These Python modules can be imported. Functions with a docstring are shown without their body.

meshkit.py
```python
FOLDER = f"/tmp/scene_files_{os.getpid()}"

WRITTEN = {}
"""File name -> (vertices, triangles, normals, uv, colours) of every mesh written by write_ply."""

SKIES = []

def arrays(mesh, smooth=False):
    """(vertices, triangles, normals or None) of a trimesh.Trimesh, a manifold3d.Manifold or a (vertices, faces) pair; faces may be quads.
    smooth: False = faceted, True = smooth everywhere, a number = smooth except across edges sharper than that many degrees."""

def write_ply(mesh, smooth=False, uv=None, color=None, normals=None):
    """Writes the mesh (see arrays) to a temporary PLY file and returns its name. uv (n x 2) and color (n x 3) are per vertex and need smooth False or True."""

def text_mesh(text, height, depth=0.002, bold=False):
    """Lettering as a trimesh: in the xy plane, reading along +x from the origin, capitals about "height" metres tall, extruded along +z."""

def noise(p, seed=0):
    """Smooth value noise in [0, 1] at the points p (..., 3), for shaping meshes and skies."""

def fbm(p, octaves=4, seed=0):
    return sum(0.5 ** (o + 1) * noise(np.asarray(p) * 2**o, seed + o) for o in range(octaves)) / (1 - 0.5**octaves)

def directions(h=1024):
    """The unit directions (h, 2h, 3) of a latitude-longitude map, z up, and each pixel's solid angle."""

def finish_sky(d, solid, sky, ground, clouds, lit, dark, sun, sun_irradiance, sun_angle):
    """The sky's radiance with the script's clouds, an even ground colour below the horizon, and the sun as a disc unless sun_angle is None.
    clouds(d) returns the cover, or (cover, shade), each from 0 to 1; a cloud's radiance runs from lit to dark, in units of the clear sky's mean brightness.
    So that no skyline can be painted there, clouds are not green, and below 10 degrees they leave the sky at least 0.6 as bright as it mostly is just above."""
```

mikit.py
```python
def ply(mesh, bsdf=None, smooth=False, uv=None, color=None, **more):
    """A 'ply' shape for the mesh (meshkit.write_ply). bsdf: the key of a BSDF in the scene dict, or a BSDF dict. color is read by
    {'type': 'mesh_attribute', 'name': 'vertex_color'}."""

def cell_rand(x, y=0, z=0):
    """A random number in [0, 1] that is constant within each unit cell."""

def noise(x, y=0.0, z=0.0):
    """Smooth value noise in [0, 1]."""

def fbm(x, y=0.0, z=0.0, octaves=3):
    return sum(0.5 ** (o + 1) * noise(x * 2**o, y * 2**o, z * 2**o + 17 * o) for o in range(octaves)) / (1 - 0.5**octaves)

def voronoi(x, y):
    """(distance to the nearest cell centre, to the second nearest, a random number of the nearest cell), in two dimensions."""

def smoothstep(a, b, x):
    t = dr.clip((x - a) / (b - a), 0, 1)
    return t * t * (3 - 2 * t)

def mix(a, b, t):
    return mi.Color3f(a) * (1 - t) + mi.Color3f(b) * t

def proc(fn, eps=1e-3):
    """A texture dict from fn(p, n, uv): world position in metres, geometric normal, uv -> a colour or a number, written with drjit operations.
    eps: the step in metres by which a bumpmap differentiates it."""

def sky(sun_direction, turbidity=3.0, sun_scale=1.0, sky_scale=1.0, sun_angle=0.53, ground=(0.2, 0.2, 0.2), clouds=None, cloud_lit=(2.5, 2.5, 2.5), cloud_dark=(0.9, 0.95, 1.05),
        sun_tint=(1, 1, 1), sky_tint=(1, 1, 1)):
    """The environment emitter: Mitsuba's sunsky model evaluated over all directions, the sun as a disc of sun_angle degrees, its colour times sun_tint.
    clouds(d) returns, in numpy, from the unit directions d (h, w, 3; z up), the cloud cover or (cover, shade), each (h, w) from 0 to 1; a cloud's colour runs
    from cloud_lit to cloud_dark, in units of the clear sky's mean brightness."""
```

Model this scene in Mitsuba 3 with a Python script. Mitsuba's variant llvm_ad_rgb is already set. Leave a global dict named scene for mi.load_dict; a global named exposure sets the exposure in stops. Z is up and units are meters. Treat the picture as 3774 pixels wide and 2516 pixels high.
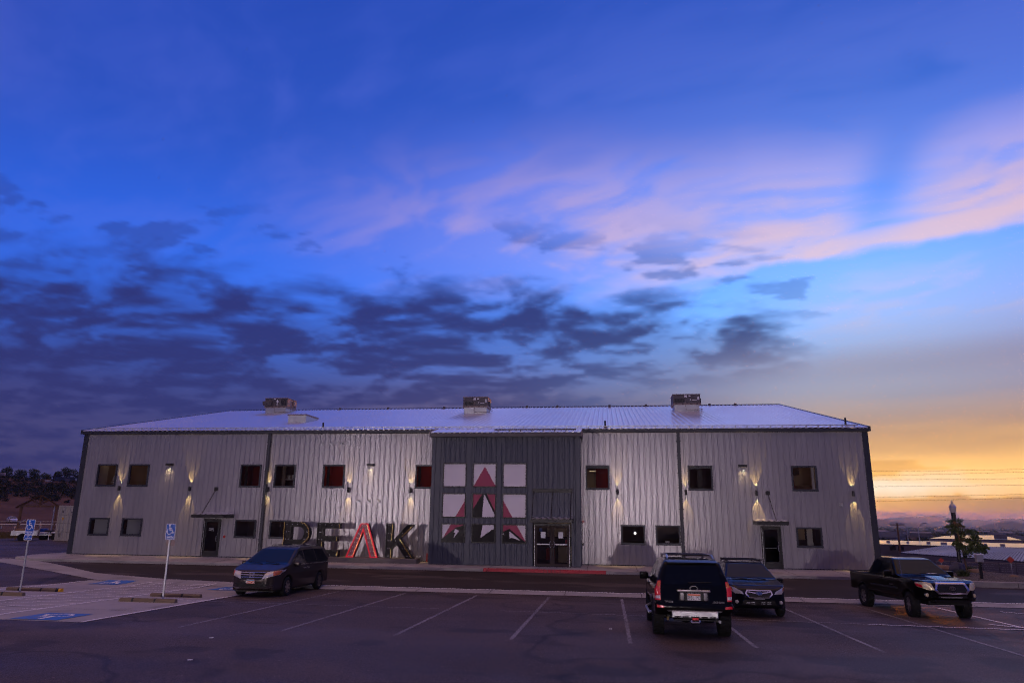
import math
import numpy as np
import drjit as dr
import trimesh
import manifold3d as m3
import mitsuba as mi
import mikit
import meshkit
from mikit import noise, fbm, voronoi, cell_rand, smoothstep, mix, proc
from shapely.geometry import Polygon, box as sbox, LineString, Point
from shapely.ops import unary_union
from shapely import affinity

scene, labels = {}, {}
T = mi.ScalarTransform4f
rng = np.random.default_rng(7)

# ------------------------------------------------------------------ camera, sky, exposure
PITCH, ROLL, YAW = 0.237026780, 0.0108548566, -0.136203250
EYE = np.array([0.0, -38.8075795, 2.8259887])
_cp, _sp, _cy, _sy = math.cos(PITCH), math.sin(PITCH), math.cos(YAW), math.sin(YAW)
_f = np.array([_sy * _cp, _cy * _cp, _sp])
_r0 = np.array([_cy, -_sy, 0.0])
_u0 = np.cross(_r0, _f)
_u = math.cos(ROLL) * _u0 - math.sin(ROLL) * _r0
scene['camera'] = {'type': 'perspective', 'fov': 72.8513, 'fov_axis': 'x', 'near_clip': 0.1, 'far_clip': 60000.0,
                   'to_world': T().look_at(origin=EYE.tolist(), target=(EYE + _f).tolist(), up=_u.tolist())}
exposure = 0.0


def dirv(az, el):
    a, e = math.radians(az), math.radians(el)
    return np.array([math.sin(a) * math.cos(e), math.cos(a) * math.cos(e), math.sin(e)])


def sm(a, b, x):
    t = np.clip((x - a) / (b - a), 0, 1)
    return t * t * (3 - 2 * t)


SUN = dirv(18.4, 4.5)
SKY_SCALE, SUN_SCALE = 2.05, 1.0
SKY_TINT = (0.34, 1.42, 9.0)
_m = 0.2312                                                   # the clear sky's mean brightness at this scale and tint
CLOUD_LIT, CLOUD_DARK = tuple(np.array([1.30, 0.68, 0.175]) / _m), tuple(np.array([0.026, 0.023, 0.115]) / _m)


def clouds(d):
    az = np.degrees(np.arctan2(d[..., 0], d[..., 1]))
    el = np.degrees(np.arcsin(np.clip(d[..., 2], -1, 1)))
    q = np.stack([d[..., 0], d[..., 1], d[..., 2] * 0], -1) / (d[..., 2:3] + 0.13)
    away = np.abs(az - 19.0)                                            # degrees of azimuth away from the sunset
    e0 = np.clip(el, 0, 90)
    wx = meshkit.fbm(q * 2.2 + 11, 3, 61)[..., None] - 0.5
    qr = q + wx * np.array([0.30, 0.22, 0])
    rip = 0.5 * meshkit.fbm(qr * np.array([4.6, 5.6, 1]) + 3.1, 6, 11) + 0.5 * meshkit.fbm(qr * np.array([9.5, 14.0, 1]) + 1.7, 4, 12)
    big = meshkit.fbm(q * np.array([1.1, 1.7, 1]) + 9.0, 4, 3)
    sx = q[..., 0] * 0.86 - q[..., 1] * 0.51                             # wisps run across the wind
    sy = q[..., 0] * 0.51 + q[..., 1] * 0.86
    warp = meshkit.fbm(q * 1.3 + 5, 4, 21) - 0.5
    wisp = meshkit.fbm(np.stack([sx * 1.5 + warp * 2.2, sy * 3.2 + warp * 2.6, q[..., 2]], -1), 7, 5)
    fine = meshkit.fbm(np.stack([sx * 5.0 + warp * 4, sy * 13.0 + warp * 5, q[..., 2]], -1), 5, 8)
    st = np.clip(0.58 * wisp + 0.42 * fine, 0, 1)
    # ---- thin sunlit cloud: veils high up, and a pale bank with a sharp lower edge on the right
    veil = sm(0.40, 0.68, st)
    L = 0.035 * veil * sm(46, 30, el) * (0.45 + 0.55 * sm(-60, 25, az)) * sm(14, 22, el)
    edge_n = meshkit.fbm(np.stack([az * 0.22, az * 0, az * 0], -1), 5, 31) - 0.5
    lo = np.interp(az, [-30, -8, 7, 9.5, 16, 24, 31, 45, 70], [19, 19.0, 17.6, 18.0, 18.7, 18.5, 18.6, 20.0, 22.0]) + 1.5 * edge_n
    hi = np.interp(az, [-30, -18, -3, 12, 18, 30, 60], [24.5, 26.5, 28.0, 27.0, 25.5, 24.5, 24.0])
    sharp = sm(3, 11, az)
    base = sm(lo - 0.25 - 4.0 * (1 - sharp), lo + 0.45 + 2.0 * (1 - sharp), el) * sm(hi + 5.5, lo + 3.5, el + 9.0 * (st - 0.5))
    bank = base * sm(-34, 2, az) * sm(85, 50, az)
    notch = np.exp(-((az - 20.5 - 0.45 * (el - 19)) / 2.6) ** 2) * sm(18.8, 21.5, el) * 0.75     # blue gap in the bank
    bank = bank * (1 - notch)
    bright = 0.58 + 0.24 * np.exp(-((el - lo - 1.2) / 2.2) ** 2) * sm(-2, 9, az)
    L = L + bank * bright * (0.40 + 0.85 * sm(0.36, 0.60, st)) * 0.45
    low2 = np.exp(-((el - 15.0 - 1.5 * warp) / 2.2) ** 2) * sm(12, 20, az) * sm(60, 34, az) * sm(0.42, 0.62, st)
    L = L + 0.16 * low2 + 0.15 * sm(8, 20, az) * sm(21, 13, el) * sm(70, 30, az)
    # ---- sunset glow low down
    g = np.exp(-(e0 / 3.5) ** 2.0) * np.exp(-(np.abs(az - 23.0) / 17.0) ** 2.6)
    g2 = np.exp(-(e0 / 8.0) ** 2) * np.exp(-(np.abs(az - 16.0) / 30.0) ** 2) * 0.30
    glow = np.clip(0.93 * g + g2, 0, 0.96)
    L = np.clip(L, 0, 0.62) * (1 - glow) + glow
    # ---- dark cloud: darker blue of the high sky, then the low rippled deck with torn scraps above it
    D = 0.31 * sm(16, 30, el) * (1 - 0.97 * np.clip(bank * 1.5, 0, 1)) * (1 - 0.30 * veil)
    D = np.maximum(D, 0.30 * sm(19.5, 12, el) * sm(5, 15, az))
    deckline = np.interp(az, [-60, -45, -38, -30, -18, -8, 4, 11, 16, 22], [17.5, 17.0, 18.2, 17.4, 17.4, 18.4, 17.2, 15.6, 13.6, 11.0]) + 3.0 * (big - 0.5)
    dn = el - deckline
    deck = sm(2.2, -2.6, dn + 9.0 * (0.5 - rip)) * sm(24, 11, az)
    tex = sm(0.38, 0.60, rip)
    low = sm(14.0, 6.0, el)
    gaps = sm(0.52, 0.40, rip) * sm(8.5, 12.5, el)
    Dk = deck * ((0.66 + 0.24 * tex) * (1 - low) + (0.84 + 0.07 * tex) * low) * (1 - 0.25 * gaps)
    scraps = sm(0.53, 0.62, rip) * sm(6.0, 0.5, np.abs(dn - 2.0)) * sm(26, 15, az) * 0.42
    Dk = np.clip(np.maximum(Dk, scraps), 0, 0.96)
    D = np.maximum(D, Dk)
    L = L * (1 - 0.85 * np.clip(Dk * 1.15, 0, 1) * (1 - glow))
    Lp = (0.018 + 0.150 * sm(-34, 14, az)) * np.exp(-(np.clip(e0 - 4, 0, 90) / 6.0) ** 2) * sm(-95, -40, az) * (1 - 0.25 * tex) * deck * sm(80, 35, az) * (0.6 + 0.8 * (1 - tex))       # the deck's base reddens towards the sun
    mauve = np.exp(-((el - 8.2) / 4.6) ** 2) * sm(0, 12, az) * sm(75, 35, az) * 0.66
    L = L + 0.40 * np.exp(-((el - 7.5) / 4.2) ** 2) * sm(-2, 16, az) * sm(75, 35, az)
    D = np.maximum(D, mauve)
    # ---- the low western sky, from yellow over the horizon through orange and mauve to grey purple
    zone = sm(14.5, 9.0, el) * sm(-12, 15, az) * sm(95, 50, az)
    nz = meshkit.fbm(np.stack([az * 0.09, el * 0.9, az * 0], -1), 4, 71) - 0.5
    lz = np.interp(el + 2.2 * nz, [0, 1.2, 2.4, 3.4, 4.8, 6.5, 8.5, 11, 14], [0.62, 0.86, 0.97, 0.82, 0.56, 0.34, 0.21, 0.14, 0.10])
    lz = lz * (0.36 + 0.64 * sm(2, 19, az)) * (0.45 + 0.55 * sm(70, 34, az))
    L = L * (1 - zone) + lz * zone
    D = D * (1 - zone) + np.clip((0.97 - lz) * (1 - 0.26 * sm(4.5, 10, el)), 0, 1) * zone
    zoned = zone
    # ---- the bank on the horizon under the bright gap
    edge = 1.00 + 0.020 * (az - 19) + 0.75 * (meshkit.fbm(np.stack([az * 0.55, az * 0, az * 0], -1), 4, 51) - 0.45)
    bank2 = sm(0.12, -0.12, el - edge) * sm(75, 40, away) * sm(14, 20, az)
    gap = np.exp(-((el - edge - 0.80) / 0.75) ** 2) * np.exp(-((az - 19.5) / 7.0) ** 2)
    low3 = sm(0.5, 0.62, meshkit.fbm(np.stack([az * 0.10, el * 1.5, az * 0], -1), 4, 41)) * sm(1.6, 3.2, el) * sm(9, 5, el) * sm(10, 18, az) * sm(60, 35, az)
    D = np.maximum(D, bank2 * np.clip(0.34 + 0.035 * (az - 19), 0.3, 0.62))
    D = np.maximum(D, 0.34 * low3)
    D = D * (1 - gap)
    L = np.clip(L, 0, 1) * (1 - 0.30 * gap)
    # ---- overhead and behind the camera: unseen cover shaped for the ambient light
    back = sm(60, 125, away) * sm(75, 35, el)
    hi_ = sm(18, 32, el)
    D = D * (1 - back) + back * (0.90 * (1 - hi_) + (0.36 + 0.30 * sm(0.3, 0.65, big)) * hi_)  # unseen cloud behind, made darker low down
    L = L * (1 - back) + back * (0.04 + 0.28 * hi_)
    top = sm(44, 68, el)  # unseen lit cloud overhead, added to warm the light on the ground
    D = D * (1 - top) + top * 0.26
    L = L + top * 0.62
    D = np.clip(D, 0, 1)
    L = np.clip(L, 0, 1) * (1 - D * (1 - zoned))
    L = np.minimum(L + Lp * (1 - zoned), 1 - D)
    c = np.clip(L + D, 1e-4, 1)
    return c, np.clip(D / np.maximum(L + D, 1e-4), 0, 1)


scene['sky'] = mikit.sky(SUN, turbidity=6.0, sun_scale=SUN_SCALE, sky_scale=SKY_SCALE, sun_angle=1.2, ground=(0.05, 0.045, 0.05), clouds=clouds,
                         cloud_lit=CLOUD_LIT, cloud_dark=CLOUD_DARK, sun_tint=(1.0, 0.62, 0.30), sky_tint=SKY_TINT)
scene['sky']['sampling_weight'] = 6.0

# ------------------------------------------------------------------ helpers


def numbered(k):
    if k not in scene and k not in labels:
        return k
    i = 1
    while f'{k}_{i:03d}' in scene or f'{k}_{i:03d}' in labels:
        i += 1
    return f'{k}_{i:03d}'


def thing(name, label, cat, group=None, kind=None):
    k = numbered(name)
    labels[k] = {'label': label, 'category': cat}
    if group:
        labels[k]['group'] = group
    if kind:
        labels[k]['kind'] = kind
    return k


def put(parent, name, mesh, mat, smooth=False, label=None, **more):
    """One entry of the scene: a part of parent, or (parent None) a thing of one mesh under its own key."""
    k = numbered(f'{parent}__{name}') if parent else name
    scene[k] = mikit.ply(mesh, mat, smooth, **more)
    if label:
        labels.setdefault(k, {})['label'] = label
    return k


def struct(name, mesh, mat, smooth=False, label=None):
    k = numbered(name)
    scene[k] = mikit.ply(mesh, mat, smooth)
    labels[k] = {'kind': 'structure', 'label': label or name.replace('_', ' '), 'category': name.replace('_', ' ').split()[-1]}
    return k


def single(name, mesh, mat, label, cat, group=None, kind=None, smooth=False, **more):
    k = thing(name, label, cat, group, kind)
    scene[k] = mikit.ply(mesh, mat, smooth, **more)
    return k


def J(*ms):
    vs, fs, n = [], [], 0
    for v, f in ms:
        vs.append(v); fs.append(np.asarray(f) + n); n += len(v)
    return np.vstack(vs), np.vstack(fs)


def tm(m):
    if hasattr(m, 'to_mesh'):
        q = m.to_mesh()
        return np.array(q.vert_properties[:, :3], float), np.array(q.tri_verts, int)
    return np.array(m.vertices, float), np.array(m.faces, int)


_BV = np.array([[x, y, z] for x in (0, 1) for y in (0, 1) for z in (0, 1)], float)
_BF = np.array([[0, 1, 3], [0, 3, 2], [4, 6, 7], [4, 7, 5], [0, 4, 5], [0, 5, 1], [2, 3, 7], [2, 7, 6], [0, 2, 6], [0, 6, 4], [1, 5, 7], [1, 7, 3]])


def bx(x0, x1, y0, y1, z0, z1):
    return _BV * np.array([x1 - x0, y1 - y0, z1 - z0]) + np.array([x0, y0, z0]), _BF.copy()


def rbx(x0, x1, y0, y1, z0, z1, r=0.02, n=1):
    s = trimesh.creation.icosphere(subdivisions=n, radius=r).vertices
    c = np.array([[x, y, z] for x in (x0 + r, x1 - r) for y in (y0 + r, y1 - r) for z in (z0 + r, z1 - r)])
    return tm(m3.Manifold.hull_points((c[:, None] + s[None]).reshape(-1, 3)))


def cyl(p0, p1, r0, r1=None, n=12, cap=True):
    p0, p1 = np.asarray(p0, float), np.asarray(p1, float)
    r1 = r0 if r1 is None else r1
    w = (p1 - p0) / np.linalg.norm(p1 - p0)
    a = np.cross(w, [0, 0, 1.0] if abs(w[2]) < 0.9 else [1.0, 0, 0]); a /= np.linalg.norm(a)
    b = np.cross(w, a)
    t = np.arange(n) * 2 * np.pi / n
    ring = np.cos(t)[:, None] * a + np.sin(t)[:, None] * b
    v = np.vstack([p0 + ring * r0, p1 + ring * r1])
    i = np.arange(n); j = (i + 1) % n
    f = np.vstack([np.stack([i, j, j + n], 1), np.stack([i, j + n, i + n], 1)])
    if cap:
        v = np.vstack([v, p0, p1])
        f = np.vstack([f, np.stack([j, i, i * 0 + 2 * n], 1), np.stack([i + n, j + n, i * 0 + 2 * n + 1], 1)])
    return v, f


def tube(pts, r, n=8):
    pts = np.asarray(pts, float)
    out = []
    for i in range(len(pts) - 1):
        out.append(cyl(pts[i], pts[i + 1], r, n=n))
    return J(*out)


def lathe(prof, n=24):
    """prof: (radius, z) rows from bottom to top."""
    prof = np.asarray(prof, float)
    t = np.arange(n) * 2 * np.pi / n
    v = np.concatenate([np.stack([r * np.cos(t), r * np.sin(t), np.full(n, z)], 1) for r, z in prof])
    fs = []
    i = np.arange(n); j = (i + 1) % n
    for k in range(len(prof) - 1):
        a, b = k * n, (k + 1) * n
        fs += [np.stack([a + i, a + j, b + j], 1), np.stack([a + i, b + j, b + i], 1)]
    return v, np.vstack(fs)


def sphere(c, r, sub=2, scale=(1, 1, 1)):
    s = trimesh.creation.icosphere(subdivisions=sub, radius=1.0)
    return s.vertices * np.asarray(scale) * r + np.asarray(c, float), np.array(s.faces)


def ex(poly, h):
    """Extrusion of a shapely polygon (or rows of points) along +z."""
    if not hasattr(poly, 'geom_type'):
        poly = Polygon(poly)
    if not poly.is_valid:
        poly = poly.buffer(0)
    gs = [g for g in getattr(poly, 'geoms', [poly]) if g.area > 1e-7 and g.geom_type == 'Polygon']
    return J(*[tm(trimesh.creation.extrude_polygon(g, h, engine='earcut')) for g in gs])


def xz(m, yb):
    """A mesh made in the xy plane stood up to face -y, its back at y = yb."""
    v, f = m
    return np.stack([v[:, 0], yb - v[:, 2], v[:, 1]], 1), f


def face(poly, yb, yf):
    return xz(ex(poly, yb - yf), yb)


def xf(m, loc=(0, 0, 0), rz=0.0, scale=1.0):
    v, f = m
    c, s = math.cos(rz), math.sin(rz)
    return (np.asarray(v) * scale) @ np.array([[c, -s, 0], [s, c, 0], [0, 0, 1]]).T + np.asarray(loc, float), f


def quads(q):
    """(n, 4, 3) corner rows as a mesh."""
    q = np.asarray(q, float)
    i = np.arange(len(q)) * 4
    return q.reshape(-1, 3), np.vstack([np.stack([i, i + 1, i + 2], 1), np.stack([i, i + 2, i + 3], 1)])


def text(s, h, depth=0.004, bold=False):
    return tm(meshkit.text_mesh(s, h, depth, bold))


def centred(m):
    v, f = m
    return v - np.array([(v[:, 0].min() + v[:, 0].max()) / 2, 0, 0]), f


# ------------------------------------------------------------------ materials


def mat(name, col, rough=0.5, metal=0.0, spec=0.5, coat=0.0, bump=None, bscale=None, sheen=None):
    c = {'type': 'rgb', 'value': list(col)} if not isinstance(col, dict) else col
    b = {'type': 'principled', 'base_color': c, 'roughness': rough, 'metallic': metal}
    if metal < 1:
        b['specular'] = spec
    if coat:
        b['clearcoat'] = coat
        b['clearcoat_gloss'] = 0.95
    b = {'type': 'twosided', 'bsdf': b}
    if bump is not None:
        b = {'type': 'bumpmap', 'bsdf': b, 'arbitrary': bump, 'scale': bscale or 1.0}
    scene[name] = b
    return name


def glow(rgb, w=0.5):
    return {'emitter': {'type': 'area', 'radiance': {'type': 'rgb', 'value': list(rgb)}, 'sampling_weight': w}}

# ------------------------------------------------------------------ surfaces with grain


def asphalt_col(p, n, uv):
    b = fbm(p.x * 0.35, p.y * 0.9, 0, 4)
    g = noise(p.x * 60, p.y * 60)
    st = smoothstep(0.62, 0.80, fbm(p.x * 0.22 + 7, p.y * 0.5 + 3, 0, 3))
    v = 0.060 + 0.034 * (b - 0.5) + 0.075 * (g - 0.5) + 0.020 * st
    crack = 1 - smoothstep(0.0, 0.018, dr.abs(fbm(p.x * 0.18 + 31, p.y * 0.18 + 5, 0, 4) - 0.5))
    stain = smoothstep(0.60, 0.72, fbm(p.x * 0.55 + 60, p.y * 0.8 + 11, 0, 3))
    v = v * (1 - 0.45 * crack) * (1 - 0.42 * stain) * (0.80 + 0.40 * smoothstep(0.48, 0.52, noise(p.x * 0.13 + 5, p.y * 0.21 + 2)) * 0.35)
    v = v + 0.10 * smoothstep(0.93, 0.97, noise(p.x * 31 + 9, p.y * 31))
    return mix((0.0, 0.0, 0.0), (1.36, 0.97, 0.82), v)


def asphalt_bump(p, n, uv):
    return 0.004 * noise(p.x * 45, p.y * 45) + 0.012 * fbm(p.x * 2.2, p.y * 2.2, 0, 2)


def asphalt_rough(p, n, uv):
    return 0.62 + 0.25 * (fbm(p.x * 0.5, p.y * 1.1, 0, 3) - 0.5)


def concrete_col(p, n, uv):
    b = fbm(p.x * 0.7, p.y * 0.7, p.z * 0.7, 4)
    g = noise(p.x * 38, p.y * 38, p.z * 38)
    st = smoothstep(0.55, 0.75, fbm(p.x * 1.7 + 4, p.y * 1.1, p.z * 3, 3))
    v = 0.34 + 0.16 * (b - 0.5) + 0.06 * (g - 0.5) - 0.07 * st
    return mix((0.0, 0.0, 0.0), (1.0, 0.95, 0.90), v)


def paint_worn(r, g, b, under, amount):
    def fn(p, n, uv):
        w = smoothstep(amount - 0.25, amount + 0.25, 0.6 * noise(p.x * 34, p.y * 34) + 0.4 * fbm(p.x * 2.1, p.y * 0.7, 3, 2))
        return mix((r, g, b), under, w)
    return fn


def wall_col(p, n, uv):
    b = fbm(p.x * 1.3, p.z * 0.25, 0, 3)
    s = fbm(p.x * 9, p.z * 0.5, 2, 2)
    v = 0.36 + 0.05 * (b - 0.5) + 0.035 * (s - 0.5)
    low = 0.03 * smoothstep(0.9, 0.0, p.z) * fbm(p.x * 3, p.z * 3, 1, 2)
    return mix((0, 0, 0), (0.98, 0.96, 1.02), v - low)


def roof_rough(p, n, uv):
    return 0.24 + 0.12 * (fbm(p.x * 0.6, p.y * 0.35, 0, 3) - 0.5)


def dirt_col(p, n, uv):
    b = fbm(p.x * 0.09, p.y * 0.09, p.z * 0.2, 4)
    g = noise(p.x * 0.9, p.y * 0.9)
    return mix((0.045, 0.028, 0.022), (0.150, 0.085, 0.060), dr.clip(b * 1.3 - 0.2 + 0.25 * (g - 0.5), 0, 1))


def gravel_col(p, n, uv):
    a, b, c = voronoi(p.x * 14, p.y * 14)
    v = 0.11 + 0.14 * c
    v = v * smoothstep(0.0, 0.18, b - a)
    return mix((0, 0, 0), (1.05, 0.95, 0.90), v)


def gravel_bump(p, n, uv):
    a, b, c = voronoi(p.x * 14, p.y * 14)
    return 0.02 * smoothstep(0.0, 0.5, b - a)


def far_col(p, n, uv):
    b = fbm(p.x * 0.004, p.y * 0.004, 0, 4)
    c = fbm(p.x * 0.02, p.y * 0.02, 0, 3)
    return mix((0.05, 0.040, 0.030), (0.16, 0.12, 0.085), dr.clip(0.6 * b + 0.5 * c - 0.05, 0, 1))


def wood_col(p, n, uv):
    b = fbm(p.x * 6, p.y * 6, p.z * 1.2, 3)
    return mix((0.10, 0.050, 0.022), (0.24, 0.12, 0.05), b)


def leaf_col(p, n, uv):
    b = fbm(p.x * 1.6, p.y * 1.6, p.z * 1.6, 2)
    return mix((0.030, 0.050, 0.018), (0.095, 0.120, 0.040), b)


mat('m_asphalt', proc(asphalt_col), proc(asphalt_rough), spec=0.35, bump=proc(asphalt_bump, 4e-3), bscale=1.0)
mat('m_concrete', proc(concrete_col), 0.75, spec=0.3)
mat('m_line', proc(paint_worn(0.85, 0.83, 0.82, (0.40, 0.38, 0.37), 0.72)), 0.6)
mat('m_line_old', proc(paint_worn(0.30, 0.275, 0.27, (0.10, 0.085, 0.08), 0.50)), 0.6)
mat('m_blue_paint', proc(paint_worn(0.03, 0.16, 0.52, (0.20, 0.22, 0.26), 0.66)), 0.55)
mat('m_red_paint', proc(paint_worn(0.46, 0.015, 0.035, (0.20, 0.04, 0.05), 0.72)), 0.5)
mat('m_wall', proc(wall_col), 0.30, metal=0.32, spec=0.6)
mat('m_charcoal', (0.046, 0.053, 0.086), 0.42, spec=0.5)
mat('m_trim', (0.030, 0.033, 0.048), 0.42, spec=0.5)
mat('m_roof', (0.84, 0.83, 0.83), proc(roof_rough), metal=0.66, spec=0.8)
mat('m_black', (0.012, 0.012, 0.014), 0.4)
mat('m_black_gloss', (0.006, 0.006, 0.008), 0.12)
mat('m_steel', (0.55, 0.56, 0.58), 0.32, metal=1.0)
mat('m_galv', (0.52, 0.54, 0.56), 0.42, metal=0.85)
mat('m_chrome', (0.80, 0.80, 0.82), 0.10, metal=1.0)
mat('m_white', (0.72, 0.71, 0.70), 0.5)
mat('m_grey_film', (0.76, 0.72, 0.78), 0.45)
mat('m_pink_film', (0.33, 0.004, 0.075), 0.4)
mat('m_black_film', (0.008, 0.008, 0.010), 0.18)
mat('m_hvac', (0.090, 0.082, 0.088), 0.5)
mat('m_hvac_tan', (0.26, 0.20, 0.18), 0.5)
mat('m_dirt', proc(dirt_col), 0.9, spec=0.1)
mat('m_gravel', proc(gravel_col), 0.85, spec=0.2, bump=proc(gravel_bump, 6e-3), bscale=1.0)
mat('m_far', proc(far_col), 0.95, spec=0.05)
mat('m_wood', proc(wood_col), 0.7)
mat('m_stop', (0.16, 0.115, 0.075), 0.7)
mat('m_yellow', (0.75, 0.38, 0.02), 0.5)
mat('m_sign_blue', (0.008, 0.085, 0.46), 0.35)
mat('m_sign_white', (0.82, 0.84, 0.88), 0.4)
mat('m_red', (0.50, 0.02, 0.02), 0.4)
mat('m_rubber', (0.012, 0.012, 0.013), 0.8, spec=0.2)
mat('m_concrete_dark', (0.17, 0.155, 0.14), 0.85)
mat('m_room_red', (0.34, 0.030, 0.020), 0.8)
mat('m_room_tan', (0.50, 0.40, 0.29), 0.8)
mat('m_room_dark', (0.05, 0.035, 0.032), 0.8)
mat('m_blind', (0.40, 0.45, 0.46), 0.7)
mat('m_amber', (0.80, 0.62, 0.28), 0.3, metal=0.9)
scene['m_leaf'] = {'type': 'twosided', 'bsdf': {'type': 'principled', 'base_color': proc(leaf_col), 'roughness': 0.6, 'specular': 0.3}}
scene['m_pane'] = {'type': 'thindielectric', 'int_ior': 1.52, 'ext_ior': 1.0,
                   'specular_transmittance': {'type': 'rgb', 'value': [0.60, 0.60, 0.60]}}

# ------------------------------------------------------------------ ground


def zl(y):
    """The lot falls from the near stalls to the valley gutter and rises again to the kerb."""
    return np.interp(y, [-90, -22, -9.6, -3.2, 0.5, 30], [-0.15, -0.15, -0.50, -0.16, -0.10, -0.10])


def zg(x, y):
    """Ground height everywhere outside the lot: level at the lot, falling away behind and to the right, a hillside on the left."""
    x, y = np.asarray(x, float), np.asarray(y, float)
    r = np.hypot(x - EYE[0], y - EYE[1])
    az = np.degrees(np.arctan2(x - EYE[0], y - EYE[1]))
    down = np.interp(r, [0, 46, 60, 95, 200, 500, 2500, 7000, 30000], [-0.30, -0.30, -3.2, -6.5, -8.0, -13.0, -50.0, -105.0, -330.0])
    left = np.interp(r, [0, 90, 130, 210, 262, 300, 345, 385, 420, 520, 1500], [-0.30, -0.30, -0.9, -2.4, -1.2, 3.2, 8.6, 12.8, 13.8, 12.0, -30])
    left = left + np.interp(r, [240, 280, 420], [0, 1, 1]) * 0.9 * np.sin(x * 0.045 + 1.0)
    w = sm(-32.0, -24.0, az) * sm(95, 80, np.abs(az) * 1.0) + sm(95, 130, np.abs(az))
    return left * (1 - w) + np.where(np.abs(az) > 95, np.interp(r, [0, 75, 130, 230, 400, 900, 30000], [-0.3, -0.3, 2, 16, 40, 52, -330]), down) * w  # unseen hillside behind the viewpoint, added to darken low reflections


def grid_mesh(xs, ys, zf):
    X, Y = np.meshgrid(xs, ys)
    v = np.stack([X, Y, zf(X, Y)], -1).reshape(-1, 3)
    nx, ny = len(xs), len(ys)
    i, j = np.meshgrid(np.arange(nx - 1), np.arange(ny - 1))
    a = (j * nx + i).ravel()
    return v, np.vstack([np.stack([a, a + 1, a + nx + 1], 1), np.stack([a, a + nx + 1, a + nx], 1)])


def drape(x0, x1, y0, y1, dz=0.004, dx=None):
    """A sheet over the lot's fall."""
    ys = np.unique(np.concatenate([[y0, y1], np.array([-22, -9.6, -3.2])[(np.array([-22, -9.6, -3.2]) > y0) & (np.array([-22, -9.6, -3.2]) < y1)]]))
    return grid_mesh(np.array([x0, x1]), ys, lambda X, Y: zl(Y) + dz)


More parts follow.
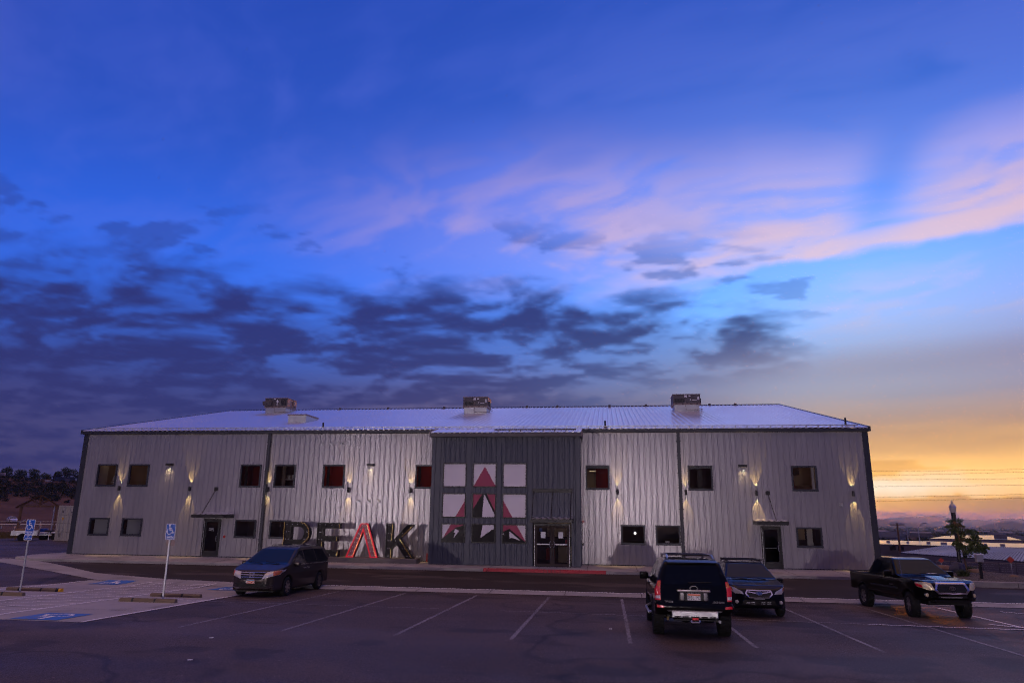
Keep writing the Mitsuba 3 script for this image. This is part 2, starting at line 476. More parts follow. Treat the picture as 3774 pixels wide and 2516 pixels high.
def drape_line(p0, p1, w, dz=0.008, n=10):
    p0, p1 = np.array(p0, float), np.array(p1, float)
    t = np.linspace(0, 1, n)[:, None]
    c = p0 + (p1 - p0) * t
    d = (p1 - p0) / np.linalg.norm(p1 - p0)
    nrm = np.array([-d[1], d[0]]) * w / 2
    a, b = c - nrm, c + nrm
    v = np.vstack([np.c_[a, zl(a[:, 1]) + dz], np.c_[b, zl(b[:, 1]) + dz]])
    i = np.arange(n - 1)
    f = np.vstack([np.stack([i, i + 1, i + n + 1], 1), np.stack([i, i + n + 1, i + n], 1)])
    if d[1] < 0 or True:
        m = trimesh.Trimesh(v, f, process=False)
        if m.face_normals[0][2] < 0:
            f = f[:, ::-1]
    return v, f


def drape_poly(pts, dz):
    """A flat polygon over the lot, split along its breaks of slope."""
    P = Polygon(pts)
    out = []
    cuts = [-200, -22, -9.6, -3.2, 0.5, 200]
    for a, b in zip(cuts[:-1], cuts[1:]):
        g = P.intersection(sbox(-300, a, 300, b))
        for q in getattr(g, 'geoms', [g]):
            if q.geom_type == 'Polygon' and q.area > 1e-6:
                v2, f = trimesh.creation.triangulate_polygon(q, engine='earcut')
                m = trimesh.Trimesh(np.c_[v2, zl(v2[:, 1]) + dz], f, process=False)
                if m.face_normals[:, 2].mean() < 0:
                    f = f[:, ::-1]
                out.append((np.array(m.vertices), np.array(f)))
    return J(*out)


ang = np.unique(np.concatenate([np.linspace(-50, 36, 200), np.linspace(-180, 180, 73)]))
rad = np.unique(np.concatenate([[0.0, 20.0], np.geomspace(30, 600, 70), np.geomspace(600, 30000, 40), np.linspace(240, 430, 40)]))
A_, R_ = np.meshgrid(np.radians(ang), rad)
gx, gy = EYE[0] + R_ * np.sin(A_), EYE[1] + R_ * np.cos(A_)
gz = zg(gx, gy)
gz += np.where(R_ > 240, 1, 0) * (meshkit.fbm(np.stack([gx * 0.02, gy * 0.02, gx * 0], -1), 4, 3) - 0.5) * np.clip((R_ - 240) * 0.02, 0, 1.6)
na = len(ang)
i_, j_ = np.meshgrid(np.arange(na - 1), np.arange(len(rad) - 1))
a_ = (j_ * na + i_).ravel()
gf = np.vstack([np.stack([a_, a_ + na + 1, a_ + 1], 1), np.stack([a_, a_ + na, a_ + na + 1], 1)])
gv = np.stack([gx, gy, gz], -1).reshape(-1, 3)
# keep the open country below the lot's own sheets
inlot = (gv[:, 0] > -64) & (gv[:, 0] < 46) & (gv[:, 1] > -92) & (gv[:, 1] < 31)
gv[inlot, 2] = np.minimum(gv[inlot, 2], -0.95)
struct('ground', (gv, gf), 'm_dirt', smooth=True, label='dry brown open ground falling away beyond the parking lot and rising as a hillside on the left')

# the asphalt: one sheet with the lot's fall, from behind the camera to the container yard on the left
lot = drape_poly([(-62, -90), (44, -90), (44, -4.9), (15.4, -4.7), (13.9, -3.35), (-30.6, -3.35), (-32.4, -2.6), (-32.6, 28.5), (-62, 28.5)], 0.0)
_vv = trimesh.Trimesh(*lot, process=False)
K_LOT = struct('parking_lot', lot, 'm_asphalt', label='worn dark asphalt parking lot in front of the long metal building')

stall_x = [-10.84, -8.09, -5.17, -2.34, 0.45, 3.27, 6.00, 8.95, 11.75]
for i, x in enumerate(stall_x):
    put(K_LOT, 'stall_line', drape_line((x, -21.35), (x + (0.0 if i else -0.02), -10.35), 0.10), 'm_line_old' if i < 8 else 'm_line')
put(K_LOT, 'row_line', drape_line((-13.6, -15.35), (-5.5, -15.43), 0.085, 0.012), 'm_line_old')
put(K_LOT, 'row_line', drape_line((-3.5, -15.47), (7.4, -16.1), 0.085, 0.012), 'm_line_old')
put(K_LOT, 'row_line', drape_line((7.4, -16.1), (14.6, -16.4), 0.09, 0.012), 'm_line')
put(K_LOT, 'bright_line', drape_line((11.1, -15.2), (13.6, -17.6), 0.11, 0.016), 'm_line')
put(K_LOT, 'bright_line', drape_line((13.4, -11.2), (16.8, -14.2), 0.11, 0.016), 'm_line')
put(K_LOT, 'edge_line', drape_line((-14.9, -8.75), (40.0, -8.75), 0.10, 0.03), 'm_line')

def lane_col(p, n, uv):
    b = fbm(p.x * 0.35 + 3, p.y * 1.2, 0, 4)
    g = noise(p.x * 60, p.y * 60)
    st = smoothstep(0.60, 0.72, fbm(p.x * 0.30 + 17, p.y * 1.1, 0, 3))
    return mix((0.0, 0.0, 0.0), (1.25, 0.95, 0.85), 0.028 + 0.016 * (b - 0.5) + 0.02 * (g - 0.5) + 0.030 * st)


mat('m_lane', proc(lane_col), 0.7, spec=0.3)
struct('drive_lane', drape_poly([(-14.8, -8.62), (44, -8.62), (44, -4.95), (15.4, -4.75), (13.9, -3.4), (-30.4, -3.4), (-28.3, -4.4), (-24.3, -6.8), (-20.0, -8.0)], 0.005), 'm_lane', label='darker strip of fresh asphalt between the gutter and the pavement')

# concrete valley gutter: level across the lot, then a diagonal run up to the kerb's left end
gut = unary_union([sbox(-15.2, -9.55, 40, -8.6), Polygon([(-15.6, -9.75), (-15.0, -8.6), (-20.0, -8.05), (-24.4, -6.85), (-28.6, -4.35), (-31.6, -2.75), (-33.6, -2.3), (-33.4, -3.5), (-31.6, -4.35), (-27.6, -6.35), (-22.9, -8.75), (-19.5, -9.6)])])
K_GUT = struct('concrete_gutter', drape_poly(list(gut.exterior.coords), 0.012), 'm_concrete', label='pale concrete valley gutter running along the drive lane')
for x in np.arange(-14.0, 22, 3.05):
    put(K_GUT, 'control_joint', drape_line((x, -9.55), (x + 0.02, -8.6), 0.03, 0.020, 3), 'm_black')

# concrete pad of the accessible stalls
K_PAD = struct('concrete_pad', drape_poly([(-26.5, -21.05), (-13.72, -21.05), (-13.72, -9.75), (-15.6, -9.75), (-19.5, -9.6), (-22.6, -8.85), (-23.1, -8.8), (-24.6, -14.0), (-26.5, -21.05)], 0.006), 'm_concrete',
               label='pale concrete pad with the accessible stalls at the left of the lot')
for p0, p1 in [((-13.78, -21.0), (-13.78, -9.85)), ((-17.0, -21.0), (-17.0, -8.9)), ((-20.0, -21.0), (-20.0, -8.9)), ((-23.2, -21.0), (-23.2, -9.2))]:
    put(K_PAD, 'stall_line', drape_line(p0, p1, 0.11, 0.014), 'm_line')
for y in np.arange(-20.8, -9.0, 1.38):
    y1 = min(y + 2.25, -9.0)
    put(K_PAD, 'aisle_stripe', drape_line((-19.94, y), (-19.94 + 2.88 * (y1 - y) / 2.25, y1), 0.10, 0.015), 'm_line')
put(K_PAD, 'row_line', drape_line((-23.1, -15.05), (-20.05, -15.1), 0.09, 0.016), 'm_line')
put(K_PAD, 'row_line', drape_line((-16.95, -15.15), (-13.85, -15.2), 0.09, 0.016), 'm_line')
for y in (-18.35, -12.2):
    put(K_PAD, 'control_joint', drape_line((-26, y), (-13.75, y - 0.05), 0.03, 0.011, 4), 'm_concrete_dark')


def isa_symbol(s=1.0):
    """The seated figure in a wheel, about s high, in the xy plane, its foot to the right."""
    head = Point(0.40, 0.93).buffer(0.075)
    body = LineString([(0.40, 0.84), (0.43, 0.50), (0.70, 0.50), (0.82, 0.20), (0.92, 0.235)]).buffer(0.045, cap_style=2, join_style=1)
    arm = LineString([(0.415, 0.67), (0.66, 0.67)]).buffer(0.032)
    arc = LineString([(0.42 + 0.27 * math.cos(t), 0.32 + 0.27 * math.sin(t)) for t in np.linspace(math.radians(125), math.radians(345), 28)]).buffer(0.036)
    return affinity.scale(unary_union([head, body, arm, arc]), s, s, origin=(0, 0))


def on_pad(poly, dz):
    return drape_polys(poly, dz)


def drape_polys(poly, dz):
    out = []
    for g in getattr(poly, 'geoms', [poly]):
        v2, f = trimesh.creation.triangulate_polygon(g, engine='earcut')
        v = np.c_[v2, zl(v2[:, 1]) + dz]
        m = trimesh.Trimesh(v, f, process=False)
        out.append((v, f[:, ::-1] if m.face_normals[:, 2].mean() < 0 else f))
    return J(*out)


for (cx, cy, up) in [(-15.28, -20.22, -1), (-21.5, -9.45, 1), (-15.3, -10.6, 1), (-21.6, -20.2, -1)]:
    k = put(K_PAD, 'accessible_marking', drape_poly([(cx - 0.72, cy - 0.70), (cx + 0.66, cy - 0.70), (cx + 0.66, cy + 0.70), (cx - 0.72, cy + 0.70)], 0.018), 'm_blue_paint')
    s = affinity.translate(affinity.scale(isa_symbol(1.15), up, up, origin=(0.55, 0.57)), cx - 0.58, cy - 0.57)
    put(k, 'symbol', drape_polys(s, 0.022), 'm_line')

# pavement along the building with its kerb, one stretch painted red
kerb_y, kz = -3.2, -0.035
walk = [(-32.55, 2.4), (-33.15, -0.9), (-32.75, -2.2), (-31.7, -2.85), (-30.6, -3.05), (13.9, -3.05), (15.4, -4.4), (15.4, 2.0), (13.9, 0.05), (-31.6, 0.05), (-31.6, 2.4)]
wp = Polygon(walk)
wv, wf = ex(wp, 0.42)
wv[:, 2] = np.where(wv[:, 2] > 0.2, np.interp(wv[:, 1], [-4.4, -3.05, 0.0], [kz - 0.01, kz, 0.0]), -0.5)
K_WALK = struct('pavement', (wv, wf), 'm_concrete', label='concrete pavement along the foot of the metal building')
for x in np.arange(-30.5, 14, 2.45):
    put(K_WALK, 'control_joint', quads([[(x, -3.03, kz + 0.0025), (x + 0.03, -3.03, kz + 0.0025), (x + 0.03, -0.06, 0.0025), (x, -0.06, 0.0025)]]), 'm_black')



def kerb_run(pts, h_top, back=0.16):
    """A kerb with a rolled front edge along a line of (x, y); the lot lies on its right-hand side."""
    pts = np.array(pts, float)
    d = np.gradient(pts, axis=0); d /= np.linalg.norm(d, axis=1, keepdims=True)
    nrm = np.stack([d[:, 1], -d[:, 0]], 1)            # towards the lot
    prof = [(back, -0.55), (back, h_top), (0.02, h_top), (-0.02, h_top - 0.02), (-0.035, -0.55)]
    rows = []
    for off, z in prof:
        q = pts - nrm * off
        rows.append(np.c_[q, np.full(len(q), z)])
    V_ = np.array(rows)
    q = []
    for a in range(len(prof) - 1):
        for i in range(len(pts) - 1):
            q.append([V_[a, i], V_[a + 1, i], V_[a + 1, i + 1], V_[a, i + 1]])
    v, f = quads(q)
    return v, f[:, ::-1]


kl = [(-33.3, -0.9), (-32.9, -2.3), (-31.8, -3.0), (-30.6, -3.2)]
K_KERB = struct('kerb', J(kerb_run(kl, kz + 0.004), kerb_run([(-30.6, -3.2), (-24, -3.2)], kz + 0.004)), 'm_concrete', label='pale concrete kerb along the pavement')
for x in np.arange(-24, 13.9, 3.0):
    x1 = min(x + 3.0, 13.9)
    a, b = max(x, -6.2), min(x1, -0.15)
    if a < b:
        if x < a: put(K_KERB, 'kerb_block', kerb_run([(x, -3.2), (a - 0.006, -3.2)], kz + 0.004), 'm_concrete')
        put(K_KERB, 'red_kerb_block', kerb_run([(a, -3.2), (b - 0.012, -3.2)], kz + 0.006), 'm_red_paint')
        if b < x1: put(K_KERB, 'kerb_block', kerb_run([(b, -3.2), (x1 - 0.012, -3.2)], kz + 0.004), 'm_concrete')
    else:
        put(K_KERB, 'kerb_block', kerb_run([(x, -3.2), (x1 - 0.012, -3.2)], kz + 0.004), 'm_concrete')
rk = [(13.9, -3.2), (14.6, -3.8), (15.4, -4.55), (17.4, -4.75), (19.4, -4.8), (22.4, -4.85), (40, -4.9)]
for a, b in zip(rk[:-1], rk[1:]):
    a, b = np.array(a), np.array(b)
    put(K_KERB, 'kerb_block', kerb_run([a, b - (b - a) / np.linalg.norm(b - a) * 0.015], 0.0), 'm_concrete')

# gravel bed right of the building
gb = [(15.42, -4.38), (17.4, -4.58), (19.4, -4.63), (40, -4.73), (40, -2.4), (24.0, -1.9), (20.2, -0.7), (19.4, 1.6), (18.9, 4.2), (15.42, 4.2)]
gp = Polygon(gb)
pts_ = [(x + rng.uniform(-.1, .1), y + rng.uniform(-.1, .1)) for x in np.arange(15.5, 40, 0.5) for y in np.arange(-4.6, 4.2, 0.5)]
from scipy.spatial import Delaunay
pp = np.array([q for q in pts_ if gp.buffer(-0.05).contains(Point(q))] + [tuple(q) for q in np.array(gp.segmentize(0.5).exterior.coords)[:-1]])
tri = Delaunay(pp).simplices
tri = np.array([t for t in tri if gp.contains(Point(pp[t].mean(0)))])
edge_d = np.array([gp.exterior.distance(Point(q)) for q in pp])
pz = -0.05 + 0.10 * np.clip(edge_d / 1.2, 0, 1) + 0.06 * (meshkit.fbm(np.c_[pp * 0.9, pp[:, :1] * 0], 3, 2) - 0.5)
gm = trimesh.Trimesh(np.c_[pp, pz], tri, process=False)
if gm.face_normals[:, 2].mean() < 0:
    tri = tri[:, ::-1]
struct('gravel_bed', (np.c_[pp, pz], tri), 'm_gravel', smooth=True, label='bed of pale crushed gravel right of the building')

# ------------------------------------------------------------------ the metal building
B = thing('metal_building', 'long two-storey grey ribbed metal building with a dark charcoal entrance bay and pale metal roof', 'building')
X0, X1 = -31.66, 13.62
SL = (11.0 - 7.22) / 17.9
EZ = 7.20                                                     # roof sheet at the eave line y = -0.22


def roof_z(y):
    return EZ + SL * (y + 0.22)


def ridge_y(x):
    return np.interp(x, [-32, 13.6], [16.5, 18.5])


def strip_sheet(xs, xe, prof, z0, z1, y, openings):
    """A ribbed sheet facing -y from xs to xe, with rectangular openings (x0, x1, z0, z1) left out."""
    px = np.array([p[0] for p in prof]); ph = np.array([p[1] for p in prof])
    cuts = set(px[(px >= xs) & (px <= xe)].tolist()) | {xs, xe}
    for o in openings:
        cuts |= {c for c in (o[0], o[1]) if xs < c < xe}
    cuts = sorted(cuts)
    q = []
    for a, b in zip(cuts[:-1], cuts[1:]):
        if b - a < 1e-5:
            continue
        m = (a + b) / 2
        spans = [(z0, z1)]
        for o in openings:
            if o[0] < m < o[1]:
                nxt = []
                for s in spans:
                    if o[3] <= s[0] or o[2] >= s[1]:
                        nxt.append(s)
                    else:
                        if o[2] > s[0]: nxt.append((s[0], o[2]))
                        if o[3] < s[1]: nxt.append((o[3], s[1]))
                spans = nxt
        ha, hb = np.interp([a, b], px, ph)
        for s in spans:
            q.append([(a, y - ha, s[0]), (b, y - hb, s[0]), (b, y - hb, s[1]), (a, y - ha, s[1])])
    return quads(q)


def split_islands(m):
    t = trimesh.Trimesh(m[0], m[1], process=True)
    t.merge_vertices()
    parts_ = trimesh.graph.connected_components(t.face_adjacency, nodes=np.arange(len(t.faces)), min_len=1)
    return [(np.array(t.vertices)[np.unique(t.faces[c])], np.searchsorted(np.unique(t.faces[c]), t.faces[c])) for c in parts_]


def rib_profile(x0, x1, pitch=0.3048, h=0.032):
    pr = []
    for i in range(int((x1 - x0) / pitch) + 2):
        c = x0 + pitch * (i + 0.5)
        pr += [(c - 0.056, 0), (c - 0.029, h), (c + 0.029, h), (c + 0.056, 0)]
    return [(x0 - 1, 0)] + pr + [(x1 + 1, 0)]


UT, UB, LT, LB = 5.18, 3.954, 2.05, 1.124
FR = 0.0
wins = []                                                     # x0, x1, z0, z1, kind
for x, k in [(-30.42, 'tan_tree'), (-28.34, 'tan_lamp'), (-21.25, 'red'), (-19.14, 'shelf'), (-16.17, 'red'), (-10.71, 'red'), (-1.14, 'lit'), (4.32, 'dark'), (9.64, 'tan_room')]:
    wins.append((x, x + 1.225, UB, UT, k))
for x, k in [(-30.45, 'blind'), (-28.34, 'blind'), (-21.25, 'dark'), (-19.15, 'dark'), (0.69, 'mirror'), (2.51, 'dark'), (9.64, 'lit_low')]:
    wins.append((x, x + 1.215, LB, LT, k))
doors = [(-23.21, -22.15, 0.0, 2.11, 'L'), (7.84, 8.86, 0.0, 2.12, 'R')]
PX0, PX1, PY = -9.40, -1.42, -1.6
pwins = [(a, a + 1.225, z0, z1) for a in (-8.74, -7.11, -5.49) for z0, z1 in ((3.98, 5.185), (2.40, 3.605), (1.135, 2.035))]
pdoor = (-3.84, -1.95, 0.0, 2.13)
openings = [w[:4] for w in wins] + [d[:4] for d in doors]

prof = rib_profile(X0, X1)
xs = X0 + 0.28
n_sheet = 0
while xs < X1 - 0.3:
    xe = min(xs + 0.9144, X1 - 0.28)
    for a, b in ([(xs, xe)] if xe <= PX0 or xs >= PX1 else [(xs, PX0)] if xs < PX0 < xe else [(PX1, xe)] if xs < PX1 < xe else []):
        for piece in split_islands(strip_sheet(a, b, prof, 0.0, 7.02, -0.002 * (n_sheet % 2), openings)):
            put(B, 'wall_panel', piece, 'm_wall')
    xs = xe if xe - xs > 0.2 else xe + 1
    n_sheet += 1
# end and back walls
zr0, zr1 = roof_z(ridge_y(X0)), roof_z(ridge_y(X1))
for nm, x in (('end_wall', X0 + 0.06), ('end_wall', X1 - 0.06)):
    ry = float(ridge_y(x))
    pts = np.array([(x, 0.0, -0.6), (x, 2 * ry, -0.6), (x, 2 * ry, 6.9), (x, ry, float(roof_z(ry)) - 0.25), (x, 0.0, 6.95)])
    f = np.array([[0, 1, 2], [0, 2, 3], [0, 3, 4]])
    put(B, nm, (pts, f if x > 0 else f[:, ::-1]), 'm_wall')
ya, yb = 2 * float(ridge_y(X0)), 2 * float(ridge_y(X1))
put(B, 'back_wall', quads([[(X0, ya, -0.6), (X0, ya, 6.9), (X1, yb, 6.9), (X1, yb, -0.6)]]), 'm_wall')
put(B, 'base_trim', J(bx(X0 + .02, PX0, -0.045, -0.001, -0.02, 0.045), bx(PX1, -0.0 + 7.84, -0.045, -0.001, -0.02, 0.045), bx(8.86, X1 - .02, -0.045, -0.001, -0.02, 0.045)), 'm_trim')

# dark corner trims and the two downpipes
for a, b in ((X0, X0 + 0.30), (X1 - 0.30, X1)):
    put(B, 'corner_trim', rbx(a, b, -0.062, 0.30, 0.0, 7.02, 0.012), 'm_trim')
for c in (-19.62, 3.86):
    k = put(B, 'downpipe', rbx(c - 0.085, c + 0.085, -0.16, -0.035, 0.12, 7.0, 0.015), 'm_trim')
    for z in (1.0, 2.9, 4.8, 6.5):
        put(k, 'strap', bx(c - 0.12, c + 0.12, -0.168, -0.01, z, z + 0.04), 'm_trim')
# right-hand corner downpipe round the end of the building, pale
put(B, 'downpipe', rbx(X1 + 0.02, X1 + 0.13, 0.35, 0.46, 0.2, 6.9, 0.02), 'm_galv')

# eave gutter: a dark fascia with a small front lip
put(B, 'eave_gutter', J(rbx(X0 - 0.06, PX0 - 0.02, -0.24, -0.005, 7.0, 7.165, 0.012), rbx(PX1 + 0.05, X1 + 0.06, -0.24, -0.005, 7.0, 7.165, 0.012)), 'm_trim')
put(B, 'soffit', J(bx(X0, PX0, -0.20, 0.3, 6.985, 6.998), bx(PX1, X1, -0.20, 0.3, 6.985, 6.998)), 'm_trim')


def roof_sheet(xa, xb, y0, y1f, rib_h=0.036):
    """A ribbed roof sheet running up the slope; its upper edge may differ left and right."""
    px, ph = [], []
    n = 3
    w = (xb - xa) / n
    for i in range(n):
        c = xa + w * (i + 0.5)
        px += [c - 0.070, c - 0.026, c + 0.026, c + 0.070]
        ph += [0, rib_h, rib_h, 0]
    px = [xa] + px + [xb]; ph = [0] + ph + [0]
    q = []
    for a, b, ha, hb in zip(px[:-1], px[1:], ph[:-1], ph[1:]):
        ya_, yb_ = y1f(a), y1f(b)
        q.append([(a, y0, roof_z(y0) + ha), (b, y0, roof_z(y0) + hb), (b, yb_, roof_z(yb_) + hb), (a, ya_, roof_z(ya_) + ha)])
        # the open rib end at the eave
        if ha or hb:
            q.append([(a, y0 + 1e-3, roof_z(y0) - 0.03), (b, y0 + 1e-3, roof_z(y0) - 0.03), (b, y0 + 1e-3, roof_z(y0) + hb), (a, y0 + 1e-3, roof_z(y0) + ha)])
    return quads(q)


xs = X0 - 0.05
while xs < X1 + 0.02:
    xe = min(xs + 0.9144, X1 + 0.05)
    y0 = -0.27
    put(B, 'roof_panel', roof_sheet(xs, xe - 0.002, y0, lambda x: float(ridge_y(x))), 'm_roof')
    xs = xe if xe < X1 + 0.04 else 99
# far slope, ridge cap, rake trims
xa, xb = X0 - 0.05, X1 + 0.05
ra, rb = float(ridge_y(xa)), float(ridge_y(xb))
put(B, 'back_roof_slope', quads([[(xa, ra, roof_z(ra)), (xb, rb, roof_z(rb)), (xb, 2 * rb + .3, roof_z(-0.3)), (xa, 2 * ra + .3, roof_z(-0.3))]]), 'm_roof')
cap = []
for dy in (-0.22, 0.22):
    pass
put(B, 'ridge_cap', quads([[(xa, ra - 0.24, roof_z(ra - 0.24) + 0.055), (xb, rb - 0.24, roof_z(rb - 0.24) + 0.055), (xb, rb, roof_z(rb) + 0.07), (xa, ra, roof_z(ra) + 0.07)],
                           [(xa, ra, roof_z(ra) + 0.07), (xb, rb, roof_z(rb) + 0.07), (xb, rb + 0.24, roof_z(rb - 0.24) + 0.055), (xa, ra + 0.24, roof_z(ra - 0.24) + 0.055)],
                           [(xa, ra - 0.24, roof_z(ra - 0.24)), (xb, rb - 0.24, roof_z(rb - 0.24)), (xb, rb - 0.24, roof_z(rb - 0.24) + 0.055), (xa, ra - 0.24, roof_z(ra - 0.24) + 0.055)]]), 'm_trim')
for x, s in ((xa, -1), (xb, 1)):
    r_ = float(ridge_y(x))
    a, b = (x - 0.05, x + 0.10) if s < 0 else (x - 0.10, x + 0.05)
    q = []
    top = [(a, -0.27, roof_z(-0.27) + 0.06), (b, -0.27, roof_z(-0.27) + 0.06), (b, r_, roof_z(r_) + 0.06), (a, r_, roof_z(r_) + 0.06)]
    low = [(p[0], p[1], p[2] - 0.26) for p in top]
    q.append(top)
    for i in range(4):
        j = (i + 1) % 4
        q.append([low[i], low[j], top[j], top[i]])
    put(B, 'rake_trim', quads(q), 'm_trim')
# snow rails near the eaves
for a, b, y in ((X0 + 0.4, PX0 + 0.3, 0.10), (PX0 + 0.3, X1 - 0.4, 0.10)):
    k = put(B, 'snow_rail', bx(a, b, y - 0.02, y + 0.02, roof_z(y) + 0.07, roof_z(y) + 0.12), 'm_galv')
    for x in np.arange(a + 0.2, b, 0.6096):
        put(k, 'clamp', bx(x - 0.025, x + 0.025, y - 0.04, y + 0.06, roof_z(y) + 0.0, roof_z(y) + 0.075), 'm_galv')


# ---- windows


def frame_ring(x0, x1, z0, z1, w, yb, yf):
    return face(sbox(x0, z0, x1, z1).difference(sbox(x0 + w, z0 + w, x1 - w, z1 - w)), yb, yf)


def room_box(x0, x1, z0, z1, y0, y1, mat_name, nm='room'):
    """Walls, floor and ceiling of the room behind an opening, seen from outside."""
    q = [[(x0, y1, z0), (x1, y1, z0), (x1, y1, z1), (x0, y1, z1)],
         [(x0, y0, z0), (x0, y1, z0), (x0, y1, z1), (x0, y0, z1)],
         [(x1, y1, z0), (x1, y0, z0), (x1, y0, z1), (x1, y1, z1)],
         [(x0, y0, z0), (x1, y0, z0), (x1, y1, z0), (x0, y1, z0)],
         [(x0, y1, z1), (x1, y1, z1), (x1, y0, z1), (x0, y0, z1)]]
    return put(B, nm, quads(q), mat_name)


def ceiling_lamp(room, x, y, z, rgb, w=0.25, l=0.6):
    m = quads([[(x - l / 2, y - w / 2, z), (x - l / 2, y + w / 2, z), (x + l / 2, y + w / 2, z), (x + l / 2, y - w / 2, z)]])
    put(room, 'ceiling_light', m, 'm_white', **glow(rgb, 0.4))


for (x0, x1, z0, z1, kind) in wins:
    F_ = put(B, 'window', J(frame_ring(x0 - 0.035, x1 + 0.035, z0 - 0.035, z1 + 0.035, 0.085, 0.05, -0.055), bx(x0 - 0.05, x1 + 0.05, -0.075, 0.0, z0 - 0.06, z0 - 0.034)), 'm_trim')
    gx0, gx1, gz0, gz1 = x0 + 0.05, x1 - 0.05, z0 + 0.05, z1 - 0.05
    if kind == 'mirror':                                     # this pane leans a little and throws back the lot lamp
        t = 0.026
        h = gz1 - gz0
        put(F_, 'pane', quads([[(gx0, 0.005, gz0), (gx1, 0.005, gz0), (gx1, 0.005 + t * h, gz1), (gx0, 0.005 + t * h, gz1)]]), 'm_pane')
    else:
        put(F_, 'pane', quads([[(gx0, 0.01, gz0), (gx1, 0.01, gz0), (gx1, 0.01, gz1), (gx0, 0.01, gz1)]]), 'm_pane')
    up = z0 > 3
    rz0, rz1 = (3.1, 5.75) if up else (0.05, 2.75)
    rx0, rx1 = x0 - 0.42, x1 + 0.42
    if kind == 'blind':
        put(F_, 'roller_blind', quads([[(gx0 + 0.18, 0.09, gz0 + 0.01), (gx1, 0.09, gz0 + 0.01), (gx1, 0.09, gz1), (gx0 + 0.18, 0.09, gz1)]]), 'm_blind')
        r_ = room_box(rx0, rx1, rz0, rz1, 0.06, 1.6, 'm_room_dark')
        continue
    depth = {'lit': 3.2, 'tan_room': 2.6, 'lit_low': 2.6}.get(kind, 2.2)
    m_ = {'tan_tree': 'm_room_tan', 'tan_lamp': 'm_room_tan', 'red': 'm_room_red', 'shelf': 'm_room_dark', 'lit': 'm_room_tan', 'dark': 'm_room_dark', 'tan_room': 'm_room_tan', 'mirror': 'm_room_dark', 'lit_low': 'm_room_dark'}[kind]
    r_ = room_box(rx0, rx1, rz0, rz1, 0.06, depth, m_)
    cx, cz = (x0 + x1) / 2, (z0 + z1) / 2
    if kind == 'tan_tree':
        put(r_, 'dark_partition', bx(x0 + 0.30, x1 + 0.3, 1.3, 1.36, rz0, 4.88), 'm_room_red')
        put(r_, 'door_leaf', bx(x0 - 0.28, x0 - 0.18, 0.2, 1.1, rz0, 5.3), 'm_white')
        ceiling_lamp(r_, cx - 0.3, 1.0, rz1 - 0.02, (2.2, 1.4, 0.7))
    elif kind == 'tan_lamp':
        put(r_, 'dark_partition', bx(x0 + 0.22, x0 + 0.55, 1.5, 1.56, rz0, 5.1), 'm_room_red')
        put(r_, 'side_table', rbx(cx + 0.02, cx + 0.55, 0.5, 0.95, rz0 + 0.78, rz0 + 0.83, 0.01), 'm_wood')
        ceiling_lamp(r_, cx, 1.0, rz1 - 0.02, (2.2, 1.4, 0.7))
    elif kind == 'red':
        put(r_, 'wall_panel_strip', bx(x0 - 0.02, x0 + 0.12, 0.5, 0.6, rz0, rz1), 'm_room_dark')
        if x0 > -20:
            ceiling_lamp(r_, cx + 0.1, 1.1, rz1 - 0.02, (7.0, 3.2, 1.4))
    elif kind == 'shelf':
        put(r_, 'shelf_board', bx(cx - 0.42, cx + 0.25, 1.0, 1.3, cz - 0.18, cz - 0.14), 'm_white')
        for q in range(5):
            put(r_, 'shelf_file', bx(cx - 0.36 + q * 0.11, cx - 0.29 + q * 0.11, 1.02, 1.22, cz - 0.14, cz + 0.10), 'm_white' if q % 2 else 'm_hvac_tan')
        put(r_, 'pale_column', bx(x0 + 0.02, x0 + 0.20, 0.9, 1.0, rz0, rz1), 'm_room_tan')
    elif kind == 'lit':
        put(r_, 'red_partition', bx(cx - 0.10, x1 + 0.4, 0.7, 0.76, rz0, rz1), 'm_room_red')
        put(r_, 'roller_blind', bx(gx0, gx1, 0.08, 0.10, gz1 - 0.09, gz1), 'm_blind')
        ceiling_lamp(r_, cx - 0.30, 2.2, 5.02, (7.0, 5.4, 3.0), 0.10, 0.40)
    elif kind == 'tan_room':
        put(r_, 'desk', rbx(cx - 0.3, x1 + 0.3, 1.0, 1.5, 3.9, 4.22, 0.02), 'm_wood')
        put(r_, 'cabinet', rbx(cx - 0.12, cx + 0.15, 1.5, 1.9, 4.82, 5.3, 0.02), 'm_room_dark')
        put(r_, 'chair_back', rbx(x0 + 0.02, x0 + 0.32, 0.9, 1.05, 3.9, 4.55, 0.04), 'm_room_red')
        put(r_, 'white_jamb', bx(x1 - 0.20, x1 - 0.08, 0.12, 0.22, rz0, rz1), 'm_white')
        ceiling_lamp(r_, cx - 0.3, 1.2, rz1 - 0.02, (3.4, 2.1, 1.05))
    elif kind == 'lit_low':
        put(r_, 'pale_board', bx(x1 - 0.48, x1 - 0.20, 0.9, 0.95, 1.12, 2.1), 'm_white')
        put(r_, 'wall_hanging', rbx(cx - 0.15, cx + 0.18, 1.5, 1.6, 1.4, 2.05, 0.02), 'm_room_tan')
        ceiling_lamp(r_, cx + 0.2, 0.7, rz1 - 0.02, (2.2, 1.35, 0.7))
    elif kind == 'dark' and up:
        put(r_, 'roller_blind', quads([[(gx0, 0.09, gz1 - 0.10), (gx1, 0.09, gz1 - 0.05), (gx1, 0.09, gz1), (gx0, 0.09, gz1)]]), 'm_blind')
        put(r_, 'dark_panel', bx(cx - 0.05, cx + 0.22, 0.9, 1.0, rz0, rz1), 'm_black')
    elif kind == 'dark' and x0 > 2:
        put(r_, 'window_notice', quads([[(cx - 0.15, 0.02, gz0 + 0.02), (cx + 0.06, 0.02, gz0 + 0.02), (cx + 0.06, 0.02, gz0 + 0.12), (cx - 0.15, 0.02, gz0 + 0.12)]]), 'm_white')

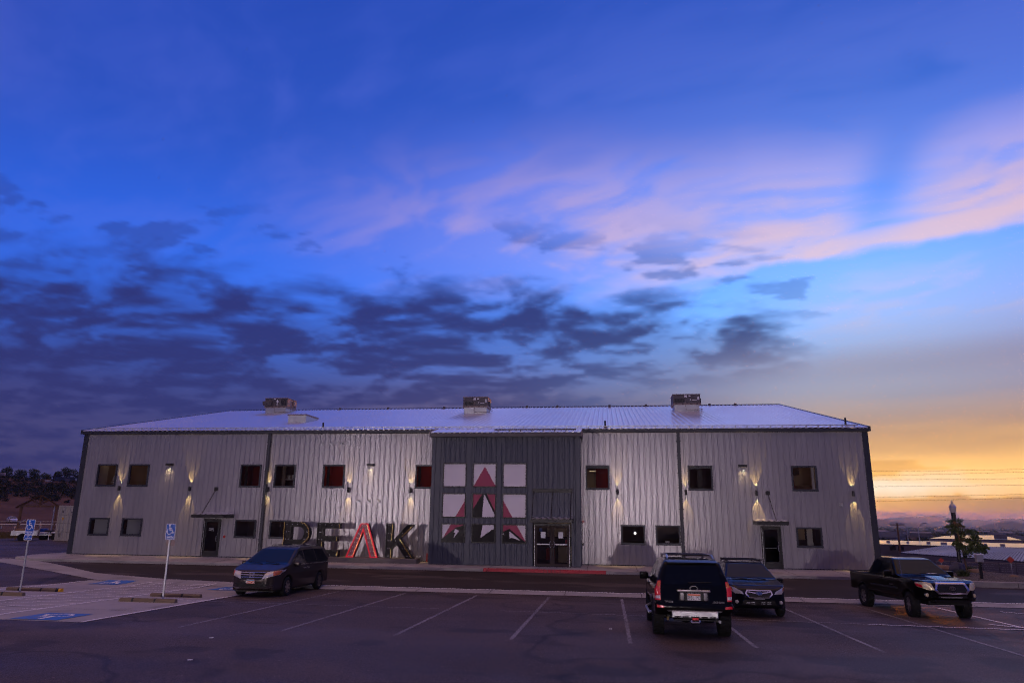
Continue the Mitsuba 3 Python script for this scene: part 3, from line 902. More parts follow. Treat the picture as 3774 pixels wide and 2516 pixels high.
# things that stand in the two left upper windows
t_ = thing('table_lamp', 'small table lamp with a cream shade standing inside the second upper window from the left', 'lamp')
lx, ly, lz = -28.34 + 0.90, 0.72, 3.93
put(t_, 'stem', xf(lathe([(0.0, 0), (0.09, 0.0), (0.09, 0.02), (0.018, 0.04), (0.018, 0.40)], 12), (lx, ly, lz)), 'm_trim', 40)
put(t_, 'lamp_shade', xf(lathe([(0.19, 0.36), (0.11, 0.62)], 16), (lx, ly, lz)), 'm_sign_white', True)
t_ = thing('ornament', 'white tiered ornament on a small block inside the leftmost upper window', 'ornament')
ox, oy, oz = -30.42 + 0.80, 0.5, 3.96
put(t_, 'stand', rbx(ox - 0.09, ox + 0.09, oy - 0.07, oy + 0.07, oz - 0.02, oz + 0.09, 0.01), 'm_white')
for k_, (zz, rr) in enumerate([(0.20, 0.14), (0.34, 0.105), (0.46, 0.075), (0.56, 0.05)]):
    put(t_, 'tier', J(*[sphere((ox + rr * math.cos(a + k_), oy + rr * math.sin(a + k_), oz + zz), 0.045, 1) for a in np.linspace(0, 2 * np.pi, 6)[:-1]]), 'm_white', True)
put(t_, 'stem', cyl((ox, oy, oz + 0.09), (ox, oy, oz + 0.62), 0.012, n=6), 'm_trim')

# ---- single doors with their canopies
for (x0, x1, z0, z1, side) in doors:
    D_ = put(B, 'door', J(frame_ring(x0, x1, z0 - 0.07, z1, 0.07, 0.08, -0.05)), 'm_black', label='dark single door left of the entrance bay' if side == 'L' else 'dark single door right of the entrance bay')
    put(D_, 'leaf', J(frame_ring(x0 + 0.075, x1 - 0.075, z0 + 0.01, z1 - 0.075, 0.10, 0.04, 0.0), bx(x0 + 0.17, x1 - 0.17, 0.0, 0.04, 0.10, 0.34)), 'm_black')
    put(D_, 'pane', quads([[(x0 + 0.17, 0.02, 0.30), (x1 - 0.17, 0.02, 0.30), (x1 - 0.17, 0.02, z1 - 0.17), (x0 + 0.17, 0.02, z1 - 0.17)]]), 'm_pane')
    put(D_, 'edge_strip', bx(x0 + 0.055, x0 + 0.075, -0.056, -0.04, 0.02, z1 - 0.09), 'm_steel')
    hx = x1 - 0.16
    put(D_, 'handle', tube([(hx, 0.0, 0.86), (hx - 0.0, -0.07, 0.88), (hx - 0.05, -0.08, 0.92), (hx - 0.05, -0.08, 1.12), (hx, -0.07, 1.16), (hx, 0.0, 1.18)], 0.014, 8), 'm_steel', 40)
    put(D_, 'lock', cyl((hx, 0.0, 1.30), (hx, -0.012, 1.30), 0.022, n=12), 'm_steel')
    if side == 'R':
        put(D_, 'push_bar', bx(x0 + 0.19, x1 - 0.26, 0.03, 0.06, 1.0, 1.03), 'm_galv')
    else:
        put(D_, 'lettering', xz(xf(text('PSU', 0.10, 0.003), (x0 + 0.36, 1.50, 0)), 0.016), 'm_sign_white')
        put(D_, 'lettering_rule', bx(x0 + 0.34, x0 + 0.66, 0.012, 0.015, 1.44, 1.452), 'm_sign_white')
    room_box(x0 - 0.3, x1 + 0.3, 0.0, 2.6, 0.09, 2.4, 'm_room_dark')


def canopy(x0, x1, yw, proj, z, brackets, wall_z, plate):
    """A shallow ribbed canopy hung from the wall on rods."""
    K = put(B, 'canopy', J(bx(x0, x1, yw - proj, yw - proj + 0.06, z - 0.17, z), bx(x0, x0 + 0.05, yw - proj + 0.06, yw - 0.002, z - 0.17, z), bx(x1 - 0.05, x1, yw - proj + 0.06, yw - 0.002, z - 0.17, z), bx(x0 + 0.05, x1 - 0.05, yw - 0.05, yw - 0.004, z - 0.17, z)), 'm_black')
    q = []
    n = int((x1 - x0) / 0.30)
    w = (x1 - x0 - 0.04) / n
    for i in range(n):
        a = x0 + 0.02 + i * w
        pts = [(a, 0), (a + w * 0.55, 0), (a + w * 0.65, 0.05), (a + w * 0.88, 0.05), (a + w, 0)]
        for (xa_, ha), (xb_, hb) in zip(pts[:-1], pts[1:]):
            q.append([(xa_, yw - proj - 0.02, z + 0.01 + ha), (xb_, yw - proj - 0.02, z + 0.01 + hb), (xb_, yw - 0.01, z + 0.055 + hb), (xa_, yw - 0.01, z + 0.055 + ha)])
    put(K, 'deck', quads(q), 'm_roof')
    for bxp, pxp in brackets:
        put(K, 'rod', cyl((bxp, yw - 0.05, wall_z - 0.03), (pxp, yw - proj + 0.10, z + 0.05), 0.022, n=8), 'm_black', 40)
    for a, b in plate:
        put(K, 'wall_plate', rbx(a, b, yw - 0.075, yw - 0.034, wall_z - 0.10, wall_z + 0.10, 0.006), 'm_black')
    return K


canopy(-23.34, -21.40, 0.0, 1.2, 2.35, [(-22.67, -22.76)], 3.80, [(-22.78, -22.55)])
canopy(7.49, 9.02, 0.0, 1.2, 2.36, [(8.34, 8.43)], 3.80, [(8.23, 8.45)])

# ---- entrance bay
Z = 6.66
pprof = rib_profile(PX0, PX1, 0.2794, 0.03)
pop = [(w[0] - 0.04, w[1] + 0.04, w[2] - 0.04, w[3] + 0.04) for w in pwins] + [(pdoor[0] - 0.05, pdoor[1] + 0.05, -0.1, pdoor[3] + 0.05)]
flat = []                                                   # flat column covers between the windows
for i in range(9):
    a = PX0 + 0.02 + i * (PX1 - PX0 - 0.04) / 9
    b = PX0 + 0.02 + (i + 1) * (PX1 - PX0 - 0.04) / 9
    for piece in split_islands(strip_sheet(a, b, pprof, 0.0, Z, PY - 0.002 * (i % 2), pop)):
        put(B, 'bay_panel', piece, 'm_charcoal')
for a, b in ((-9.40, -9.22), (-9.12, -8.92), (-7.40, -7.22), (-5.78, -5.60), (-4.12, -3.98), (-1.60, -1.42)):
    put(B, 'bay_trim', bx(a, b, PY - 0.046, PY + 0.02, 0.0, Z), 'm_charcoal')
put(B, 'bay_side_wall', quads([[(PX0, 0, 0), (PX0, PY, 0), (PX0, PY, 6.9), (PX0, 0, 6.9)]]), 'm_charcoal')
put(B, 'bay_side_wall', quads([[(PX1, PY, 0), (PX1, 0, 0), (PX1, 0, 6.9), (PX1, PY, 6.9)]]), 'm_charcoal')
ye = PY - 0.34
put(B, 'bay_gutter', rbx(PX0 - 0.10, PX1 + 0.12, ye - 0.01, ye + 0.10, Z - 0.06, roof_z(ye) - 0.012, 0.012), 'm_hvac')
put(B, 'bay_soffit', bx(PX0, PX1, ye + 0.10, PY + 0.02, Z - 0.012, Z), 'm_trim')
xs = PX0 - 0.10
for i in range(9):
    w = (PX1 - PX0 + 0.22) / 9
    put(B, 'bay_roof_panel', roof_sheet(xs, xs + w - 0.002, ye - 0.02, lambda x: -0.272), 'm_roof')
    xs += w
for x in (PX0 - 0.10, PX1 + 0.12):
    q = [[(x, ye, Z - 0.05), (x, -0.01, Z - 0.05), (x, -0.01, roof_z(-0.01) + 0.05), (x, ye, roof_z(ye) + 0.05)]]
    put(B, 'bay_rake_trim', J(quads(q), bx(x - 0.03, x + 0.03, ye, ye + 0.04, Z - 0.05, roof_z(ye) + 0.05)), 'm_hvac_tan')
yy = -1.0
k = put(B, 'snow_rail', bx(-6.0, -1.6, ye + 0.30, ye + 0.34, roof_z(ye + .3) + 0.06, roof_z(ye + .3) + 0.14), 'm_hvac')
for x in np.arange(-5.8, -1.6, 0.61):
    put(k, 'clamp', bx(x - 0.025, x + 0.025, ye + 0.28, ye + 0.36, roof_z(ye + .3), roof_z(ye + .3) + 0.07), 'm_hvac')

# nine film-covered windows that carry one picture: a triangle with a mountain inside
GX = lambda cx, cz: (-9.435 + (cx) * 0.004175 - 0.0 if False else None)


def gp(cx, cz):
    """From a tracing grid (units of about 4 mm, origin at the bay's top left) to metres on the bay's face."""
    return (-9.44 + cx * 0.00418 + (cz - 100) * 0.000008 * 0, 5.185 - (cz - 105) * 0.00403)


pink = Polygon([gp(706, 142), gp(168, 1092), gp(1244, 1108)])
black = unary_union([Polygon([gp(698, 470), gp(520, 760), gp(440, 900), gp(345, 932), gp(145, 1092), gp(145, 1160), gp(1245, 1160), gp(1245, 1108), gp(1030, 936), gp(945, 975), gp(935, 900), gp(880, 790), gp(720, 470)])])
white = [Polygon([gp(700, 500), gp(708, 508), gp(838, 755), gp(838, 800), gp(681, 800)]),
         Polygon([gp(692, 890), gp(832, 890), gp(832, 952), gp(808, 950), gp(666, 1056)]),
         Polygon([gp(340, 946), gp(392, 968), gp(322, 1064), gp(343, 994), gp(322, 998)]),
         Polygon([gp(940, 966), gp(968, 1016), gp(940, 1000)]),
         Polygon([gp(1029, 966), gp(1172, 1082), gp(1062, 1047), gp(1035, 1056)])]
for (x0, x1, z0, z1) in pwins:
    F_ = put(B, 'bay_window', frame_ring(x0 - 0.03, x1 + 0.03, z0 - 0.03, z1 + 0.03, 0.05, PY + 0.03, PY - 0.05), 'm_black')
    cell = sbox(x0 + 0.02, z0 + 0.02, x1 - 0.02, z1 - 0.02)
    put(F_, 'pane', face(cell, PY + 0.02, PY + 0.004), 'm_grey_film')
    for nm, poly, m_, yf in [('pink_film', pink, 'm_pink_film', PY + 0.001), ('black_film', black, 'm_black_film', PY - 0.002)] + [('white_film', w, 'm_grey_film', PY - 0.005) for w in white]:
        g = poly.intersection(cell)
        if g.area > 1e-4:
            put(F_, nm, face(g, PY + 0.004, yf), m_)

# entrance doors
x0, x1, z0, z1 = pdoor
D_ = put(B, 'entrance_door', J(frame_ring(x0, x1, z0 - 0.05, z1, 0.05, PY + 0.1, PY - 0.03), bx(x0 + .05, x1 - .05, PY - 0.02, PY + 0.08, 2.02, 2.08)), 'm_black', label='double glass entrance door with steel push bars')
put(D_, 'edge_strip', J(bx(x0 + 0.03, x0 + 0.05, PY - 0.036, PY - 0.03, 0.01, 2.05), bx(x1 - 0.05, x1 - 0.03, PY - 0.036, PY - 0.03, 0.01, 2.05)), 'm_steel')
cx = (x0 + x1) / 2
for s in (-1, 1):
    a, b = (x0 + 0.055, cx - 0.004) if s < 0 else (cx + 0.004, x1 - 0.055)
    put(D_, 'leaf', frame_ring(a, b, 0.015, 2.015, 0.115, PY + 0.06, PY + 0.005), 'm_room_dark')
    put(D_, 'pane', quads([[(a + 0.11, PY + 0.03, 0.12), (b - 0.11, PY + 0.03, 0.12), (b - 0.11, PY + 0.03, 1.91), (a + 0.11, PY + 0.03, 1.91)]]), 'm_pane')
    put(D_, 'push_bar', rbx(a + 0.10, b - 0.10, PY - 0.06, PY - 0.02, 1.06, 1.125, 0.01), 'm_galv')
    hx = cx + s * 0.075
    put(D_, 'pull_handle', tube([(hx, PY, 0.94), (hx, PY - 0.07, 0.95), (hx + s * 0.055, PY - 0.085, 0.99), (hx + s * 0.055, PY - 0.085, 1.18), (hx, PY - 0.07, 1.23), (hx, PY, 1.24)], 0.015, 8), 'm_steel', 40)
    nx = (a + b) / 2 + (-0.02 if s < 0 else 0.0)
    k = put(D_, 'notice', quads([[(nx - 0.12, PY + 0.024, 1.40), (nx + 0.12, PY + 0.024, 1.40), (nx + 0.12, PY + 0.024, 1.71), (nx - 0.12, PY + 0.024, 1.71)]]), 'm_sign_white')
put(D_, 'hanging_banner', quads([[(x0 + 0.24, PY + 0.3, 1.72), (x0 + 0.40, PY + 0.3, 1.70), (x0 + 0.40, PY + 0.3, 2.02), (x0 + 0.24, PY + 0.3, 2.02)]]), 'm_sign_blue')
put(D_, 'lock', sphere((cx, PY - 0.01, 1.09), 0.022, 1), 'm_chrome')
r_ = room_box(PX0 + 0.4, PX1 - 0.12, 0.0, 2.7, PY + 0.12, 4.4, 'm_room_dark', 'lobby')
put(r_, 'reception_desk', rbx(cx + 0.10, cx + 0.90, 1.4, 2.0, 0.0, 0.85, 0.02), 'm_room_tan')
put(r_, 'red_box', rbx(cx + 0.5, cx + 0.72, 1.3, 1.6, 0.86, 1.22, 0.02), 'm_red')
put(r_, 'red_bench', rbx(cx - 0.6, cx - 0.12, 1.6, 2.0, 0.1, 0.72, 0.03), 'm_room_red')
put(r_, 'tan_screen', bx(cx - 0.65, cx + 0.75, 3.2, 3.25, 1.3, 2.1), 'm_room_tan')
ceiling_lamp(r_, cx + 0.2, 1.9, 2.62, (1.8, 1.2, 0.7))
canopy(-3.92, -1.79, PY, 1.2, 2.36, [(-3.86, -3.84), (-2.86, -2.86), (-1.88, -1.88)], 3.80, [(-3.93, -1.81)])

# ------------------------------------------------------------------ lamps


def spot(o, t, rgb, cut, beam):
    return {'type': 'spot', 'to_world': T().look_at(origin=list(o), target=list(t), up=[1, 0, 0]), 'intensity': {'type': 'rgb', 'value': list(rgb)}, 'cutoff_angle': cut, 'beam_width': beam, 'sampling_weight': 1.0}


def tube_shell(p0, p1, ro, ri, n=20):
    o_, i_ = cyl(p0, p1, ro, n=n, cap=False), cyl(p1, p0, ri, n=n, cap=False)
    z0, z1, cx_, cy_ = p0[2], p1[2], p0[0], p0[1]
    t = np.arange(n + 1) * 2 * np.pi / n
    q = []
    for z, s in ((z0, -1), (z1, 1)):
        for a, b in zip(t[:-1], t[1:]):
            c = [(cx_ + r * math.cos(h), cy_ + r * math.sin(h), z) for r, h in ((ri, a), (ro, a), (ro, b), (ri, b))]
            q.append(c if s > 0 else c[::-1])
    return J(o_, i_, quads(q))


for i, (x, lab) in enumerate([(-28.81, 'between the two leftmost upper windows'), (-24.30, 'left of the left door canopy'), (-19.46, 'beside the left downpipe'), (-14.59, 'right of the fifth upper window'), (-10.96, 'just left of the entrance bay'),
                              (0.535, 'right of the entrance bay'), (4.13, 'beside the right downpipe'), (7.755, 'above the right door canopy'), (12.57, 'beside the right end of the building')]):
    k = thing('wall_sconce', f'black up-and-down wall light {lab}', 'wall light', 'up-and-down wall lights along the front')
    yw = -0.032
    # an open tube with the bulb in the middle, on a small wall box
    put(k, 'housing', J(tube_shell((x, yw - 0.105, 3.66), (x, yw - 0.105, 3.93), 0.062, 0.047), bx(x - 0.035, x + 0.035, yw - 0.040, yw, 3.70, 3.89)), 'm_black', 40)
    scene[numbered(f'light_of_{k}')] = {'type': 'point', 'position': [x, yw - 0.105, 3.795], 'intensity': {'type': 'rgb', 'value': (np.array([13.0, 8.2, 2.7]) * (0.85 + 0.3 * ((i * 37) % 10) / 10)).tolist()}, 'sampling_weight': 1.2}
for x, lab in [(-25.78, 'above and left of the left door canopy'), (-13.37, 'high over the illuminated letters'), (7.15, 'above and left of the right door canopy')]:
    k = thing('wall_pack', f'small black downlight on the wall {lab}', 'wall light', 'small downlights high on the wall')
    put(k, 'housing', tm(m3.Manifold.hull_points(np.array([(x + sx * 0.22, -0.03, z) for sx in (-1, 1) for z in (5.14, 5.27)] + [(x + sx * 0.20, -0.20, z) for sx in (-1, 1) for z in (5.15, 5.25)]))), 'm_black')
    put(k, 'lens', bx(x - 0.15, x + 0.15, -0.17, -0.06, 5.128, 5.136), 'm_amber')
    scene[numbered(f'light_of_{k}')] = spot((x, -0.13, 5.11), (x, -0.05, 4.0), np.array((1.0, 0.70, 0.34)) * 4.0, 46, 10)

# two lot lamps across the street behind the camera; one is thrown back by a lower window, both cast the shadows on the front wall
for x, y, P_, lab in [(-38.0, -80.0, 1850.0, 'left'), (4.3, -80.0, 1550.0, 'right')]:
    k = thing('street_lamp', f'dark post-top street lamp across the street behind the viewpoint, {lab} of the two', 'street lamp', 'street lamps across the street')
    put(k, 'pole', xf(lathe([(0.20, 0), (0.20, 0.3), (0.10, 0.5), (0.06, 3.2), (0.10, 3.3), (0.12, 3.36)], 14), (x, y, -0.2)), 'm_black', 40)
    r_ = 0.20
    L_ = P_ / (math.pi * r_ * r_)
    put(k, 'globe', sphere((x, y, 3.42), r_, 3), 'm_white', True, **glow((L_ * 1.0, L_ * 0.81, L_ * 0.85), 4.0))

# ------------------------------------------------------------------ vehicles (x forward, y left, z up; the ground at z = 0)
mat('m_tyre', (0.010, 0.010, 0.011), 0.75, spec=0.25)
mat('m_alloy', (0.50, 0.50, 0.52), 0.28, metal=1.0)
mat('m_plastic', (0.010, 0.010, 0.011), 0.5, spec=0.4)
mat('m_glass_dark', (0.004, 0.005, 0.007), 0.05, spec=0.3)
mat('m_windshield', (0.010, 0.020, 0.026), 0.05, spec=0.25)
mat('m_lamp_clear', (0.62, 0.60, 0.58), 0.20, metal=0.35, coat=1.0)
mat('m_lamp_yellowed', (0.62, 0.54, 0.34), 0.25, metal=0.3, coat=1.0)
mat('m_lamp_red', (0.62, 0.010, 0.025), 0.12, coat=1.0)
mat('m_lamp_orange', (0.55, 0.13, 0.03), 0.15, coat=1.0)
mat('m_paint_bronze', (0.040, 0.030, 0.028), 0.26, metal=0.45, coat=0.3)
mat('m_paint_black', (0.003, 0.003, 0.003), 0.07, spec=0.26)
mat('m_paint_navy', (0.004, 0.005, 0.010), 0.09, spec=0.3)
mat('m_paint_copper', (0.10, 0.030, 0.014), 0.24, metal=0.5, coat=1.0)
mat('m_paint_white', (0.62, 0.62, 0.64), 0.3, coat=0.6)
mat('m_plate_white', (0.72, 0.70, 0.72), 0.4)
mat('m_plate_orange', (0.60, 0.11, 0.02), 0.4)
mat('m_plate_blue', (0.10, 0.30, 0.48), 0.4)
mat('m_seat', (0.10, 0.095, 0.09), 0.8)


def M3(v, f):
    return m3.Manifold(m3.Mesh(np.asarray(v, np.float32), np.asarray(f, np.uint32)))


def prism_side(poly, y0, y1):
    c = m3.CrossSection([np.asarray(poly, float)], m3.FillRule.NonZero)
    return c.extrude(y1 - y0).transform(np.array([[1, 0, 0, 0], [0, 0, -1, y1], [0, 1, 0, 0]], float))


def prism_front(poly, xa, xb):
    c = m3.CrossSection([np.asarray(poly, float)], m3.FillRule.NonZero)
    return c.extrude(xb - xa).transform(np.array([[0, 0, 1, xa], [1, 0, 0, 0], [0, 1, 0, 0]], float))


def prism_top(poly, za, zb):
    c = m3.CrossSection([np.asarray(poly, float)], m3.FillRule.NonZero)
    return c.extrude(zb - za).translate([0, 0, za])


def sym(half):
    """(y, z) rows of the +y half, bottom to top, closed by its mirror image."""
    h = [tuple(q) for q in half]
    return h + [(-y, z) for y, z in reversed(h)]


def body_hull(side, plan, front, arches, ztop=0.0, refine=0.07, it=14, cuts=()):
    b = prism_side(side, -1.5, 1.5) ^ prism_front(sym(front), -4, 4) ^ prism_top([(x, w) for x, w in plan] + [(x, -w) for x, w in reversed(plan)], -0.5, 3.0) if False else \
        (prism_side(side, -1.5, 1.5) ^ prism_front(sym(front), -4, 4) ^ prism_top([(x, -w) for x, w in plan] + [(x, w) for x, w in reversed(plan)], -0.5, 3.0))
    for x, z, r, inner in arches:
        for s in (-1, 1):
            c = m3.Manifold.cylinder(2.0, r, r, 40).rotate([90, 0, 0]).translate([x, (inner + 2.0) if s > 0 else -inner, z])
            b = b - c
    for c in cuts:
        b = b - c
    b = b.refine_to_length(refine)
    v, f = tm(b)
    m = trimesh.Trimesh(v, f, process=False)
    trimesh.smoothing.filter_taubin(m, lamb=0.5, nu=0.52, iterations=it)
    return m


class Car:
    def __init__(self, name, label, cat, loc, rz, slope=0.0):
        self.k = thing(name, label, cat)
        self.loc, self.rz, self.slope = np.array(loc, float), rz, slope

    def w(self, m):
        v, f = m
        v = np.array(v, float); v[:, 2] += v[:, 0] * self.slope
        return xf((v, f), self.loc, self.rz)

    def put(self, nm, m, mt, smooth=40, parent=None, label=None, **kw):
        return put(parent or self.k, nm, self.w(m), mt, smooth, label, **kw)

    def body(self, m, mt):
        self.m = m
        self.put('body', tm(m), mt, 50)
        self._inf = {}

    def inflated(self, d):
        if d not in self._inf:
            v = self.m.vertices + self.m.vertex_normals * d
            self._inf[d] = M3(v, self.m.faces)
        return self._inf[d]

    def decal(self, nm, prism, mt, d=0.008, parent=None, label=None, smooth=35):
        g = self.inflated(d) ^ prism
        if g.num_tri() == 0:
            return None
        return self.put(nm, tm(g), mt, smooth, parent, label)

    def both(self, nm, poly, mt, d=0.008, y0=0.35):
        for s in (1, -1):
            self.decal(nm, prism_side(poly, *((y0, 1.4) if s > 0 else (-1.4, -y0))), mt, d)

    def frontal(self, nm, poly, mt, xa, xb, d=0.010, parent=None, mirror=False, label=None):
        ks = [self.decal(nm, prism_front(poly, xa, xb), mt, d, parent, label)]
        if mirror:
            ks.append(self.decal(nm, prism_front([(-y, z) for y, z in reversed(poly)], xa, xb), mt, d, parent, label))
        return ks

    def wheel(self, x, y, r, w, rim_r, spokes, mt='m_alloy', steer=0.0, lugs=0):
        s = 1 if y > 0 else -1
        t = np.arange(40) * 2 * np.pi / 40
        prof_ = [(rim_r - 0.015, -w / 2 + 0.02), (rim_r + 0.02, -w / 2), (r - 0.05, -w / 2 + 0.004), (r - 0.012, -w / 2 + 0.03), (r, -w * 0.28), (r, w * 0.28), (r - 0.012, w / 2 - 0.03), (r - 0.05, w / 2 - 0.004), (rim_r + 0.02, w / 2), (rim_r - 0.015, w / 2 - 0.02)]

        def place(m):
            v, f = m
            v = np.stack([v[:, 0], v[:, 2] * s, v[:, 1]], 1)
            f = f[:, ::-1] if s > 0 else f
            c, q = math.cos(steer), math.sin(steer)
            v = np.stack([v[:, 0] * c - v[:, 1] * q, v[:, 0] * q + v[:, 1] * c, v[:, 2]], 1)
            return v + np.array([x, y, r]), f
        W_ = numbered(f'{self.k}__wheel')
        # the wheel's own mesh is the rim barrel; tyre and face are its sub-parts
        self.put('wheel', place(lathe([(rim_r - 0.02, -w / 2 + 0.02), (rim_r - 0.02, w / 2 - 0.03)], 32)), 'm_plastic', True)
        self.put('tyre', place(lathe(prof_, 40)), 'm_tyre', 40, W_)
        if lugs:
            q = []
            for i in range(lugs):
                a = i * 2 * np.pi / lugs
                for j, off in ((-1, 0.0), (1, 0.5)):
                    b = a + off * 2 * np.pi / lugs
                    v, f = bx(-0.032, 0.032, r - 0.01, r + 0.012, (0.01 if j > 0 else -w / 2 + 0.01), (w / 2 - 0.01 if j > 0 else -0.01))
                    c_, s_ = math.cos(b), math.sin(b)
                    v = np.stack([v[:, 0] * c_ - v[:, 1] * s_, v[:, 0] * s_ + v[:, 1] * c_, v[:, 2]], 1)
                    q.append((v, f))
            self.put('tread_block', place(J(*q)), 'm_tyre', False, W_)
        fc = Point(0, 0).buffer(rim_r, 24).difference(Point(0, 0).buffer(rim_r - 0.035, 24))
        hub = Point(0, 0).buffer(0.07, 12)
        sp = []
        for i in range(spokes):
            a = i * 2 * np.pi / spokes
            l1 = LineString([(0.03 * math.cos(a), 0.03 * math.sin(a)), ((rim_r - 0.01) * math.cos(a - 0.10), (rim_r - 0.01) * math.sin(a - 0.10))]).buffer(0.024)
            l2 = LineString([(0.03 * math.cos(a), 0.03 * math.sin(a)), ((rim_r - 0.01) * math.cos(a + 0.10), (rim_r - 0.01) * math.sin(a + 0.10))]).buffer(0.024)
            sp += [l1, l2]
        v, f = ex(unary_union([fc, hub] + sp), 0.025)
        v[:, 2] += w / 2 - 0.05
        self.put('rim', place((v, f)), mt, False, W_)
        v, f = ex(Point(0, 0).buffer(rim_r - 0.02, 20), 0.01)
        v[:, 2] += w / 2 - 0.11
        self.put('brake_disc', place((v, f)), 'm_plastic', False, W_)

    def mirror(self, x, y, z, mt, sx=0.10, sy=0.22, sz=0.17):
        for s in (1, -1):
            k = self.put('side_mirror', J(rbx(x - sx, x + sx * 0.6, s * y - (0 if s > 0 else sy), s * y + (sy if s > 0 else 0), z - sz / 2, z + sz / 2, 0.045, 2)), mt, 45)
            self.put('arm', cyl((x - 0.02, s * (y - 0.10), z - sz * 0.30), (x - 0.02, s * (y + 0.05), z - sz * 0.22), 0.030, n=8), mt, 40, k)

    def plate(self, x, z, facing, top, body, line, mt_txt='m_plastic', tilt=0.0):
        s = 1 if facing > 0 else -1
        P_ = self.put('licence_plate', rbx(x - 0.012, x + 0.012, -0.155, 0.155, z - 0.078, z + 0.078, 0.008), body, 30)

        def stand(m, off):
            v, f = centred(m)
            v = np.stack([x + s * (off + v[:, 2]), s * v[:, 0], v[:, 1]], 1)
            return v, f
        self.put('plate_band', bx(*(sorted((x + s * 0.0125, x + s * 0.0135))), -0.148, 0.148, z + 0.030, z + 0.070), top, False, P_)
        v, f = text(line, 0.072, 0.002, True)
        v[:, 1] += z - 0.055
        self.put('plate_number', stand((v * np.array([0.86, 1, 1]), f), 0.0135), mt_txt, False, P_)
        return P_


def rail(car, pts, r, mt='m_plastic', nm='roof_rail', parent=None):
    return car.put(nm, tube(pts, r, 8), mt, 45, parent)


# ---- grey-bronze minivan, nose towards the camera
y_f, y_r = -12.62, -9.62
gz0 = lambda a, b: float(zl(a) + zl(b)) / 2
c = Car('minivan', 'dark grey-bronze minivan facing out beside the accessible stalls', 'minivan', (-12.98, (y_f + y_r) / 2, gz0(y_f, y_r)), -math.pi / 2 + 0.0, slope=0.02)
side = [(-2.50, 0.30), (2.30, 0.24), (2.46, 0.34), (2.50, 0.60), (2.44, 0.80), (2.20, 0.96), (1.62, 1.10), (1.36, 1.18), (0.42, 1.64), (0.10, 1.715), (-0.9, 1.755), (-2.0, 1.72), (-2.38, 1.64), (-2.58, 1.20), (-2.68, 0.82), (-2.66, 0.45)]
plan = [(-2.70, 0.62), (-2.62, 0.84), (-2.3, 0.96), (-1.2, 1.0), (1.4, 1.0), (2.0, 0.93), (2.32, 0.78), (2.46, 0.55), (2.52, 0.30)]
front = [(0.78, 0.15), (0.93, 0.30), (0.985, 0.55), (1.0, 0.80), (0.965, 1.06), (0.74, 1.62), (0.66, 1.72), (0.35, 1.80)]
c.body(body_hull(side, plan, front, [(1.5, 0.345, 0.41, 0.66), (-1.5, 0.345, 0.41, 0.66)]), 'm_paint_bronze')
c.put('underbody', bx(-2.3, 2.2, -0.74, 0.74, 0.20, 0.50), 'm_plastic', False)
c.frontal('windshield', [(-0.86, 1.13), (0.86, 1.13), (0.66, 1.655), (-0.66, 1.655)], 'm_windshield', 0.20, 1.58, 0.006)
c.both('side_window', [(1.10, 1.12), (1.02, 1.16), (0.56, 1.46), (0.28, 1.60), (0.02, 1.60), (-0.02, 1.12)], 'm_glass_dark')
c.both('side_window', [(-0.10, 1.12), (-0.10, 1.61), (-1.10, 1.62), (-1.14, 1.12)], 'm_glass_dark')
c.both('side_window', [(-1.22, 1.06), (-1.20, 1.62), (-2.05, 1.58), (-2.30, 1.22), (-2.30, 1.06)], 'm_glass_dark')
c.frontal('rear_window', [(-0.72, 1.14), (0.72, 1.14), (0.62, 1.60), (-0.62, 1.60)], 'm_glass_dark', -2.8, -2.2)
h = c.frontal('headlight', [(0.40, 0.66), (0.90, 0.80), (0.98, 0.97), (0.62, 0.92), (0.50, 0.90)], 'm_lamp_clear', 1.75, 2.6, 0.012, mirror=True)
for s, p_ in zip((1, -1), h):
    q = [(0.78, 0.77), (0.90, 0.81), (0.96, 0.955), (0.74, 0.93)]
    c.frontal('turn_signal', q if s > 0 else [(-y, z) for y, z in reversed(q)], 'm_lamp_orange', 1.75, 2.6, 0.016, parent=p_)
    c.put('projector', J(sphere((2.30, s * 0.56, 0.83), 0.055, 2), sphere((2.20, s * 0.68, 0.85), 0.045, 2)), 'm_chrome', True, p_)
G_ = c.frontal('grille', [(-0.40, 0.66), (0.40, 0.66), (0.47, 0.90), (-0.47, 0.90)], 'm_plastic', 2.0, 2.6, 0.006)[0]
for z0, z1, hw in ((0.875, 0.895, 0.46), (0.795, 0.813, 0.43), (0.72, 0.738, 0.40)):
    c.frontal('chrome_bar', [(-hw, z0), (hw, z0), (hw, z1), (-hw, z1)], 'm_chrome', 2.0, 2.6, 0.026, parent=G_)
# emblem: an upright letter in a rounded frame
v, f = ex(unary_union([Polygon([(-0.06, 0.06), (-0.042, 0.06), (-0.030, -0.055), (-0.048, -0.055)]), Polygon([(0.06, 0.06), (0.042, 0.06), (0.030, -0.055), (0.048, -0.055)]), sbox(-0.04, -0.012, 0.04, 0.012)])
          .union(sbox(-0.085, -0.075, 0.085, 0.075).buffer(0.012).difference(sbox(-0.075, -0.065, 0.075, 0.065).buffer(0.012))), 0.02)
c.put('emblem', (np.stack([2.47 + v[:, 2], v[:, 0], v[:, 1] + 0.79], 1), f), 'm_chrome', False, G_)
c.frontal('lower_intake', [(-0.52, 0.37), (0.52, 0.37), (0.60, 0.47), (0.78, 0.50), (0.30, 0.535), (-0.30, 0.535), (-0.78, 0.50), (-0.60, 0.47)], 'm_plastic', 1.8, 2.6, 0.008)
c.frontal('chin_trim', [(-0.60, 0.315), (0.60, 0.315), (0.82, 0.40), (0.55, 0.36), (-0.55, 0.36), (-0.82, 0.40)], 'm_alloy', 1.8, 2.6, 0.014)
P_ = c.plate(2.535, 0.575, 1, 'm_plate_blue', 'm_plate_orange', '884 C6E', 'm_plate_white')
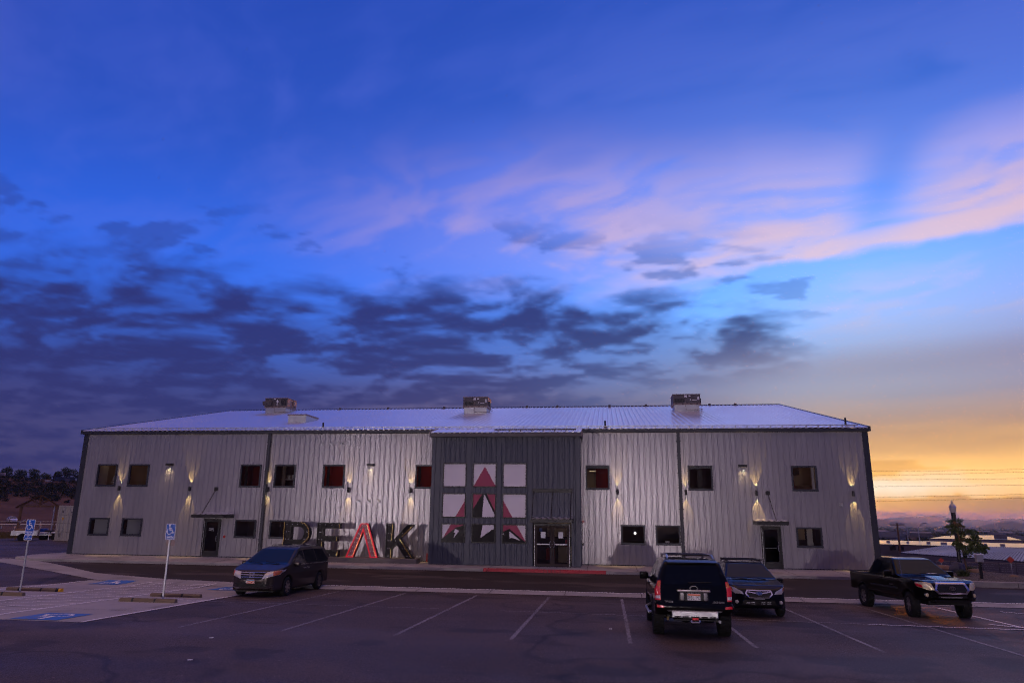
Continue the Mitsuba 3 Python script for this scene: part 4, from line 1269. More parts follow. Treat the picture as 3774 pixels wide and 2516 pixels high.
for s in (1, -1):
    c.put('door_handle', rbx(0.02, 0.20, s * 0.985 - 0.03, s * 0.985 + 0.03, 0.93, 0.965, 0.012), 'm_chrome')
    c.put('door_handle', rbx(-0.30, -0.12, s * 0.985 - 0.03, s * 0.985 + 0.03, 0.94, 0.975, 0.012), 'm_chrome')
    c.put('belt_strip', cyl((1.0, s * 0.968, 1.105), (-2.2, s * 0.965, 1.065), 0.012, n=6), 'm_chrome')
c.mirror(1.02, 0.97, 1.13, 'm_paint_bronze')
c.put('wiper', tube([(1.50, 0.55, 1.165), (1.36, -0.05, 1.225)], 0.012, 6), 'm_plastic')
c.put('wiper', tube([(1.50, -0.12, 1.165), (1.36, -0.72, 1.215)], 0.012, 6), 'm_plastic')
c.put('mirror_tag', rbx(0.69, 0.70, -0.03, 0.04, 1.40, 1.50, 0.004), 'm_sign_white')
c.put('antenna_fin', rbx(-2.0, -1.8, -0.02, 0.02, 1.70, 1.79, 0.015), 'm_paint_bronze')
rail(c, [(-0.2, 0.60, 1.755), (-0.2, 0.60, 1.775), (-1.9, 0.60, 1.765), (-1.9, 0.60, 1.74)], 0.016)
rail(c, [(-0.2, -0.60, 1.755), (-0.2, -0.60, 1.775), (-1.9, -0.60, 1.765), (-1.9, -0.60, 1.74)], 0.016)
for x in (1.5, -1.5):
    for s in (1, -1):
        c.wheel(x, s * 0.87, 0.345, 0.235, 0.235, 7)

# ---- black off-road SUV seen from behind
y_r, y_f = -19.35, -16.56
c = Car('suv', 'black lifted off-road SUV with its tail to the viewer', 'suv', (2.04, (y_f + y_r) / 2, gz0(y_f, y_r)), math.pi / 2, slope=-0.028)
LZ = 0.13
side = [(-2.18, 0.42), (2.10, 0.42), (2.26, 0.52), (2.28, 0.78), (2.20, 0.98), (1.20, 1.12), (0.92, 1.16), (0.28, 1.64), (0.0, 1.71), (-1.4, 1.73), (-2.02, 1.70), (-2.20, 1.62), (-2.32, 1.10), (-2.36, 0.84), (-2.40, 0.56)]
side = [(x, z + LZ) for x, z in side]
plan = [(-2.42, 0.72), (-2.38, 0.88), (-2.2, 0.93), (-1.5, 0.945), (1.5, 0.945), (2.0, 0.90), (2.24, 0.74), (2.30, 0.45)]
front = [(0.80, 0.36), (0.91, 0.52), (0.945, 0.72), (0.94, 0.98), (0.905, 1.08), (0.70, 1.62), (0.62, 1.71), (0.30, 1.77)]
front = [(y, z + LZ) for y, z in front]
c.body(body_hull(side, plan, front, [(1.395, 0.42, 0.49, 0.60), (-1.395, 0.42, 0.49, 0.60)]), 'm_paint_black')
Zl = lambda p_: [(a, b + LZ) for a, b in p_]
c.frontal('rear_window', Zl([(-0.70, 1.14), (0.70, 1.14), (0.60, 1.60), (-0.60, 1.60)]), 'm_glass_dark', -2.5, -1.9, 0.006)
c.frontal('windshield', Zl([(-0.76, 1.18), (0.76, 1.18), (0.60, 1.66), (-0.60, 1.66)]), 'm_windshield', 0.1, 1.1, 0.006)
c.both('side_window', Zl([(0.80, 1.14), (0.74, 1.18), (0.22, 1.56), (0.0, 1.60), (-0.02, 1.14)]), 'm_glass_dark')
c.both('side_window', Zl([(-0.10, 1.14), (-0.10, 1.61), (-0.86, 1.62), (-0.98, 1.14)]), 'm_glass_dark')
c.both('side_window', Zl([(-1.08, 1.14), (-0.98, 1.60), (-1.90, 1.58), (-2.08, 1.16)]), 'm_glass_dark')
t = c.frontal('tail_light', Zl([(0.79, 0.76), (0.93, 0.76), (0.93, 1.00), (0.845, 1.215), (0.775, 1.215), (0.80, 1.00)]), 'm_lamp_red', -2.6, -1.95, 0.018, mirror=True)
for s, p_ in zip((1, -1), t):
    for nm, q, m_ in [('reverse_lamp', [(0.805, 0.80), (0.915, 0.80), (0.915, 0.87), (0.805, 0.87)], 'm_lamp_clear'), ('upper_lamp', [(0.80, 1.08), (0.875, 1.08), (0.85, 1.19), (0.79, 1.19)], 'm_lamp_orange')]:
        c.frontal(nm, Zl(q if s > 0 else [(-y, z) for y, z in reversed(q)]), m_, -2.6, -1.95, 0.022, parent=p_)
c.frontal('rear_bumper', Zl([(-0.95, 0.42), (0.95, 0.42), (0.95, 0.70), (-0.95, 0.70)]), 'm_paint_black', -2.6, -2.0, 0.055)
c.frontal('bumper_trim', Zl([(-0.62, 0.505), (0.62, 0.505), (0.66, 0.54), (-0.66, 0.54)]), 'm_galv', -2.6, -2.0, 0.068)
c.frontal('bumper_reflector', Zl([(0.72, 0.585), (0.90, 0.595), (0.90, 0.66), (0.74, 0.645)]), 'm_lamp_red', -2.6, -2.0, 0.064, mirror=True)
k = c.put('skid_plate', rbx(-2.52, -2.44, -0.55, 0.55, 0.37 + LZ, 0.535 + LZ, 0.02), 'm_galv', 30)
for y in (-0.42, -0.22, 0.0, 0.22, 0.42):
    w_ = 0.075 if y else 0.10
    c.put('slot', rbx(-2.530, -2.515, y - w_, y + w_, 0.385 + LZ, 0.415 + LZ, 0.007), 'm_plastic', 30, k)
c.put('tow_hitch', J(rbx(-2.52, -2.30, -0.05, 0.05, 0.30 + LZ, 0.38 + LZ, 0.01), rbx(-2.5, -2.2, -0.5, 0.5, 0.31 + LZ, 0.345 + LZ, 0.01)), 'm_plastic', 30)
c.put('shackle', tube([(-2.53, -0.10, 0.33 + LZ), (-2.55, -0.09, 0.28 + LZ), (-2.55, 0.09, 0.28 + LZ), (-2.53, 0.10, 0.33 + LZ)], 0.022, 8), 'm_steel')
c.put('shackle_pin', cyl((-2.54, -0.07, 0.36 + LZ), (-2.54, 0.07, 0.36 + LZ), 0.028, n=10), 'm_lamp_red')
k = c.put('plate_recess', rbx(-2.425, -2.36, -0.36, 0.36, 0.755 + LZ, 1.0 + LZ, 0.02), 'm_plastic', 30)
c.put('chrome_garnish', rbx(-2.455, -2.40, -0.40, 0.40, 0.965 + LZ, 1.02 + LZ, 0.018), 'm_chrome', 30, k)
for s in (1, -1):
    c.put('chrome_post', rbx(-2.435, -2.41, s * 0.28 - 0.045, s * 0.28 + 0.045, 0.77 + LZ, 0.95 + LZ, 0.01), 'm_chrome', 30, k)
v, f = ex(affinity.scale(Point(0, 0).buffer(1, 20), 0.095, 0.062).difference(affinity.scale(Point(0, 0).buffer(1, 20), 0.080, 0.050)), 0.015)
c.put('emblem', (np.stack([-2.455 - v[:, 2], v[:, 0] * -1, v[:, 1] + 1.055 + LZ], 1), f), 'm_chrome', False, k)
c.plate(-2.448, 0.855 + LZ, -1, 'm_plate_orange', 'm_plate_white', 'T85L 7CF')


def badge(car, s_, y_, z_, x_, h_, nm='badge', facing=-1, mt='m_chrome'):
    v, f = centred(text(s_, h_, 0.004, True))
    return car.put(nm, (np.stack([x_ + facing * v[:, 2], facing * v[:, 0] + y_, v[:, 1] + z_], 1), f if facing else f), mt, False)


badge(c, 'TOYOTA', 0.60, 0.715 + LZ, -2.405, 0.036)
badge(c, '4RUNNER', -0.58, 0.715 + LZ, -2.405, 0.044)
c.frontal('brake_light_strip', Zl([(-0.20, 1.645), (0.20, 1.645), (0.19, 1.685), (-0.19, 1.685)]), 'm_lamp_red', -2.6, -1.8, 0.022)
c.put('roof_spoiler', tm(m3.Manifold.hull_points(np.array([(-2.12, s * 0.62, 1.70 + LZ) for s in (-1, 1)] + [(-2.30, s * 0.60, 1.655 + LZ) for s in (-1, 1)] + [(-2.30, s * 0.60, 1.625 + LZ) for s in (-1, 1)] + [(-2.1, s * 0.62, 1.64 + LZ) for s in (-1, 1)]))), 'm_paint_black', 30)
c.put('rear_wiper', tube([(-2.36, -0.02, 1.14 + LZ), (-2.375, 0.12, 1.185 + LZ), (-2.36, -0.44, 1.20 + LZ)], 0.012, 6), 'm_plastic')
for s in (1, -1):
    rail(c, [(0.05, s * 0.56, 1.72 + LZ), (-0.15, s * 0.56, 1.80 + LZ), (-1.75, s * 0.56, 1.815 + LZ), (-2.02, s * 0.57, 1.725 + LZ)], 0.022, 'm_alloy' )
for x in (-0.35, -0.95, -1.55):
    rail(c, [(x, -0.56, 1.81 + LZ), (x, 0.56, 1.81 + LZ)], 0.018, nm='roof_crossbar')
c.mirror(0.66, 0.93, 1.17 + LZ, 'm_paint_black', 0.09, 0.24, 0.20)
for s in (1, -1):
    c.put('running_board', tube([(0.95, s * 0.86, 0.50), (0.85, s * 1.0, 0.44), (-0.75, s * 1.0, 0.44), (-0.9, s * 0.86, 0.50)], 0.035, 8), 'm_galv')
    c.put('door_handle', rbx(-0.02, 0.16, s * 0.935 - 0.03, s * 0.935 + 0.03, 0.99 + LZ, 1.03 + LZ, 0.012), 'm_plastic')
c.put('axle', J(cyl((-1.395, -0.7, 0.42), (-1.395, 0.7, 0.42), 0.055, n=10), sphere((-1.395, 0.12, 0.42), 0.15, 2)), 'm_plastic', 40)
c.put('spare_tyre', xf(lathe([(0.20, 0.42), (0.33, 0.42), (0.36, 0.48), (0.36, 0.58), (0.20, 0.60)], 28), (-1.95, 0, 0)), 'm_tyre', 40)
c.put('exhaust_pipe', tube([(-1.7, -0.52, 0.42), (-2.35, -0.60, 0.42)], 0.035, 10), 'm_galv')
for s in (1, -1):
    c.put('shock_absorber', cyl((-1.55, s * 0.58, 0.34), (-1.45, s * 0.55, 0.75), 0.035, n=10), 'm_yellow' if s < 0 else 'm_amber', 40)
c.put('underbody', bx(-2.0, 2.0, -0.62, 0.62, 0.47, 0.70), 'm_plastic', False)
for x in (1.395, -1.395):
    for s in (1, -1):
        c.wheel(x, s * 0.82, 0.42, 0.285, 0.235, 6, 'm_alloy', lugs=30)

# ---- dark blue crossover, nose towards the camera, next to the SUV
y_f, y_r = -14.50, -11.86
c = Car('crossover', 'dark blue crossover with roof rack facing out beside the black SUV', 'car', (4.56, (y_f + y_r) / 2, gz0(y_f, y_r)), -math.pi / 2, slope=0.026)
side = [(-2.05, 0.36), (2.02, 0.28), (2.16, 0.38), (2.20, 0.62), (2.12, 0.84), (1.90, 0.95), (1.18, 1.06), (0.98, 1.10), (0.16, 1.52), (-0.10, 1.57), (-1.2, 1.56), (-1.75, 1.48), (-2.10, 1.10), (-2.22, 0.86), (-2.20, 0.50)]
plan = [(-2.24, 0.55), (-2.15, 0.78), (-1.8, 0.87), (-1.0, 0.89), (1.3, 0.89), (1.8, 0.84), (2.06, 0.70), (2.18, 0.48), (2.23, 0.22)]
front = [(0.72, 0.22), (0.84, 0.36), (0.885, 0.58), (0.89, 0.80), (0.855, 0.98), (0.63, 1.48), (0.55, 1.56), (0.25, 1.60)]
c.body(body_hull(side, plan, front, [(1.318, 0.34, 0.40, 0.58), (-1.318, 0.34, 0.40, 0.58)]), 'm_paint_navy')
c.put('underbody', bx(-1.95, 1.9, -0.62, 0.62, 0.28, 0.5), 'm_plastic', False)
c.frontal('windshield', [(-0.76, 1.05), (0.76, 1.05), (0.58, 1.525), (-0.58, 1.525)], 'm_windshield', 0.02, 1.18, 0.006)
c.both('side_window', [(0.82, 1.04), (0.72, 1.09), (0.15, 1.44), (-0.08, 1.46), (-0.12, 1.04)], 'm_glass_dark')
c.both('side_window', [(-0.20, 1.04), (-0.18, 1.47), (-0.95, 1.46), (-1.10, 1.04)], 'm_glass_dark')
c.both('side_window', [(-1.20, 1.05), (-1.05, 1.45), (-1.55, 1.40), (-1.75, 1.10)], 'm_glass_dark')
h = c.frontal('headlight', [(0.45, 0.70), (0.70, 0.715), (0.80, 0.80), (0.83, 0.92), (0.70, 0.88), (0.50, 0.78)], 'm_lamp_clear', 1.5, 2.3, 0.012, mirror=True)
for s, p_ in zip((1, -1), h):
    c.put('projector', J(sphere((2.02, s * 0.58, 0.755), 0.05, 2), sphere((1.93, s * 0.68, 0.79), 0.045, 2)), 'm_chrome', True, p_)
    q = [(0.74, 0.78), (0.80, 0.82), (0.825, 0.91), (0.77, 0.89)]
    c.frontal('turn_signal', q if s > 0 else [(-y, z) for y, z in reversed(q)], 'm_lamp_orange', 1.5, 2.3, 0.016, parent=p_)
hexo = [(-0.29, 0.60), (0.29, 0.60), (0.40, 0.715), (0.35, 0.82), (-0.35, 0.82), (-0.40, 0.715)]
G_ = c.frontal('grille', hexo, 'm_plastic', 1.8, 2.4, 0.008)[0]
ring = Polygon(hexo).buffer(0.012, join_style=2).difference(Polygon(hexo).buffer(-0.020, join_style=2))
bars = unary_union([ring, Polygon([(-0.34, 0.765), (-0.12, 0.725), (0.12, 0.725), (0.34, 0.765), (0.34, 0.785), (0.12, 0.75), (-0.12, 0.75), (-0.34, 0.785)])])
for g in getattr(bars, 'geoms', [bars]):
    v, f = ex(g, 0.9)
    pr = M3(v, f).transform(np.array([[0, 0, 1, 1.7], [1, 0, 0, 0], [0, 1, 0, 0]], float))
    c.decal('chrome_frame', pr, 'm_chrome', 0.026, parent=G_)
v, f = ex(affinity.scale(Point(0, 0).buffer(1, 20), 0.095, 0.055), 0.03)
c.put('emblem', (np.stack([2.205 + v[:, 2], v[:, 0], v[:, 1] + 0.735], 1), f), 'm_sign_blue', False, G_)
stars = [Polygon([(cx_ + r_ * (1.0 if j % 2 == 0 else 0.38) * math.cos(a), cz_ + r_ * (1.0 if j % 2 == 0 else 0.38) * math.sin(a)) for j, a in enumerate(np.linspace(0, 2 * np.pi, 9)[:-1])]) for cx_, cz_, r_ in [(-0.045, 0.012, 0.026), (0.0, 0.022, 0.014), (0.035, 0.018, 0.014), (0.01, -0.008, 0.014), (0.045, -0.012, 0.014), (-0.015, -0.026, 0.014)]]
v, f = ex(unary_union(stars).union(affinity.scale(Point(0, 0).buffer(1, 20), 0.098, 0.058).difference(affinity.scale(Point(0, 0).buffer(1, 20), 0.086, 0.047))), 0.01)
c.put('emblem_star', (np.stack([2.234 + v[:, 2], v[:, 0], v[:, 1] + 0.735], 1), f), 'm_chrome', False, G_)
c.frontal('lower_intake', [(-0.52, 0.37), (0.52, 0.37), (0.46, 0.53), (-0.46, 0.53)], 'm_plastic', 1.6, 2.4, 0.008)
for y in (-0.33, -0.19, 0.11, 0.28):
    c.put('intake_slat', rbx(2.19, 2.205, y - 0.06, y + 0.06, 0.455, 0.475, 0.006), 'm_galv')
    c.put('intake_slat', rbx(2.185, 2.20, y - 0.06, y + 0.06, 0.415, 0.432, 0.006), 'm_galv')
c.put('plate_bracket', J(rbx(2.19, 2.215, -0.16, 0.16, 0.555, 0.585, 0.008), sphere((2.22, -0.12, 0.57), 0.014, 1), sphere((2.22, 0.10, 0.57), 0.014, 1)), 'm_galv')
for s in (1, -1):
    k = c.put('fog_light', cyl((2.02, s * 0.655, 0.47), (2.115, s * 0.655, 0.47), 0.055, n=18), 'm_chrome', 40)
    c.put('lens', sphere((2.115, s * 0.655, 0.47), 0.045, 2, (0.3, 1, 1)), 'm_lamp_clear', True, k)
    rail(c, [(0.15, s * 0.54, 1.52), (0.0, s * 0.54, 1.60), (-1.35, s * 0.54, 1.60), (-1.6, s * 0.53, 1.50)], 0.020)
    c.put('door_handle', rbx(-0.12, 0.06, s * 0.885 - 0.025, s * 0.885 + 0.025, 0.86, 0.895, 0.01), 'm_paint_navy')
for x in (-0.15, -1.1):
    rail(c, [(x, -0.62, 1.64), (x, 0.62, 1.64)], 0.024, nm='roof_crossbar')
    for s in (1, -1):
        rail(c, [(x, s * 0.55, 1.60), (x, s * 0.55, 1.64)], 0.028, nm='rack_foot')
c.mirror(0.72, 0.88, 1.03, 'm_paint_navy', 0.09, 0.20, 0.15)
c.put('antenna', cyl((-1.3, 0, 1.55), (-1.45, 0, 1.72), 0.006, n=6), 'm_plastic')
c.put('wiper', tube([(1.13, 0.45, 1.085), (1.02, -0.10, 1.13)], 0.012, 6), 'm_plastic')
c.put('wiper', tube([(1.13, -0.12, 1.085), (1.02, -0.62, 1.12)], 0.012, 6), 'm_plastic')
c.put('mirror_tag', rbx(0.46, 0.47, -0.02, 0.03, 1.30, 1.36, 0.004), 'm_sign_white')
for x in (1.318, -1.318):
    for s in (1, -1):
        c.wheel(x, s * 0.775, 0.345, 0.225, 0.22, 5)

# ---- black pickup, nose towards the camera, turned a little to the right
y_f, y_r = -13.45, -10.22
c = Car('pickup_truck', 'black pickup truck with chrome grille surround parked at the right of the lot', 'pickup truck', (10.32, (y_f + y_r) / 2, gz0(y_f, y_r)), -math.pi / 2 + 0.10, slope=0.026)
LZ = 0.06
Zl = lambda p_: [(a, b + LZ) for a, b in p_]
side = Zl([(-2.66, 0.52), (2.35, 0.50), (2.50, 0.60), (2.53, 0.78), (2.46, 1.02), (2.20, 1.10), (1.12, 1.17), (0.96, 1.20), (0.32, 1.66), (0.05, 1.715), (-0.78, 1.70), (-1.02, 1.62), (-1.14, 1.12), (-2.66, 1.10)])
plan = [(-2.68, 0.86), (-2.6, 0.90), (-1.2, 0.905), (1.0, 0.91), (1.5, 0.93), (2.0, 0.90), (2.34, 0.80), (2.50, 0.60), (2.55, 0.30)]
front = Zl([(0.80, 0.44), (0.90, 0.58), (0.93, 0.74), (0.925, 1.00), (0.90, 1.12), (0.66, 1.60), (0.60, 1.70), (0.28, 1.74)])
bed = m3.Manifold.cube([1.42, 1.50, 0.8]).translate([-2.60, -0.75, 0.72 + LZ])
c.body(body_hull(side, plan, front, [(1.60, 0.38, 0.46, 0.60), (-1.63, 0.38, 0.46, 0.60)], cuts=[bed], it=10), 'm_paint_black')
c.put('underbody', bx(-2.5, 2.2, -0.60, 0.60, 0.42, 0.66), 'm_plastic', False)
c.frontal('windshield', Zl([(-0.78, 1.19), (0.78, 1.19), (0.59, 1.67), (-0.59, 1.67)]), 'm_windshield', 0.15, 1.14, 0.006)
c.frontal('rear_window', Zl([(-0.66, 1.22), (0.66, 1.22), (0.56, 1.60), (-0.56, 1.60)]), 'm_glass_dark', -1.3, -0.8, 0.006)
c.both('side_window', Zl([(0.74, 1.16), (0.66, 1.20), (0.20, 1.56), (0.0, 1.60), (-0.28, 1.60), (-0.30, 1.16)]), 'm_glass_dark')
c.both('side_window', Zl([(-0.38, 1.16), (-0.37, 1.60), (-0.80, 1.59), (-0.95, 1.20)]), 'm_glass_dark')
h = c.frontal('headlight', Zl([(0.52, 0.83), (0.70, 0.825), (0.86, 0.90), (0.89, 1.04), (0.72, 1.06), (0.60, 1.03)]), 'm_lamp_yellowed', 1.75, 2.6, 0.016, mirror=True)
for s, p_ in zip((1, -1), h):
    c.put('reflector', J(sphere((2.36, s * 0.70, 0.935 + LZ), 0.075, 2), sphere((2.40, s * 0.585, 0.905 + LZ), 0.045, 2)), 'm_lamp_clear', True, p_)
    q = Zl([(0.80, 0.875), (0.87, 0.92), (0.885, 1.0), (0.82, 0.97)])
    c.frontal('side_marker', q if s > 0 else [(-y, z) for y, z in reversed(q)], 'm_lamp_red', 1.75, 2.6, 0.020, parent=p_)
trap = Zl([(-0.40, 0.76), (0.40, 0.76), (0.475, 0.84), (0.40, 1.015), (-0.40, 1.015), (-0.475, 0.84)])
G_ = c.frontal('grille', trap, 'm_plastic', 2.1, 2.7, 0.010)[0]
outer = Polygon(trap).buffer(0.055, join_style=2)
ring = outer.difference(Polygon(trap).buffer(-0.005, join_style=2))
v, f = ex(ring, 0.9)
c.decal('chrome_surround', M3(v, f).transform(np.array([[0, 0, 1, 1.85], [1, 0, 0, 0], [0, 1, 0, 0]], float)), 'm_chrome', 0.030, parent=G_)
for z in (0.80, 0.865, 0.93):
    c.frontal('grille_bar', Zl([(-0.40, z), (0.40, z), (0.40, z + 0.018), (-0.40, z + 0.018)]), 'm_plastic', 2.1, 2.7, 0.024, parent=G_)
el_ = lambda a, b, o=(0, 0), w=0.010: affinity.translate(affinity.scale(Point(0, 0).buffer(1, 20), a, b), *o).difference(affinity.translate(affinity.scale(Point(0, 0).buffer(1, 20), a - w, b - w), *o))
v, f = ex(unary_union([el_(0.10, 0.062), el_(0.034, 0.055), el_(0.075, 0.026, (0, 0.026))]), 0.02)
c.put('emblem', (np.stack([2.545 + v[:, 2], v[:, 0], v[:, 1] + 0.885 + LZ], 1), f), 'm_chrome', False, G_)
c.frontal('lower_intake', Zl([(-0.45, 0.575), (0.45, 0.575), (0.42, 0.665), (-0.42, 0.665)]), 'm_plastic', 2.0, 2.7, 0.008)
c.frontal('intake_mesh', Zl([(-0.36, 0.60), (0.30, 0.60), (0.30, 0.635), (-0.36, 0.635)]), 'm_galv', 2.0, 2.7, 0.012)
c.put('skid_plate', tm(m3.Manifold.hull_points(np.array([(2.50, s * 0.55, 0.54 + LZ) for s in (-1, 1)] + [(2.46, s * 0.5, 0.46 + LZ) for s in (-1, 1)] + [(1.7, s * 0.5, 0.36 + LZ) for s in (-1, 1)] + [(1.7, s * 0.5, 0.5 + LZ) for s in (-1, 1)]))), 'm_plastic', 30)
for s in (1, -1):
    k = c.put('fog_light', cyl((2.30, s * 0.715, 0.675 + LZ), (2.425, s * 0.715, 0.675 + LZ), 0.065, n=18), 'm_chrome', 40)
    c.put('lens', sphere((2.425, s * 0.715, 0.675 + LZ), 0.05, 2, (0.3, 1, 1)), 'm_lamp_yellowed', True, k)
    c.put('door_handle', rbx(-0.26, -0.06, s * 0.905 - 0.025, s * 0.905 + 0.025, 1.02 + LZ, 1.06 + LZ, 0.012), 'm_paint_black')
    c.put('side_moulding', rbx(-0.95, 1.0, s * 0.925 - 0.012, s * 0.925 + 0.012, 0.74 + LZ, 0.80 + LZ, 0.01), 'm_plastic')
    c.put('bed_rail_cap', rbx(-2.62, -1.16, s * 0.83 - 0.07, s * 0.83 + 0.07, 1.095 + LZ, 1.13 + LZ, 0.012), 'm_plastic')
    v, f = centred(text('TACOMA', 0.045, 0.004, True))
    c.put('badge', (np.stack([0.62 - s * v[:, 0], s * (0.929 + v[:, 2]), v[:, 1] + 0.845 + LZ], 1), f), 'm_chrome', False)
c.put('hood_scoop', tm(m3.Manifold.hull_points(np.array([(1.55, s * 0.28, 1.17 + LZ) for s in (-1, 1)] + [(1.5, s * 0.24, 1.20 + LZ) for s in (-1, 1)] + [(2.05, s * 0.24, 1.115 + LZ) for s in (-1, 1)] + [(2.0, s * 0.28, 1.09 + LZ) for s in (-1, 1)]))), 'm_paint_black', 30)
c.mirror(0.66, 0.91, 1.21 + LZ, 'm_paint_black', 0.09, 0.24, 0.20)
c.put('antenna', cyl((1.15, -0.80, 1.15 + LZ), (1.05, -0.80, 1.75 + LZ), 0.005, n=6), 'm_steel')
c.put('wiper', tube([(1.09, 0.45, 1.20 + LZ), (0.98, -0.12, 1.25 + LZ)], 0.012, 6), 'm_plastic')
c.put('wiper', tube([(1.09, -0.14, 1.20 + LZ), (0.98, -0.64, 1.24 + LZ)], 0.012, 6), 'm_plastic')
c.put('dash_paper', rbx(0.98, 1.02, 0.10, 0.40, 1.235 + LZ, 1.25 + LZ, 0.004), 'm_sign_white')
for x in (1.60, -1.63):
    for s in (1, -1):
        c.wheel(x, s * 0.80, 0.38, 0.26, 0.235, 6, steer=-0.16 if x > 0 else 0.0, lugs=28)

# ---- far vehicles, no more than their main parts
c = Car('suv', 'copper coloured SUV cut by the left edge of the picture', 'suv', (-55.9, 17.9, -0.16), -0.30)
side = [(-2.2, 0.32), (2.2, 0.28), (2.38, 0.5), (2.34, 0.80), (2.1, 0.98), (1.30, 1.10), (1.10, 1.16), (0.38, 1.66), (0.0, 1.76), (-1.7, 1.74), (-2.1, 1.66), (-2.32, 1.1), (-2.36, 0.6)]
plan = [(-2.38, 0.75), (-2.2, 0.92), (1.6, 0.95), (2.1, 0.86), (2.36, 0.6)]
front = [(0.78, 0.24), (0.92, 0.40), (0.95, 0.75), (0.92, 1.06), (0.72, 1.66), (0.6, 1.77)]
c.body(body_hull(side, plan, front, [(1.45, 0.37, 0.44, 0.62), (-1.45, 0.37, 0.44, 0.62)], refine=0.10, it=8), 'm_paint_copper')
c.put('underbody', bx(-2.0, 2.0, -0.7, 0.7, 0.24, 0.6), 'm_plastic', False)
c.frontal('windshield', [(-0.82, 1.16), (0.82, 1.16), (0.66, 1.66), (-0.66, 1.66)], 'm_windshield', 0.2, 1.4, 0.006)
c.both('side_window', [(0.92, 1.12), (0.36, 1.56), (0.06, 1.62), (0.0, 1.12)], 'm_glass_dark')
c.both('side_window', [(-0.1, 1.12), (-0.1, 1.63), (-1.0, 1.62), (-1.1, 1.12)], 'm_glass_dark')
c.frontal('headlight', [(0.55, 0.72), (0.88, 0.78), (0.90, 0.95), (0.60, 0.90)], 'm_lamp_clear', 1.7, 2.5, 0.014, mirror=True)
c.both('side_marker', [(2.10, 0.74), (2.25, 0.74), (2.25, 0.84), (2.10, 0.84)], 'm_lamp_orange', 0.014)
c.mirror(0.84, 0.94, 1.14, 'm_paint_copper')
for x in (1.45, -1.45):
    for s in (1, -1):
        c.wheel(x, s * 0.80, 0.37, 0.24, 0.25, 5)

c = Car('car', 'small white car on the dirt road at the foot of the hillside', 'car', (-155.0, 130.0, -1.95), -0.62)
c.loc[2] = float(zg(-155, 130)) + 0.05
side = [(-2.2, 0.3), (2.2, 0.26), (2.34, 0.5), (2.28, 0.76), (1.2, 0.98), (0.9, 1.02), (0.2, 1.44), (-0.2, 1.50), (-1.4, 1.46), (-2.1, 1.02), (-2.3, 0.8)]
plan = [(-2.34, 0.6), (-2.1, 0.84), (1.6, 0.88), (2.34, 0.5)]
front = [(0.74, 0.22), (0.86, 0.4), (0.88, 0.75), (0.84, 0.98), (0.62, 1.44), (0.5, 1.5)]
c.body(body_hull(side, plan, front, [(1.4, 0.32, 0.38, 0.55), (-1.4, 0.32, 0.38, 0.55)], refine=0.12, it=6), 'm_paint_white')
c.frontal('windshield', [(-0.74, 1.02), (0.74, 1.02), (0.58, 1.42), (-0.58, 1.42)], 'm_windshield', 0.1, 1.1, 0.006)
c.both('side_window', [(0.72, 1.0), (0.2, 1.36), (-1.2, 1.38), (-1.6, 1.04)], 'm_glass_dark')
for x in (1.4, -1.4):
    for s in (1, -1):
        c.put('wheel', cyl((x, s * 0.72, 0.32), (x, s * 0.87, 0.32), 0.32, n=16), 'm_tyre', 40)

# ------------------------------------------------------------------ the letters on their plinth
mat('m_letter_side', (0.014, 0.012, 0.011), 0.4, metal=0.0, spec=0.4)
mat('m_letter_face', (0.018, 0.015, 0.014), 0.48, spec=0.25)
mat('m_letter_red', (0.42, 0.004, 0.030), 0.35, spec=0.3)
mat('m_letter_redface', (0.16, 0.004, 0.040), 0.28, spec=0.3)
mat('m_gold', (0.85, 0.55, 0.16), 0.25, metal=1.0)
single('letter_plinth', rbx(-17.95, -10.06, -1.62, -0.80, -0.05, 0.225, 0.02), 'm_concrete_dark', 'low weathered concrete plinth under the four big letters', 'plinth')
k_ = 0.9912
pbowl = unary_union([sbox(-17.67, 0.84, -16.75, 2.03), affinity.scale(Point(-16.78, 1.435).buffer(0.595, 24), 1.0, 1.0)]).intersection(sbox(-18, 0.84, -16.18, 2.03))
pcnt = unary_union([sbox(-17.26, 1.10, -16.78, 1.77), affinity.scale(Point(-16.78, 1.435).buffer(0.335, 24), 0.85, 1.0)])
LET = {
    'P': unary_union([sbox(-17.67, 0.235, -17.26, 2.03), pbowl]).difference(pcnt),
    'E': unary_union([sbox(-15.76, 0.235, -15.42, 2.0), sbox(-15.76, 1.70, -14.47, 2.0), sbox(-15.76, 1.03, -14.60, 1.31), sbox(-15.76, 0.235, -14.50, 0.58)]),
    'A': Polygon([(-13.31, 2.0), (-12.90, 2.0), (-12.28, 0.235), (-12.69, 0.235), (-13.15, 1.64), (-13.65, 0.235), (-14.06, 0.235)]),
    'K': Polygon([(-11.87, 0.235), (-11.53, 0.235), (-11.53, 0.70), (-11.25, 0.93), (-10.73, 0.235), (-10.29, 0.235), (-11.05, 1.24), (-10.31, 1.98), (-10.68, 1.98), (-11.50, 1.10), (-11.50, 2.02), (-11.87, 2.02)]),
}
